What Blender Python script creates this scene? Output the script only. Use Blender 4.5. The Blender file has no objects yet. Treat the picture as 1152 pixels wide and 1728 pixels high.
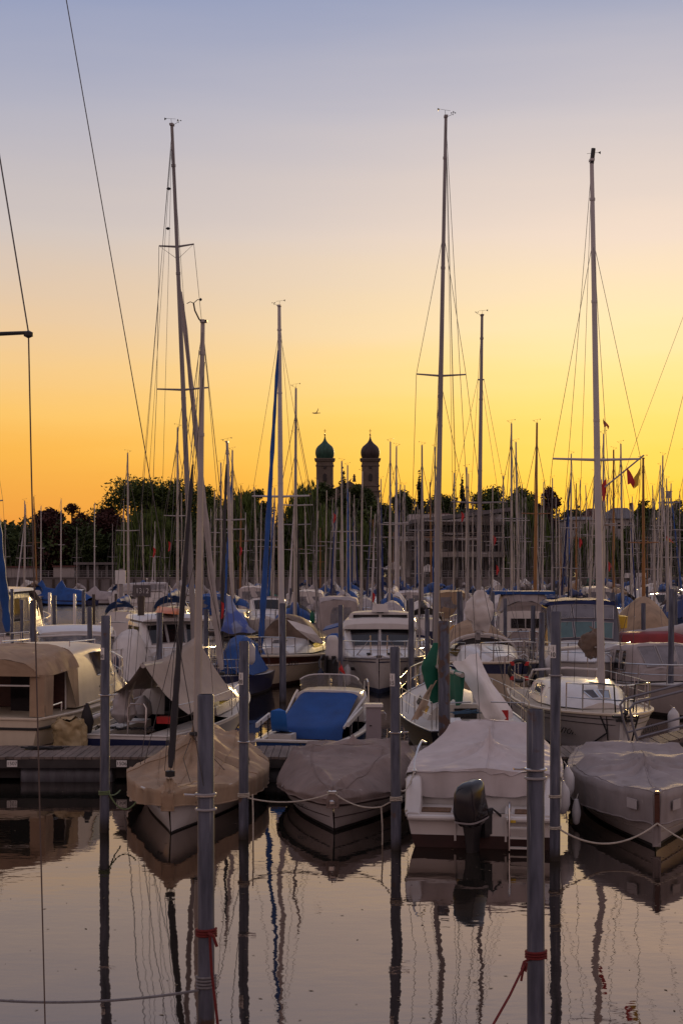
import bpy, math, random
import numpy as np
from mathutils import Vector, Matrix, noise
R = math.radians
PI = math.pi
random.seed(7)
scene = bpy.context.scene
# ---------------------------------------------------------------- camera
CAMZ, FPX, CX, HY = 4.0, 2400.0, 576.0, 960.0
cam_d = bpy.data.cameras.new('camera')
cam = bpy.data.objects.new('camera', cam_d)
scene.collection.objects.link(cam)
cam.location = (0, 0, CAMZ)
cam.rotation_euler = (R(90), 0, 0)
cam_d.sensor_fit = 'HORIZONTAL'
cam_d.sensor_width = 24.0
cam_d.lens = 50.0
cam_d.shift_y = 96.0 / 1152.0
cam_d.clip_start = 0.1
cam_d.clip_end = 6000
scene.camera = cam
scene.view_settings.view_transform = 'Standard'
scene.view_settings.look = 'None'
scene.view_settings.exposure = 0.0
scene.view_settings.gamma = 1.0

def lin(c):
    o = []
    for v in c[:3]:
        v /= 255.0
        o.append(v / 12.92 if v <= 0.04045 else ((v + 0.055) / 1.055) ** 2.4)
    return (*o, 1.0)

# ---------------------------------------------------------------- sky
SUN_AZ, SUN_EL = R(11), R(6.0)
world = bpy.data.worlds.new('World')
scene.world = world
world.use_nodes = True
wt = world.node_tree
wt.nodes.clear()
def WN(t, **kw):
    n = wt.nodes.new(t)
    for k, v in kw.items(): setattr(n, k, v)
    return n
wo = WN('ShaderNodeOutputWorld')
tc = WN('ShaderNodeTexCoord')
sx = WN('ShaderNodeSeparateXYZ')
wt.links.new(tc.outputs['Generated'], sx.inputs[0])
def ramp(stops):
    r = WN('ShaderNodeValToRGB')
    r.color_ramp.interpolation = 'EASE' if False else 'LINEAR'
    el = r.color_ramp.elements
    while len(el) > 1: el.remove(el[-1])
    el[0].position, el[0].color = stops[0][0], lin(stops[0][1])
    for p, c in stops[1:]:
        e = el.new(p); e.color = lin(c)
    # a little noise bends the bands of colour like thin high cloud
    wt.links.new(zz.outputs[0], r.inputs[0])
    return r
nz = WN('ShaderNodeTexNoise'); nz.inputs['Scale'].default_value = 5.0; nz.inputs['Detail'].default_value = 5
mp = WN('ShaderNodeMapping'); mp.inputs['Scale'].default_value = (.8, .8, 7)
wt.links.new(tc.outputs['Generated'], mp.inputs[0]); wt.links.new(mp.outputs[0], nz.inputs[0])
n1 = WN('ShaderNodeMath', operation='MULTIPLY_ADD')
wt.links.new(nz.outputs['Fac'], n1.inputs[0]); n1.inputs[1].default_value = 0.03; n1.inputs[2].default_value = -0.015
zz = WN('ShaderNodeMath', operation='ADD')
wt.links.new(sx.outputs[2], zz.inputs[0]); wt.links.new(n1.outputs[0], zz.inputs[1])
left = ramp([(0, (228, 140, 60)), (.03, (234, 150, 60)), (.054, (241, 166, 66)), (.08, (247, 180, 74)), (.108, (249, 195, 103)),
             (.14, (243, 200, 136)), (.168, (232, 199, 160)), (.227, (208, 195, 188)), (.302, (178, 177, 191)), (.371, (146, 156, 188)),
             (.5, (148, 152, 178)), (.75, (150, 148, 166)), (1, (142, 139, 156))])
right = ramp([(0, (253, 180, 26)), (.03, (254, 188, 30)), (.054, (255, 197, 48)), (.08, (255, 207, 82)), (.108, (255, 215, 110)), (.14, (254, 222, 146)),
              (.168, (250, 225, 174)), (.227, (236, 215, 198)), (.302, (203, 195, 198)), (.371, (160, 166, 190)),
              (.5, (152, 154, 178)), (.75, (150, 148, 166)), (1, (142, 139, 156))])
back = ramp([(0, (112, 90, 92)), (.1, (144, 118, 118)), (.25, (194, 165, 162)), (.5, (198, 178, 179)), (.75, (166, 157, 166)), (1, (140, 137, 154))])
az = WN('ShaderNodeMapRange', interpolation_type='SMOOTHSTEP')
az.inputs[1].default_value, az.inputs[2].default_value = -.24, .25
wt.links.new(sx.outputs[0], az.inputs[0])
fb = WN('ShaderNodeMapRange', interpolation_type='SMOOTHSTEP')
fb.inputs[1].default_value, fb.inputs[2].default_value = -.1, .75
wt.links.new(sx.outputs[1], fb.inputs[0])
mx = WN('ShaderNodeMix', data_type='RGBA')
wt.links.new(az.outputs[0], mx.inputs[0]); wt.links.new(left.outputs[0], mx.inputs[6]); wt.links.new(right.outputs[0], mx.inputs[7])
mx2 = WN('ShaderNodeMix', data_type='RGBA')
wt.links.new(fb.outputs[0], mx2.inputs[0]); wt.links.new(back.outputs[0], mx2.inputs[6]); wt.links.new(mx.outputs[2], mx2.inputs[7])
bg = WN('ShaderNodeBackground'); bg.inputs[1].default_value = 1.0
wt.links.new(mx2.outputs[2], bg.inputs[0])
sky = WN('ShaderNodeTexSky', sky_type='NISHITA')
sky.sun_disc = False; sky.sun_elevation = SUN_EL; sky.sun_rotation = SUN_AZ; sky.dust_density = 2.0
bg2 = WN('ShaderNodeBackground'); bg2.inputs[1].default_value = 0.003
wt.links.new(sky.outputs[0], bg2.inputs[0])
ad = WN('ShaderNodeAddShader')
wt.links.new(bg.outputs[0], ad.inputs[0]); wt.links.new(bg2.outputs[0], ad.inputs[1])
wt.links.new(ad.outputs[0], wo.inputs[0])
# ---------------------------------------------------------------- sun, low and ahead to the right
sd = bpy.data.lights.new('sun', 'SUN'); sd.energy = 2.4; sd.angle = R(3); sd.color = (1.0, .66, .28)
sun = bpy.data.objects.new('sun', sd); scene.collection.objects.link(sun)
dv = Vector((math.sin(SUN_AZ) * math.cos(SUN_EL), math.cos(SUN_AZ) * math.cos(SUN_EL), math.sin(SUN_EL)))
sun.rotation_euler = dv.to_track_quat('Z', 'Y').to_euler()
scene.cycles.max_bounces = 6
scene.cycles.diffuse_bounces = 1
scene.cycles.transparent_max_bounces = 8

# ---------------------------------------------------------------- helpers
def P(px, py, d): return Vector(((px - CX) / FPX * d, d, CAMZ + (HY - py) / FPX * d))

_m = {}
def mat(name, col, rough=.55, metal=0.0, var=.12, ns=3.0, bump=0.0, bs=20.0, stretch=None, spec=.5, col2=None, thr=None, wear=0.0, drops=0.0):
    if name in _m: return _m[name]
    m = bpy.data.materials.new(name); m.use_nodes = True
    nt = m.node_tree; b = nt.nodes['Principled BSDF']
    b.inputs['Roughness'].default_value = rough; b.inputs['Metallic'].default_value = metal
    b.inputs['Specular IOR Level'].default_value = spec
    L = nt.links.new
    t = nt.nodes.new('ShaderNodeTexCoord'); mp = nt.nodes.new('ShaderNodeMapping')
    if stretch: mp.inputs['Scale'].default_value = stretch
    L(t.outputs['Object'], mp.inputs[0])
    n = nt.nodes.new('ShaderNodeTexNoise'); n.inputs['Scale'].default_value = ns; n.inputs['Detail'].default_value = 5
    L(mp.outputs[0], n.inputs[0])
    r = nt.nodes.new('ShaderNodeValToRGB')
    c = col
    if col2 is None:
        lo = tuple(max(0, v * (1 - var)) for v in c); hi = tuple(min(1, v * (1 + var)) for v in c)
        a, z = .3, .7
    else:
        lo, hi = c, col2
        a, z = thr if thr else (.42, .6)
    e = r.color_ramp.elements
    e[0].position, e[0].color = a, (*lo, 1); e[1].position, e[1].color = z, (*hi, 1)
    L(n.outputs['Fac'], r.inputs[0])
    out = r.outputs[0]
    if wear:
        n3 = nt.nodes.new('ShaderNodeTexNoise'); n3.inputs['Scale'].default_value = ns * 3.1; n3.inputs['Detail'].default_value = 6
        m3 = nt.nodes.new('ShaderNodeMapping'); m3.inputs['Scale'].default_value = (1, 1, .25)
        L(t.outputs['Object'], m3.inputs[0]); L(m3.outputs[0], n3.inputs[0])
        mr = nt.nodes.new('ShaderNodeMapRange'); mr.inputs[1].default_value = .5; mr.inputs[2].default_value = .75
        mr.inputs[4].default_value = wear
        L(n3.outputs['Fac'], mr.inputs[0])
        mxn = nt.nodes.new('ShaderNodeMix'); mxn.data_type = 'RGBA'
        L(mr.outputs[0], mxn.inputs[0]); L(out, mxn.inputs[6]); mxn.inputs[7].default_value = (c[0] * .35 + .02, c[1] * .32 + .015, c[2] * .28 + .01, 1)
        out = mxn.outputs[2]
    if drops:
        vo = nt.nodes.new('ShaderNodeTexVoronoi'); vo.inputs['Scale'].default_value = 2.6; vo.inputs['Randomness'].default_value = 1
        nd = nt.nodes.new('ShaderNodeTexNoise'); nd.inputs['Scale'].default_value = 14; L(t.outputs['Object'], nd.inputs[0])
        vm = nt.nodes.new('ShaderNodeVectorMath'); vm.operation = 'MULTIPLY_ADD'; L(nd.outputs['Color'], vm.inputs[0]); vm.inputs[1].default_value = (.12, .12, .12); L(t.outputs['Object'], vm.inputs[2])
        L(vm.outputs[0], vo.inputs['Vector'])
        dr = nt.nodes.new('ShaderNodeMapRange'); dr.inputs[1].default_value = .075; dr.inputs[2].default_value = .05; dr.inputs[4].default_value = drops; L(vo.outputs['Distance'], dr.inputs[0])
        md = nt.nodes.new('ShaderNodeMix'); md.data_type = 'RGBA'; L(dr.outputs[0], md.inputs[0]); L(out, md.inputs[6]); md.inputs[7].default_value = (.55, .52, .47, 1); out = md.outputs[2]
    L(out, b.inputs['Base Color'])
    if bump:
        n2 = nt.nodes.new('ShaderNodeTexNoise'); n2.inputs['Scale'].default_value = bs; n2.inputs['Detail'].default_value = 4
        L(mp.outputs[0], n2.inputs[0])
        bp = nt.nodes.new('ShaderNodeBump'); bp.inputs['Strength'].default_value = 1; bp.inputs['Distance'].default_value = bump
        L(n2.outputs['Fac'], bp.inputs['Height']); L(bp.outputs[0], b.inputs['Normal'])
    _m[name] = m
    return m

GEL = mat('white_gelcoat', (.62, .58, .56), .22, var=.06, ns=1.3, wear=.18)
CREAM = mat('cream_gelcoat', (.60, .50, .38), .38, var=.07, ns=1.3, wear=.2)
GREYHULL = mat('grey_gelcoat', (.42, .37, .36), .4, var=.08, ns=1.4, wear=.25)
NAVY = mat('navy_hull', (.012, .018, .07), .3, var=.2)
BLACKH = mat('black_hull', (.006, .006, .009), .5, var=.3, spec=.2)
BLUEH = mat('blue_hull', (.01, .045, .16), .35, var=.2)
ANTI_R = mat('antifouling_red', (.035, .011, .009), .7, var=.3)
ANTI_K = mat('antifouling_black', (.018, .016, .016), .7, var=.4)
ANTI_B = mat('antifouling_blue', (.015, .03, .08), .7, var=.3)
DECK = mat('deck_white', (.55, .52, .49), .6, var=.08, ns=6)
TEAK = mat('teak', (.16, .085, .045), .6, var=.35, ns=9, stretch=(8, 1, 1))
MAHOG = mat('mahogany', (.07, .02, .012), .35, var=.3, ns=7, stretch=(1, 1, 6))
ALU = mat('mast_aluminium', (.40, .365, .345), .5, .3, var=.12, ns=2)
HMAST = mat('mast_dull', (.25, .23, .235), .55, .2, var=.2, ns=1.5, stretch=(4, 4, .5), wear=.3)
GREYALU = mat('mast_grey', (.30, .28, .29), .5, .25, var=.15, ns=2)
WHITEMAST = mat('mast_white', (.46, .43, .43), .4, 0, var=.08, ns=2)
WOODMAST = mat('mast_wood', (.26, .115, .035), .45, var=.3, ns=4, stretch=(3, 3, .3))
STEEL = mat('stainless', (.62, .60, .58), .22, 1.0, var=.08)
WIRE = mat('rigging_wire', (.09, .085, .09), .5, .4, var=.1)
BLACK = mat('black_plastic', (.014, .013, .015), .42, var=.3)
GLOSSK = mat('black_paint_gloss', (.012, .010, .013), .16, var=.3)
DKWIN = mat('dark_window', (.012, .011, .013), .06, var=.3, spec=.6)
GLASS = mat('tinted_glass', (.12, .13, .15), .07, var=.2, spec=.7)
_v = mat('clear_vinyl', (.26, .25, .28), .16, var=.25, ns=3, bump=.01, bs=4)
def clear(m, a):
    m.node_tree.nodes['Principled BSDF'].inputs['Alpha'].default_value = a; return m
VINYL = clear(_v, .62)
TARP = mat('white_tarp', (.74, .69, .66), .75, var=.08, ns=2, bump=.012, bs=5, wear=.1)
TAN = mat('tan_canvas', (.33, .225, .145), .85, var=.2, ns=1.6, bump=.010, bs=7, wear=.4, drops=.6)
TAUPE = mat('taupe_canvas', (.225, .168, .152), .85, var=.18, ns=1.6, bump=.010, bs=7, wear=.4, drops=.5)
GREYC = mat('grey_canvas', (.35, .30, .295), .82, var=.14, ns=1.4, bump=.010, bs=6, wear=.3, drops=.5)
LILAC = mat('pale_grey_canvas', (.52, .46, .455), .8, var=.12, ns=1.4, bump=.009, bs=6, wear=.22, drops=.25)
WHITEC = mat('white_canvas', (.58, .53, .50), .8, var=.1, ns=2, bump=.008, bs=6)
BLUEC = mat('blue_canvas', (.006, .058, .235), .75, var=.22, ns=2, bump=.008, bs=6)
NAVYC = mat('navy_canvas', (.010, .022, .10), .8, var=.25, ns=2, bump=.008, bs=6)
DARKC = mat('dark_canvas', (.022, .018, .022), .8, var=.3, ns=2, bump=.008, bs=6)
GREENC = mat('green_canvas', (.0, .10, .058), .75, var=.2, ns=2, bump=.01, bs=6)
SAILC = mat('sailcloth', (.42, .38, .38), .75, var=.12, ns=3, bump=.01, bs=5)
REDC = mat('red_cloth', (.45, .02, .02), .7, var=.15)
YELC = mat('yellow_cloth', (.55, .36, .03), .7, var=.15)
ORANGE = mat('orange_plastic', (.55, .13, .02), .45, var=.12)
ROPE = mat('pale_rope', (.42, .37, .31), .85, var=.2, ns=30)
REDROPE = mat('red_rope', (.13, .010, .010), .85, var=.2, ns=30)
DKROPE = mat('dark_rope', (.02, .02, .022), .85, var=.2, ns=30)
GREENROPE = mat('green_rope', (.12, .16, .07), .85, var=.2, ns=30)
FENDER = mat('fender_white', (.55, .54, .56), .45, var=.08)
FENDERB = mat('fender_navy', (.01, .014, .05), .45, var=.2)
PLATE = mat('plate_white', (.68, .66, .65), .5, var=.06)
INK = mat('ink_black', (.01, .01, .01), .6, var=.1)
INKB = mat('ink_blue', (.03, .045, .12), .6, var=.1)
INKW = mat('ink_white', (.6, .58, .58), .6, var=.05)

# galvanised pile: grey-blue zinc, vertical streaks, slimy dark band at the waterline
def pile_mat(nm='galvanised_pile', rust=.66):
    m = bpy.data.materials.new(nm); m.use_nodes = True
    nt = m.node_tree; b = nt.nodes['Principled BSDF']; L = nt.links.new
    b.inputs['Metallic'].default_value = .35; b.inputs['Roughness'].default_value = .55
    t = nt.nodes.new('ShaderNodeTexCoord'); mp = nt.nodes.new('ShaderNodeMapping'); mp.inputs['Scale'].default_value = (14, 14, 2.2)
    g = nt.nodes.new('ShaderNodeNewGeometry')
    L(g.outputs['Position'], mp.inputs[0])
    n = nt.nodes.new('ShaderNodeTexNoise'); n.inputs['Scale'].default_value = 1.0; n.inputs['Detail'].default_value = 6; L(mp.outputs[0], n.inputs[0])
    r = nt.nodes.new('ShaderNodeValToRGB'); e = r.color_ramp.elements
    e[0].position, e[0].color = .32, (.036, .039, .058, 1); e[1].position, e[1].color = .72, (.115, .118, .158, 1)
    L(n.outputs['Fac'], r.inputs[0])
    n2 = nt.nodes.new('ShaderNodeTexNoise'); n2.inputs['Scale'].default_value = 3.5; n2.inputs['Detail'].default_value = 4; L(g.outputs['Position'], n2.inputs[0])
    rr = nt.nodes.new('ShaderNodeMapRange'); rr.inputs[1].default_value = rust; rr.inputs[2].default_value = rust + .05; L(n2.outputs['Fac'], rr.inputs[0])
    mxa = nt.nodes.new('ShaderNodeMix'); mxa.data_type = 'RGBA'; L(rr.outputs[0], mxa.inputs[0]); L(r.outputs[0], mxa.inputs[6]); mxa.inputs[7].default_value = (.075, .042, .032, 1)
    n4 = nt.nodes.new('ShaderNodeTexNoise'); n4.inputs['Scale'].default_value = 1.0; n4.inputs['Detail'].default_value = 5
    mp4 = nt.nodes.new('ShaderNodeMapping'); mp4.inputs['Scale'].default_value = (30, 30, 1.3); mp4.inputs['Location'].default_value = (3, 5, 1); L(g.outputs['Position'], mp4.inputs[0]); L(mp4.outputs[0], n4.inputs[0])
    q4 = nt.nodes.new('ShaderNodeMapRange'); q4.inputs[1].default_value = .64; q4.inputs[2].default_value = .74; q4.inputs[4].default_value = .55; L(n4.outputs['Fac'], q4.inputs[0])
    mxs = nt.nodes.new('ShaderNodeMix'); mxs.data_type = 'RGBA'; L(q4.outputs[0], mxs.inputs[0]); L(mxa.outputs[2], mxs.inputs[6]); mxs.inputs[7].default_value = (.30, .29, .29, 1); mxa = mxs
    s = nt.nodes.new('ShaderNodeSeparateXYZ'); L(g.outputs['Position'], s.inputs[0])
    ma = nt.nodes.new('ShaderNodeMath'); ma.operation = 'MULTIPLY_ADD'; L(n2.outputs['Fac'], ma.inputs[0]); ma.inputs[1].default_value = .26; L(s.outputs[2], ma.inputs[2])
    q = nt.nodes.new('ShaderNodeMapRange'); q.inputs[1].default_value = .16; q.inputs[2].default_value = .34; L(ma.outputs[0], q.inputs[0])
    mxb = nt.nodes.new('ShaderNodeMix'); mxb.data_type = 'RGBA'; L(q.outputs[0], mxb.inputs[0]); mxb.inputs[6].default_value = (.022, .016, .012, 1); L(mxa.outputs[2], mxb.inputs[7])
    L(mxb.outputs[2], b.inputs['Base Color'])
    bp = nt.nodes.new('ShaderNodeBump'); bp.inputs['Distance'].default_value = .002; L(n.outputs['Fac'], bp.inputs['Height']); L(bp.outputs[0], b.inputs['Normal'])
    return m
PILE = pile_mat()
PILE_R = pile_mat('rust_stained_pile', .53)
WOODPILE = mat('wet_wood_pile', (.05, .035, .026), .8, var=.4, ns=5, stretch=(6, 6, .6), bump=.004, bs=8)

class MB:
    def __init__(s): s.v, s.f, s.m = [], [], []
    def add(s, vs, fs, mi=0):
        o = len(s.v); s.v += [tuple(v) for v in vs]; s.f += [tuple(i + o for i in f) for f in fs]; s.m += [mi] * len(fs); return s
    def box(s, c, d, rz=0, mi=0, tilt=None):
        M = Matrix.Rotation(rz, 3, 'Z')
        if tilt: M = M @ Matrix.Rotation(tilt[0], 3, tilt[1])
        vs = [Vector(c) + M @ Vector((x * d[0] / 2, y * d[1] / 2, z * d[2] / 2)) for z in (-1, 1) for x, y in ((-1, -1), (1, -1), (1, 1), (-1, 1))]
        return s.add(vs, [(3, 2, 1, 0), (4, 5, 6, 7), (0, 1, 5, 4), (1, 2, 6, 5), (2, 3, 7, 6), (3, 0, 4, 7)], mi)
    def tube(s, pts, r, n=6, mi=0, caps=True, closed=False):
        pts = [Vector(p) for p in pts]; k = len(pts)
        rs = r if isinstance(r, (list, tuple)) else [r] * k
        vs, fs = [], []
        ref = None
        for i, p in enumerate(pts):
            if closed: t = pts[(i + 1) % k] - pts[i - 1]
            else: t = pts[min(i + 1, k - 1)] - pts[max(i - 1, 0)]
            t = t.normalized() if t.length > 1e-9 else Vector((0, 0, 1))
            if ref is None: ref = Vector((0, 0, 1)) if abs(t.z) < .9 else Vector((1, 0, 0))
            u = ref - t * ref.dot(t)
            if u.length < 1e-4: u = t.orthogonal()
            u.normalize(); ref = u; w = t.cross(u)
            for a in range(n):
                an = 2 * PI * a / n
                vs.append(p + (u * math.cos(an) + w * math.sin(an)) * rs[i])
        for i in range(k if closed else k - 1):
            j = (i + 1) % k
            for a in range(n):
                b = (a + 1) % n
                fs.append((i * n + a, i * n + b, j * n + b, j * n + a))
        if caps and not closed:
            fs.append(tuple(range(n - 1, -1, -1))); fs.append(tuple((k - 1) * n + a for a in range(n)))
        return s.add(vs, fs, mi)
    def grid(s, rows, mi=0, flip=False, wrap=False):
        n = len(rows[0]); vs = [p for r in rows for p in r]; fs = []
        for i in range(len(rows) - 1):
            for j in range(n if wrap else n - 1):
                j2 = (j + 1) % n
                q = (i * n + j, i * n + j2, (i + 1) * n + j2, (i + 1) * n + j)
                fs.append(q[::-1] if flip else q)
        return s.add(vs, fs, mi)
    def lathe(s, c, prof, n=16, mi=0, axis='z', sx=1, sy=1):
        rows = []
        for r, z in prof:
            rows.append([Vector(c) + Vector((r * sx * math.cos(2 * PI * a / n), r * sy * math.sin(2 * PI * a / n), z)) for a in range(n)])
        s.grid(rows, mi, wrap=True)
        s.add(rows[0], [tuple(range(n - 1, -1, -1))], mi); s.add(rows[-1], [tuple(range(n))], mi)
        return s
    def poly(s, pts, mi=0): return s.add(pts, [tuple(range(len(pts)))], mi)
    def slab(s, pts, th, mi=0):
        pts = [Vector(p) for p in pts]; n = (pts[1] - pts[0]).cross(pts[2] - pts[0]).normalized() * th
        k = len(pts); b = [p - n for p in pts]
        return s.add(pts + b, [tuple(range(k)), tuple(range(2 * k - 1, k - 1, -1))] + [(i, k + i, k + (i + 1) % k, (i + 1) % k) for i in range(k)], mi)
    def build(s, name, m, parent=None, smooth=40, loc=None):
        me = bpy.data.meshes.new(name)
        me.from_pydata(s.v, [], s.f)
        for x in (m if isinstance(m, (list, tuple)) else [m]): me.materials.append(x)
        me.polygons.foreach_set('material_index', s.m)
        if smooth:
            me.polygons.foreach_set('use_smooth', [True] * len(s.f))
            me.update(); me.set_sharp_from_angle(angle=R(smooth))
        me.update()
        o = bpy.data.objects.new(name, me); scene.collection.objects.link(o)
        if parent: o.parent = parent
        if loc: o.location = loc
        return o

def tag(o, label=None, cat=None, group=None, kind=None):
    if label: o['label'] = label
    if cat: o['category'] = cat
    if group: o['group'] = group
    if kind: o['kind'] = kind
    return o
def thing(name, label, cat, loc=(0, 0, 0), rz=0, group=None):
    o = bpy.data.objects.new(name, None); scene.collection.objects.link(o)
    o.location = loc; o.rotation_euler = (0, 0, rz); o.empty_display_size = .3
    return tag(o, label, cat, group)
def copy_tree(o, parent=None):
    c = o.copy(); scene.collection.objects.link(c)
    if parent: c.parent = parent
    for ch in [x for x in bpy.data.objects if x.parent == o]: copy_tree(ch, c)
    return c
_kids = {}
def copy_fast(o):
    c = o.copy(); scene.collection.objects.link(c)
    if o.name not in _kids: _kids[o.name] = [(ch, list(ch.children)) for ch in o.children]
    for ch, gs in _kids[o.name]:
        d = ch.copy(); scene.collection.objects.link(d); d.parent = c
        for g in gs:
            e = g.copy(); scene.collection.objects.link(e); e.parent = d
    return c
def text(body, size, m, parent, loc, rot=(0, 0, 0), name='lettering', shear=0, ext=.002, align='CENTER'):
    cu = bpy.data.curves.new(name, 'FONT'); cu.body = body; cu.size = size; cu.align_x = align; cu.align_y = 'CENTER'
    cu.extrude = ext; cu.shear = shear; cu.materials.append(m)
    tmp = bpy.data.objects.new(name, cu); scene.collection.objects.link(tmp)
    me = bpy.data.meshes.new_from_object(tmp.evaluated_get(bpy.context.evaluated_depsgraph_get()))
    bpy.data.objects.remove(tmp)
    if not me.materials: me.materials.append(m)
    o = bpy.data.objects.new(name, me); scene.collection.objects.link(o)
    o.location = loc; o.rotation_euler = rot
    if parent: o.parent = parent
    return o
def sag(a, b, drop, n=10):
    a, b = Vector(a), Vector(b)
    return [a.lerp(b, i / n) - Vector((0, 0, drop * 4 * (i / n) * (1 - i / n))) for i in range(n + 1)]
def sst(a, b, x):
    t = min(1, max(0, (x - a) / (b - a))); return t * t * (3 - 2 * t)
def interp(tab, x):
    if x <= tab[0][0]: return tab[0][1]
    for (a, va), (b, vb) in zip(tab, tab[1:]):
        if x <= b: return va + (vb - va) * (x - a) / (b - a)
    return tab[-1][1]
def interps(tab, x):
    if x <= tab[0][0]: return tab[0][1]
    for (a, va), (b, vb) in zip(tab, tab[1:]):
        if x <= b: return va + (vb - va) * sst(a, b, x)
    return tab[-1][1]
# ---------------------------------------------------------------- setting: water, land
def water_mat():
    m = bpy.data.materials.new('lake_water'); m.use_nodes = True
    nt = m.node_tree; b = nt.nodes['Principled BSDF']; L = nt.links.new
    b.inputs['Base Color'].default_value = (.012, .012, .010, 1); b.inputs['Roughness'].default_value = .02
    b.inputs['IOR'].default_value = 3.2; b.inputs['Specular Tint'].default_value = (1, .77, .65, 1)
    g = nt.nodes.new('ShaderNodeNewGeometry')
    def nse(sc, scale, detail):
        mp = nt.nodes.new('ShaderNodeMapping'); mp.inputs['Scale'].default_value = sc; L(g.outputs['Position'], mp.inputs[0])
        n = nt.nodes.new('ShaderNodeTexNoise'); n.inputs['Scale'].default_value = scale; n.inputs['Detail'].default_value = detail
        L(mp.outputs[0], n.inputs[0]); return n.outputs['Fac']
    s = nt.nodes.new('ShaderNodeSeparateXYZ'); L(g.outputs['Position'], s.inputs[0])
    far = nt.nodes.new('ShaderNodeMapRange'); far.inputs[1].default_value = 40; far.inputs[2].default_value = 85; L(s.outputs[1], far.inputs[0])
    near = nse((1.0, .8, 1), .48, 1.6)
    tiny = nse((1, 1.6, 1), 3.2, 2)
    wind = nse((.5, 1.4, 1), 2.6, 3)
    def mul(x, k):
        q = nt.nodes.new('ShaderNodeMath'); q.operation = 'MULTIPLY'; L(x, q.inputs[0])
        if isinstance(k, float): q.inputs[1].default_value = k
        else: L(k, q.inputs[1])
        return q.outputs[0]
    def add(a, c):
        q = nt.nodes.new('ShaderNodeMath'); q.operation = 'ADD'; L(a, q.inputs[0]); L(c, q.inputs[1]); return q.outputs[0]
    patch = nse((.5, .22, 1), .16, 2)
    pr_ = nt.nodes.new('ShaderNodeMapRange'); pr_.inputs[1].default_value = .35; pr_.inputs[2].default_value = .68; pr_.inputs[3].default_value = .45; pr_.inputs[4].default_value = 1.9; L(patch, pr_.inputs[0])
    h = add(mul(add(mul(near, .020), mul(tiny, .0015)), pr_.outputs[0]), mul(mul(wind, far.outputs[0]), .10))
    bp = nt.nodes.new('ShaderNodeBump'); bp.inputs['Strength'].default_value = 1; bp.inputs['Distance'].default_value = 1.0
    L(h, bp.inputs['Height']); L(bp.outputs[0], b.inputs['Normal'])
    return m
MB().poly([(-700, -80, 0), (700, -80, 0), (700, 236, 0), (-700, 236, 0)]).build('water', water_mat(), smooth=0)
tag(bpy.data.objects['water'], kind='structure')
GRASS = mat('shore_grass', (.035, .05, .018), .9, var=.4, ns=.15)
MB().poly([(-3500, 235.2, 2.45), (3500, 235.2, 2.45), (3500, 5200, 2.45), (-3500, 5200, 2.45)]).build('ground', GRASS, smooth=0)
tag(bpy.data.objects['ground'], kind='structure')
CONC = mat('quay_concrete', (.17, .15, .15), .85, var=.25, ns=.35, bump=.01, bs=3, wear=.3)
PALEW = mat('pale_render', (.36, .31, .30), .8, var=.1, ns=.4)
q = thing('quay_wall', 'long grey concrete quay wall along the far shore below the trees', 'wall', (0, 235, 0))
MB().box((0, 0, 1.0), (1200, .5, 2.9)).build('wall', CONC, q)
MB().box((0, -.05, 2.56), (1200, .8, .2)).build('coping', CONC, q)
fm = MB()
for i in range(-46, 47): fm.box((i * 1.9, -.42, .9), (.32, .26, 2.7))
fm.build('fender_timbers', WOODPILE, q)
rl = thing('quay_railing', 'thin grey steel railing running along the top of the far quay', 'railing', (0, 234.9, 2.66))
mb = MB()
for i in range(-24, 25): mb.box((i * 2.2, 0, .5), (.06, .06, 1.0))
mb.build('post', GREYALU, rl, smooth=0)['kind'] = 'stuff'
mb = MB()
for z in (.35, .68, 1.0): mb.box((0, 0, z), (107, .05, .05))
mb.build('rail', GREYALU, rl, smooth=0)

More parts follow.
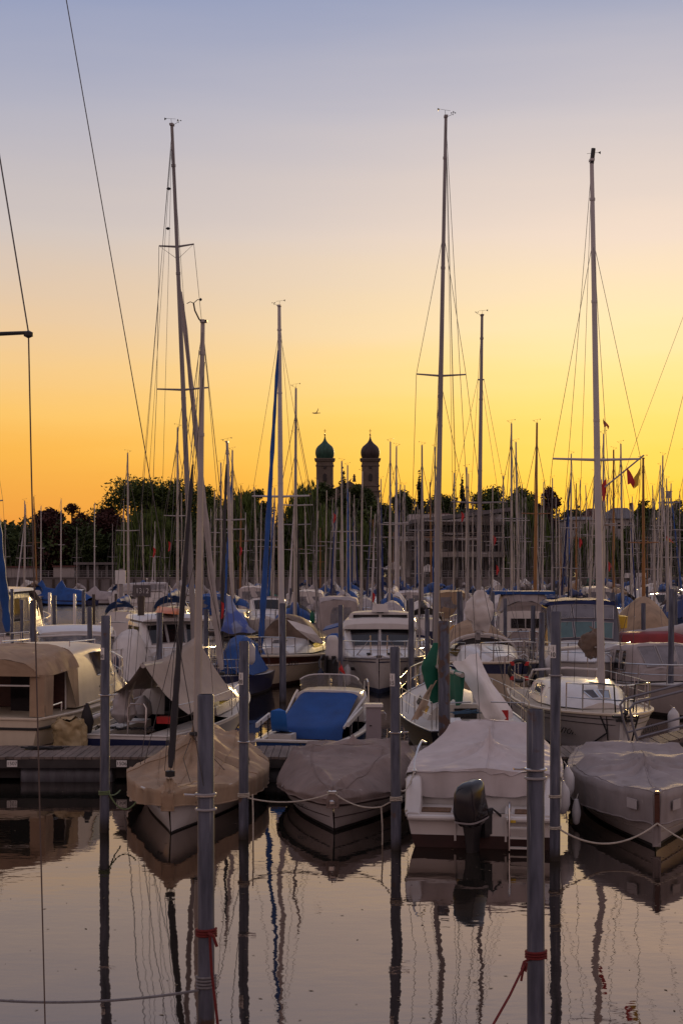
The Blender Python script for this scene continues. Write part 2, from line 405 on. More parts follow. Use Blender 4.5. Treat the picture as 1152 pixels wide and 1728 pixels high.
# ---------------------------------------------------------------- trees
def leafmat(n, c, v=.45): return mat(n, c, .75, var=v, ns=.35, spec=.2)
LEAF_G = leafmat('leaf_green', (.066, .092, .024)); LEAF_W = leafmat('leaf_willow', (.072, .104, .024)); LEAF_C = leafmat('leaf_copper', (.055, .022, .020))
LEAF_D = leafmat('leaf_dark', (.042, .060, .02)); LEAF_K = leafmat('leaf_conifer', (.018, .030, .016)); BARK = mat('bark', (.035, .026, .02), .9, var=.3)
def tree(name, label, px, top, wpx, d, m, seed, shape='round', base=2.4, nleaf=14000):
    rnd = random.Random(seed)
    c = P(px, top, d); h = c.z - base; w = wpx / FPX * d * (1.3 if 640 < px < 960 and shape == 'round' else 1.1)
    t = thing(name, label, 'tree', (c.x, d, base), rnd.random() * .4, 'trees along the far shore')
    tk = MB(); tr = .022 * h + .12
    tk.tube([(0, 0, -.3), (.1, 0, h * .25), (-.1, .1, h * .55), (0, 0, h * .85)], [tr, tr * .8, tr * .5, tr * .12], 8)
    for i in range(7):
        a = i * 2.4; z0 = h * (.25 + .07 * i); r = w * (.34 - .025 * i)
        tk.tube([(0, 0, z0), (math.cos(a) * r * .5, math.sin(a) * r * .5, z0 + h * .12), (math.cos(a) * r, math.sin(a) * r, z0 + h * .2)], [tr * .4, tr * .25, tr * .06], 5)
    tk.build('trunk', BARK, t)
    blobs = []
    if shape == 'cone':
        for i in range(16):
            f = i / 15; z = h * (.12 + .86 * f); r = w / 2 * (1 - f) ** .85 + .15
            for j in range(3):
                a = rnd.random() * 6.3; blobs.append((math.cos(a) * r * .5, math.sin(a) * r * .5, z, r * .62, h * .05))
    else:
        nb = 26 if shape == 'round' else 30
        for i in range(nb):
            a = rnd.random() * 2 * PI; zf = rnd.random() ** .8
            env = math.sin(PI * (.22 + .70 * zf)) ** .5
            rr = w * .5 * env * rnd.random() ** .45
            br = w * (.13 + .11 * rnd.random())
            z = h * (.10 + .84 * zf) - br * .45
            blobs.append((math.cos(a) * rr * .85, math.sin(a) * rr * .7, z, br, br * (.75 if shape == 'round' else 1.7)))
        blobs.append((0, 0, h - w * .13, w * .14, w * .12))
    vs, fs = [], []
    tot = sum(b[3] ** 2 for b in blobs)
    for bx, by, bz, br, bh in blobs:
        for k in range(int(nleaf * br * br / tot)):
            u = rnd.uniform(-1, 1); a = rnd.uniform(0, 2 * PI); q2 = math.sqrt(1 - u * u); rad = rnd.random() ** .45 * rnd.uniform(.8, 1.25)
            p = Vector((bx + br * q2 * math.cos(a) * rad, by + br * q2 * math.sin(a) * rad, bz + bh * u * rad))
            if shape == 'willow': p.z -= rnd.random() ** 2 * h * .16
            s = rnd.uniform(.16, .46) * (1 if d < 400 else 1.6)
            e1 = Vector((rnd.gauss(0, 1), rnd.gauss(0, 1), rnd.gauss(0, .7))).normalized() * s
            e2 = Vector((rnd.gauss(0, 1), rnd.gauss(0, 1), rnd.gauss(0, .7))).normalized() * s * .6
            if shape == 'willow': e1 = Vector((rnd.gauss(0, .15), rnd.gauss(0, .15), -1)) * s * 1.9; e2 = e2 * .6
            o = len(vs); vs += [p - e1, p + e2, p + e1 * 1.1, p - e2 * .8]; fs.append((o, o + 1, o + 2, o + 3))
    mb = MB(); mb.add(vs, fs); mb.build('crown', m, t, smooth=0)
    return t
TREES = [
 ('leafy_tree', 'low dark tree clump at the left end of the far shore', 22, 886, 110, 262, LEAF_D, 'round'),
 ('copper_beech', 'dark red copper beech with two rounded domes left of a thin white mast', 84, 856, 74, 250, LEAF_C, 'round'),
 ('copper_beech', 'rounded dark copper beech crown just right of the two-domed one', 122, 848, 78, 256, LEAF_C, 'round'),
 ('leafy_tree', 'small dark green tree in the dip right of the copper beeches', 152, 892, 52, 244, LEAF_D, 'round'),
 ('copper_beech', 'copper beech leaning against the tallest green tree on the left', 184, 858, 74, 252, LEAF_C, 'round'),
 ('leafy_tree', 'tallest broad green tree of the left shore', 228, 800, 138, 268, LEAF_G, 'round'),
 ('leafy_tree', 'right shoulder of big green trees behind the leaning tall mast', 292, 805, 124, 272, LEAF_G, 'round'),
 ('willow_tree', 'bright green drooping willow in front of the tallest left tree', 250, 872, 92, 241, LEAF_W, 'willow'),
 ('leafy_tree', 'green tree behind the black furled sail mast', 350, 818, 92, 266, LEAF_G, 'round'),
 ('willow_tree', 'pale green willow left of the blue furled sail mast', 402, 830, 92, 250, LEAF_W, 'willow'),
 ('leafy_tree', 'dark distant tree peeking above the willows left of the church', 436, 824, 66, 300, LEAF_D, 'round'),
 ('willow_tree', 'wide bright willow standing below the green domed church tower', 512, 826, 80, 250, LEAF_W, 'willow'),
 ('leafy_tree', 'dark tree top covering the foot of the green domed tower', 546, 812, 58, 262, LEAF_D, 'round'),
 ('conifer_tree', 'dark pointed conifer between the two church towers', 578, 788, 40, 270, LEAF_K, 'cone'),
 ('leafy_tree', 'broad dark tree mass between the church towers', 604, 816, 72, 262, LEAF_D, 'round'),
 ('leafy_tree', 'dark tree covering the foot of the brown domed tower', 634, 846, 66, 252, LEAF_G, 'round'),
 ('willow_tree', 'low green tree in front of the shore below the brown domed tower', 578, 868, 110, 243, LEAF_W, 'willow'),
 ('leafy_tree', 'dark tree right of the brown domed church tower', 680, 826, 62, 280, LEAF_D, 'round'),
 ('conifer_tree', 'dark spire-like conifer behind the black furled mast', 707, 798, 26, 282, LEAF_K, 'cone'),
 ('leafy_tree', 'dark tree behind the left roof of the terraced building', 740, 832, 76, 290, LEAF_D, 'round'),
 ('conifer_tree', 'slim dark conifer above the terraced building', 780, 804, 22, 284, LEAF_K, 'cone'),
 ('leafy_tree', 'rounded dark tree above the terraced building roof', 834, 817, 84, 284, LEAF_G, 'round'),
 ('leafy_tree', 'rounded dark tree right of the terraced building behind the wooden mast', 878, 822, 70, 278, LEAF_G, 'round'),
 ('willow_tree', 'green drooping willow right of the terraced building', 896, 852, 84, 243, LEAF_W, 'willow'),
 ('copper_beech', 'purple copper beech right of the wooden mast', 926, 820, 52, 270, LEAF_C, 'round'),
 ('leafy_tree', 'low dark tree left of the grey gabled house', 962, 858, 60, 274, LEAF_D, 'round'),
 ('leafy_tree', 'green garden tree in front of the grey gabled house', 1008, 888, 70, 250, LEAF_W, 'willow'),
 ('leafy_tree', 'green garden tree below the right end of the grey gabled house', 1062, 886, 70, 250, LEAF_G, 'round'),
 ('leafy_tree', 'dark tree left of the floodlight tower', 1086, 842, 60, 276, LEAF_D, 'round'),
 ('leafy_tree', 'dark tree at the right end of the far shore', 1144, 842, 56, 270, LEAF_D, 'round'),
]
for i, (n, lb, px, tp, w, d, m, sh) in enumerate(TREES):
    tree(n, lb, px, tp, w, d, m, 100 + i, sh, nleaf=17000 if w > 60 else 9000)
# low hedge mass closing the gaps under the crowns
hm = MB(); rnd = random.Random(5); vs = []; fs = []
for k in range(90000):
    x = rnd.uniform(-68, 68); y = rnd.uniform(246, 285); z = 2.4 + rnd.random() ** .8 * ((9.6 if x < 7 else 11.6) + 2.6 * noise.noise(Vector((x * .16, y * .05, 0))) + 1.2 * noise.noise(Vector((x * .5, 3, 0))))
    if 8 < x < 31 and y < 258: continue
    if 36 < x < 52 and y < 268: continue
    e1 = Vector((rnd.gauss(0, 1), rnd.gauss(0, 1), rnd.gauss(0, 1))).normalized() * rnd.uniform(.25, .5); e2 = Vector((rnd.gauss(0, 1), rnd.gauss(0, 1), rnd.gauss(0, 1))).normalized() * .3
    o = len(vs); p = Vector((x, y, z)); vs += [p - e1, p + e2, p + e1, p - e2]; fs.append((o, o + 1, o + 2, o + 3))
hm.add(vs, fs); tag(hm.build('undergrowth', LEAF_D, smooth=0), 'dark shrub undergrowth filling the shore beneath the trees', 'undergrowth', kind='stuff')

# ---------------------------------------------------------------- church
STONE = mat('church_stone', (.15, .115, .095), .85, var=.2, ns=.3)
COPPER = mat('dome_copper_green', (.025, .075, .055), .6, .2, var=.5, ns=.5, stretch=(3, 3, .4)); COPPERB = mat('dome_copper_brown', (.045, .028, .03), .6, .2, var=.4, ns=.5, stretch=(3, 3, .4))
GOLD = mat('gilded', (.5, .33, .08), .35, .9, var=.1)
CH = 700.0; U = CH / FPX
ch = thing('church', 'baroque church with twin onion domed towers beyond the trees', 'church', (P(586, 900, CH).x, CH, 2.4))
cx0 = P(586, 900, CH).x
def zc(py): return P(0, py, CH).z - 2.4
for px, dm, dl in ((548, COPPER, 'green copper onion dome'), (624.5, COPPERB, 'dark brown onion dome')):
    x = P(px, 0, CH).x - cx0; s = 15.0 * U
    mb = MB(); mb.box((x, 0, zc(828) / 2), (2 * s * 1.04, 2 * s, zc(828))); mb.box((x, 0, (zc(828) + zc(777)) / 2), (2 * s * .95, 2 * s * .92, zc(777) - zc(828)))
    for pz, e in ((829, 1.12), (820, 1.03), (786, 1.02), (777.5, 1.1), (775.2, 1.16)): mb.box((x, 0, zc(pz)), (2 * s * e, 2 * s * e, 2.0 * U))
    for sx in (-.82, .82): mb.box((x + sx * s, -s * .95, (zc(818) + zc(788)) / 2), (s * .22, .5, zc(788) - zc(818)))
    tw = mb.build('tower', STONE, ch, smooth=0)
    prof = [(13.5, 775), (14.5, 772), (15.8, 768), (16.2, 764), (15.8, 760), (14.6, 756.5), (12.2, 753), (8.6, 750), (5.2, 747), (2.8, 743.5), (1.5, 740), (.7, 736), (.5, 733)]
    d = MB().lathe((x, 0, 0), [(r * U, zc(z)) for r, z in prof], 16).build('dome', dm, tw); d['label'] = dl
    MB().lathe((x, 0, zc(733.5)), [(.05, -.5), (.42, -.3), (.5, 0), (.42, .3), (.05, .5)], 10).build('finial_ball', GOLD, tw)
    mb = MB(); mb.box((x, 0, zc(728.5)), (.22, .22, 2.7)); mb.box((x, 0, zc(727)), (1.3, .2, .22)); mb.build('cross', GOLD, tw, smooth=0)
    w = MB(); w.box((x, -s * .95, zc(788.5)), (4 * U, .6, 6 * U)); w.build('window', DKWIN, tw, smooth=0)
    pts = [(-3 * U, 0), (3 * U, 0), (3 * U, 9 * U)] + [(3 * U * math.cos(a), 9 * U + 3 * U * math.sin(a)) for a in (.5, 1.05, 1.57, 2.1, 2.64)] + [(-3 * U, 9 * U)]
    MB().slab([(x + a, -s * .96, zc(812) + b) for a, b in pts], -.4).build('window', DKWIN, tw, smooth=0)
mb = MB(); xa, xb = P(560, 0, CH).x - cx0, P(612, 0, CH).x - cx0
zb_ = zc(826)
mb.box(((xa + xb) / 2, 3, zb_ / 2), (xb - xa - 1, 6, zb_))
mb.slab([(xa, 0, zb_), (xb, 0, zb_), ((xa + xb) / 2 + 5 * U, 0, zc(812)), ((xa + xb) / 2 + 8 * U, 0, zc(806)), ((xa + xb) / 2 + 2 * U, 0, zc(812))], .8)
xq = P(597.5, 0, CH).x - cx0
mb.tube([(xq, 0, zc(813)), (xq, 0, zc(800))], [.9, .35], 6); mb.box((xq, 0, zc(804)), (1.6, .3, .35))
mb.build('gable', STONE, ch, smooth=0)

# ---------------------------------------------------------------- shore buildings
BSLAB = mat('balcony_white', (.42, .38, .37), .7, var=.1, ns=.5); BDARK = mat('shade_glass', (.02, .018, .02), .2, var=.3); ROOFR = mat('red_tiles', (.10, .035, .028), .8, var=.3, ns=1.5)
ROOFG = mat('grey_roof', (.13, .12, .13), .7, var=.15, ns=1)
BD = 246.0
def bx(px0, px1, py0, py1, d, th, o=None):
    a, b = P(px0, py1, d), P(px1, py0, d); c = (a + b) / 2; c.y += th / 2
    if o: c = c - Vector(o)
    return c, (b.x - a.x, th, b.z - a.z)
o = (P(765, 960, BD).x, BD, 2.4)
t = thing('terrace_building', 'pale modern terraced building with long white balconies behind the masts', 'building', o)
mb = MB()
for a in ((690, 846, 868, 976), (676, 690, 905, 976)): mb.box(*bx(*a, BD + 5, 9, o))
mb.build('wall', BSLAB, t, smooth=0)
for i, (x0, x1, y0, y1) in enumerate(((690, 846, 885, 898), (690, 846, 912, 931), (690, 846, 946, 975))):
    for k in range(6):
        xa = x0 + (x1 - x0) * k / 6 + 2
        MB().box(*bx(xa, xa + 22, y0, y1, BD + 4.9, .5, o)).build('window', BDARK, t, smooth=0)
for (x0, x1, y0, y1) in ((682, 852, 880, 886), (672, 806, 905, 912), (700, 856, 931, 940), (684, 850, 898, 900), (684, 850, 902, 903)):
    MB().box(*bx(x0, x1, y0, y1, BD, 6, o)).build('balcony', BSLAB, t, smooth=0)
mb = MB()
a, b, c, e = P(690, 886, BD), P(850, 866, BD), P(850, 860, BD), P(690, 880, BD)
pts = [Vector(v) - Vector(o) for v in (a, b, c, e)]
mb.slab(pts, -9); mb.box(*bx(792, 845, 861, 863, BD + 1, 5, o)); mb.build('roof', ROOFG, t, smooth=0)
RX = MB().slab([Vector(v) - Vector(o) for v in (P(716, 884, BD + 6), P(764, 884, BD + 6), P(758, 866, BD + 10), P(722, 866, BD + 10))], .3).build('roof', ROOFR, t, smooth=0); RX['label'] = 'small red tiled roof'
for px in (700, 735, 770, 805, 840): MB().box(*bx(px, px + 2.5, 886, 976, BD + .3, .3, o)).build('column', BSLAB, t, smooth=0)
def house(label, px0, px1, ridge, eave, base, d, rm, gx=None):
    o = (P((px0 + px1) / 2, 960, d).x, d, 2.4); t = thing('house', label, 'house', o, 0, 'houses on the far shore'); o = Vector(o)
    MB().box(*bx(px0, px1, eave, base, d, 8, o)).build('wall', BSLAB, t, smooth=0)
    a, b = P(px0 - 3, eave + 1, d - .5) - o, P(px1 + 3, eave + 1, d - .5) - o; r0, r1 = P(px0 + (0 if gx is None else gx), ridge, d + 4) - o, P(px1 - (0 if gx is None else gx), ridge, d + 4) - o
    mb = MB(); b2, a2 = b + Vector((0, 9, 0)), a + Vector((0, 9, 0))
    mb.add([a, b, b2, a2, r0, r1], [(0, 1, 5, 4), (2, 3, 4, 5), (1, 2, 5), (3, 0, 4), (3, 2, 1, 0)]); rf = mb.build('roof', rm, t, smooth=0)
    n = max(2, int((px1 - px0) / 16))
    for k in range(n):
        xa = px0 + (px1 - px0) * (k + .3) / n
        MB().box(*bx(xa, xa + 6, eave + 8, eave + 18, d - .06, .5, o)).build('window', BDARK, t, smooth=0)
    c = (r0 + r1) / 2; MB().box((c.x + 2, c.y, c.z + .3), (.6, .6, 1.2)).build('chimney', ROOFR, rf, smooth=0)
house('pale low house with white wall left of the tall right mast', 956, 1000, 872, 876, 960, 252, ROOFG, 2)
house('grey gabled house with steep roof right of the tall right mast', 1018, 1074, 857, 874, 960, 256, ROOFG, 16)
house('house with dark red roof half hidden behind the tall right mast', 984, 1016, 858, 876, 960, 266, ROOFR, 8)
o = (P(1128, 960, 250).x, 250, 2.4)
t = thing('floodlight_tower', 'grey lattice tower with a boxy lamp on top at the far right', 'tower', o)
mb = MB()
for sx in (-1.1, 1.1):
    for sy in (-1, 1): mb.tube([(sx * 1.2, sy, 0), (sx, sy, P(0, 850, 250).z - 2.4)], .14, 6)
for k in range(7):
    z = 2 + k * 1.6; mb.box((0, -1, z), (2.5, .12, .12)); mb.tube([(-1.2, -1, z), (1.2, -1, z + 1.6)], .06, 4); mb.box((0, 1, z), (2.5, .12, .12))
mb.build('frame', GREYALU, t); zt = P(0, 848, 250).z - 2.4
MB().box((0, 0, zt), (3.2, 2.6, .25)).build('platform', GREYALU, t, smooth=0)
mb = MB(); mb.box((0, 0, zt + 1.35), (.9, .8, 1.1)); mb.box((0, 0, zt + 1.95), (1.1, 1.0, .12)); mb.box((-.3, 0, zt + .45), (.08, .08, .8)); mb.box((.3, 0, zt + .45), (.08, .08, .8)); mb.build('lamp_box', PALEW, t, smooth=0)
def shed(label, name, px0, px1, top, d, m, rm=None, ov=2):
    o = (P((px0 + px1) / 2, 960, d).x, d, 2.45); t = thing(name, label, 'building', o); o = Vector(o)
    MB().box(*bx(px0, px1, top, 976, d, 4, o)).build('wall', m, t, smooth=0)
    MB().box(*bx(px0 - ov, px1 + ov, top - 2.5, top, d - .3, 4.8, o)).build('roof', rm or m, t, smooth=0)
    return t, o
shed('low white boathouse with thin red roof edge at the left shore', 'boathouse', 8, 60, 958, 240, PALEW, ROOFR)
shed('low white boathouse with red roof edge under the copper beeches', 'boathouse', 90, 125, 957, 239, PALEW, ROOFR)
t, o = shed('long grey flat roofed shelter on pillars at the left shore', 'shelter', 126, 205, 957, 242, mat('shelter_wall', (.11, .095, .09), .8), CONC, 3)
MB().box(*bx(124, 208, 949, 953, 240.5, 5, o)).build('canopy', CONC, t, smooth=0)
for px in (130, 146, 162, 178, 194): MB().box(*bx(px, px + 4, 953, 976, 240.8, .6, o)).build('pillar', CONC, t, smooth=0)
for px, lb in ((1062, 'left of the two pale notice boards on the right quay'), (1082, 'right of the two pale notice boards on the right quay')):
    o = Vector((P(px, 960, 233.6).x, 233.9, 2.3)); t = thing('notice_board', lb, 'sign', o)
    MB().box((0, -.15, .6), (1.6, .08, .8)).build('board', PLATE, t, smooth=0)
    for s in (-.6, .6): MB().box((s, 0, .3), (.08, .08, 1.3)).build('post', GREYALU, t, smooth=0)
# umbrella-like white tents on the terrace
for px, py, lb in ((664, 948, 'pale pointed parasol on the shore left of the terraced building'), (722, 952, 'pale pointed parasol under the terraced building')):
    o = Vector((P(px, 960, 240).x, 240, 2.45)); t = thing('parasol', lb, 'parasol', o); z = P(0, py, 240).z - 2.45
    MB().lathe((0, 0, z - 1.3), [(1.9, 0), (1.88, .08), (.9, .75), (.05, 1.3)], 8).build('canopy', WHITEC, t, smooth=20); MB().tube([(0, 0, 0), (0, 0, z - .2)], .05, 6).build('pole', GREYALU, t)
# gull
bd = MB(); g = P(533, 697, 62); rows = []
def wing(sgn, tip):
    w = [(0, .035), (.12, .03), (.24, .024), (.31, .01)]
    out = []
    for i, (s, c) in enumerate(w):
        z = tip[i]; out.append([(sgn * s, -c, z), (sgn * s, 0, z + .012), (sgn * s, c, z), (sgn * s, 0, z - .01)])
    return out
bd.grid(wing(-1, [0, .03, .035, .05]), wrap=True); bd.grid(wing(1, [0, .05, .12, .2]), wrap=True, flip=True)
bd.tube([(0, .26, 0), (0, .16, .0), (0, 0, 0), (0, -.14, .005), (0, -.2, .02), (0, -.25, .01)], [.02, .02, .04, .032, .022, .005], 8)
bd.v = [(x * .82, y * .82, z * .82) for x, y, z in bd.v]
gl = bd.build('gull', mat('gull_feathers', (.45, .33, .18), .8, var=.3, ns=10), loc=g); gl.rotation_euler = (R(5), R(-6), R(-60))
tag(gl, 'small gull gliding in the orange sky left of the church towers', 'bird')
# ---------------------------------------------------------------- boat library (local +y is the bow, z = 0 the waterline)
class Hull:
    def __init__(s, L, B, hb, hs, tw=.8, fine=2.3, rake=.45, draft=.35, full=.2, bowp=.95, boot=.08, dip=.04, sheer=None, ns=20, mid=.4):
        s.L, s.B, s.hb, s.hs, s.tw, s.fine, s.rake, s.draft, s.full, s.bowp, s.boot, s.dip, s.ns, s.mid = L, B, hb, hs, tw, fine, rake, draft, full, bowp, boot, dip, ns, mid
        s.sheer_tab = sheer
    def y(s, t): return -s.L / 2 + s.L * t
    def t(s, y): return (y + s.L / 2) / s.L
    def w(s, t):
        if t < s.mid: return s.B / 2 * (s.tw + (1 - s.tw) * math.sin(PI / 2 * max(0, t) / s.mid))
        return max(.018, s.B / 2 * (1 - ((min(t, 1) - s.mid) / (1 - s.mid)) ** s.fine))
    def z(s, t):
        if s.sheer_tab: return interps(s.sheer_tab, t)
        return s.hs + (s.hb - s.hs) * max(0, t) ** 1.8 - s.dip * math.sin(PI * min(1, max(0, t)))
    def pt(s, t, z, side=1, off=0):
        sh = s.z(t); f = min(1, max(0, (z + s.draft) / (sh + s.draft)))
        p = s.full + (s.bowp - s.full) * t ** 3
        x = s.w(t) * f ** p + off
        return Vector((side * x, s.y(t) - s.rake * (1 - f) * t ** 4, z))
    def build(s, root, mats, name='hull', lv=(.25, .5, .72, .86, 1.0), band=None):
        mb = MB(); N = s.ns; rows = []
        for side in (1, -1):
            rows = []
            for i in range(N + 1):
                t = i / N; t = t if t < .5 else .5 + .5 * (1 - (1 - (t - .5) * 2) ** 1.35)
                sh = s.z(t)
                zs = [-s.draft, 0, s.boot] + [s.boot + (sh - s.boot) * q for q in lv]
                rows.append([s.pt(t, z, side) for z in zs])
            n = len(rows[0])
            for i in range(N):
                for j in range(n - 1):
                    mi = 1 if j < 2 else (2 if band and band[0] <= j <= band[1] else 0)
                    q = [rows[i][j], rows[i][j + 1], rows[i + 1][j + 1], rows[i + 1][j]]
                    mb.add(q if side > 0 else q[::-1], [(0, 1, 2, 3)][:1] if side < 0 else [(3, 2, 1, 0)], mi)
            if side > 0: tr = rows[0]
            else: tl = rows[0]
        for j in range(len(tr) - 1):
            mb.add([tl[j], tr[j], tr[j + 1], tl[j + 1]], [(0, 1, 2, 3)], 1 if j < 2 else (2 if band and band[0] <= j <= band[1] else 0))
        o = mb.build(name, mats, root, smooth=0)
        me = o.data
        import bmesh
        bm = bmesh.new(); bm.from_mesh(me); bmesh.ops.remove_doubles(bm, verts=bm.verts, dist=.0008); bm.to_mesh(me); bm.free()
        me.polygons.foreach_set('use_smooth', [True] * len(me.polygons)); me.set_sharp_from_angle(angle=R(38)); me.update()
        return o
    def deck(s, root, m, t0=0.0, t1=1.0, drop=.02, crown=.05, name='deck', inset=.01):
        rows = []
        for i in range(25):
            t = t0 + (t1 - t0) * i / 24; w = max(.01, s.w(t) - inset); z = s.z(t) - drop
            rows.append([Vector((u * w, s.y(t), z + crown * (1 - u * u) * min(1, w * 2))) for u in (-1, -.6, -.2, .2, .6, 1)])
        return MB().grid(rows).build(name, m, root)
    def strake(s, root, m, f=1.0, r=.022, name='rub_rail', dz=0, t1=1.0, trans=True):
        mb = MB(); pts = []
        for side in (-1, 1):
            l = [s.pt(t1 * i / 24, s.z(t1 * i / 24) * f + dz, side, .006) for i in range(25)]
            pts.append(l)
        mb.tube(pts[0] + pts[1][::-1][1:], r, 6)
        if trans: mb.tube([pts[0][0], pts[1][0]], r, 6)
        return mb.build(name, m, root)

FABRIC = {m_.name for m_ in (TAN, TAUPE, GREYC, LILAC, WHITEC, BLUEC, NAVYC, DARKC, GREENC, SAILC, REDC)} | {'brown_canvas', 'canopy_pale', 'weathered_vinyl'}
def crumple(o, amp=.03, f=2.0, cuts=3, seed=0):
    """cloth look: subdivide, then push the surface in and out along soft sharp-crested folds"""
    import bmesh
    bm = bmesh.new(); bm.from_mesh(o.data)
    if cuts:
        big = [fc for fc in bm.faces if len(fc.verts) > 4]; bmesh.ops.triangulate(bm, faces=big)
        bmesh.ops.subdivide_edges(bm, edges=bm.edges[:], cuts=cuts, use_grid_fill=True)
    bm.normal_update()
    for v in bm.verts:
        p = v.co; q = Vector((p.x * f, p.y * f, p.z * f * .5 + seed))
        a = noise.noise(q) + 1.2 * (abs(noise.noise(q * 1.7 + Vector((7, 3, seed)))) - .25) + .5 * (abs(noise.noise(q * 3.6 + Vector((1, 9, seed)))) - .25)
        v.co = p + v.normal * amp * a
    bm.to_mesh(o.data); bm.free()
    o.data.polygons.foreach_set('use_smooth', [True] * len(o.data.polygons)); o.data.set_sharp_from_angle(angle=R(60)); o.data.update()
    return o
class Loft:
    """stations (y, w_bottom, w_top, z0, z1[, crown])"""
    def __init__(s, st, crown=.05, edge=.12): s.st = [tuple(q) + (crown,) if len(q) == 5 else tuple(q) for q in st]; s.edge = edge
    def sec(s, q):
        y, wb, wt, z0, z1, cr = q; e = min(s.edge, wt * .4, (z1 - z0) * .45)
        k = e * (wb - wt) / max(.01, z1 - z0)
        half = [(wb, z0), (wt + k, z1 - e), (wt - e * .3, z1 - e * .28), (wt - e, z1), (wt * .5, z1 + cr * .75), (0, z1 + cr)]
        return [Vector((x, y, z)) for x, z in half] + [Vector((-x, y, z)) for x, z in half[-2::-1]]
    def build(s, name, m, root, smooth=40):
        mb = MB(); rows = [s.sec(q) for q in s.st]; mb.grid(rows, flip=True)
        mb.poly(rows[0]); mb.poly(rows[-1][::-1])
        o = mb.build(name, m, root, smooth)
        return crumple(o, .045, 2.1, 3, len(name) + s.st[0][1] * 7) if m.name in FABRIC else o
    def at(s, t):
        n = len(s.st) - 1; t = min(max(t, 0), 1) * n; i = min(int(t), n - 1); f = t - i
        return [a + (b - a) * f for a, b in zip(s.st[i], s.st[i + 1])]
    def side(s, t, v, sd, off=.008):
        y, wb, wt, z0, z1, cr = s.at(t); return Vector((sd * (wb + (wt - wb) * v + off), y, z0 + (z1 - z0) * v))
    def swin(s, root, t0, t1, v0, v1, m=DKWIN, sides=(-1, 1), slant=(0, 0), name='window', frame=None):
        for sd in sides:
            n = 4; lo = [s.side(t0 + (t1 - t0) * i / n, v0, sd) for i in range(n + 1)]
            up = [s.side(t0 + slant[0] + (t1 + slant[1] - t0 - slant[0]) * i / n, v1, sd) for i in range(n + 1)]
            mb = MB(); mb.grid([lo, up], flip=sd < 0)
            o = mb.build(name, m, root)
            if frame: MB().tube(lo + up[::-1], .014, 5, closed=True).build('frame', frame, o)
    def top(s, i, f, u, off=.012):
        a, b = s.st[i], s.st[i + 1]; q = [x + (y - x) * f for x, y in zip(a, b)]
        y, wb, wt, z0, z1, cr = q
        d = Vector((0, b[0] - a[0], b[4] - a[4])); nrm = Vector((0, -d.z, d.y)); nrm = nrm.normalized() if nrm.length else Vector((0, 0, 1))
        if nrm.z < 0: nrm = -nrm
        return Vector((u * (wt - s.edge * .6), y, z1 + cr * (1 - u * u) ** .8)) + nrm * off
    def twin(s, root, i, f0, f1, u0, u1, m=DKWIN, name='windscreen', frame=None):
        rows = [[s.top(i, f0 + (f1 - f0) * a / 3, u0 + (u1 - u0) * b / 5) for b in range(6)] for a in range(4)]
        o = MB().grid(rows).build(name, m, root)
        if frame: MB().tube(rows[0] + [r[-1] for r in rows[1:]] + rows[-1][-2::-1] + [r[0] for r in rows[-2:0:-1]], .016, 5, closed=True).build('frame', frame, o)
        return o
    def ewin(s, root, e, x0, x1, v0, v1, m, name='window', off=.012):
        q = s.st[0] if e == 0 else s.st[-1]; y, wb, wt, z0, z1, cr = q; y += -off if e == 0 else off
        p = [(x0, y, z0 + (z1 - z0) * v0), (x1, y, z0 + (z1 - z0) * v0), (x1, y, z0 + (z1 - z0) * v1), (x0, y, z0 + (z1 - z0) * v1)]
        return MB().slab(p, .01).build(name, m, root, smooth=0)

def pulpit(root, h, t0, ht=.6, r=.014, n=3, name='pulpit', mid=True, m=None):
    mb = MB(); ls = []
    for side in (-1, 1):
        ls.append([h.pt(t0 + (1 - t0) * i / 6, h.z(t0 + (1 - t0) * i / 6), side, -.05) for i in range(7)])
    up = Vector((0, .06, ht)); path = [p + up for p in ls[0]] + [p + up for p in ls[1][::-1]]
    mb.tube([ls[0][0]] + path + [ls[1][0]], r, 6)
    if mid: mb.tube([p + up * .5 for p in ls[0]] + [p + up * .5 for p in ls[1][::-1]], r * .75, 5)
    for l in ls:
        for k in (2, 4, 6)[:n]: mb.tube([l[k], l[k] + up], r, 5)
    return mb.build(name, m or STEEL, root)
def lifelines(root, h, ts, ht=.58, m=None):
    mb = MB()
    for side in (-1, 1):
        tops = []
        for t in ts:
            p = h.pt(t, h.z(t), side, -.06); mb.tube([p, p + Vector((0, 0, ht))], .012, 5); tops.append(p + Vector((0, 0, ht)))
        mb.tube(tops, .005, 4); mb.tube([p - Vector((0, 0, ht * .45)) for p in tops], .005, 4)
    return mb.build('guard_rail', m or STEEL, root)
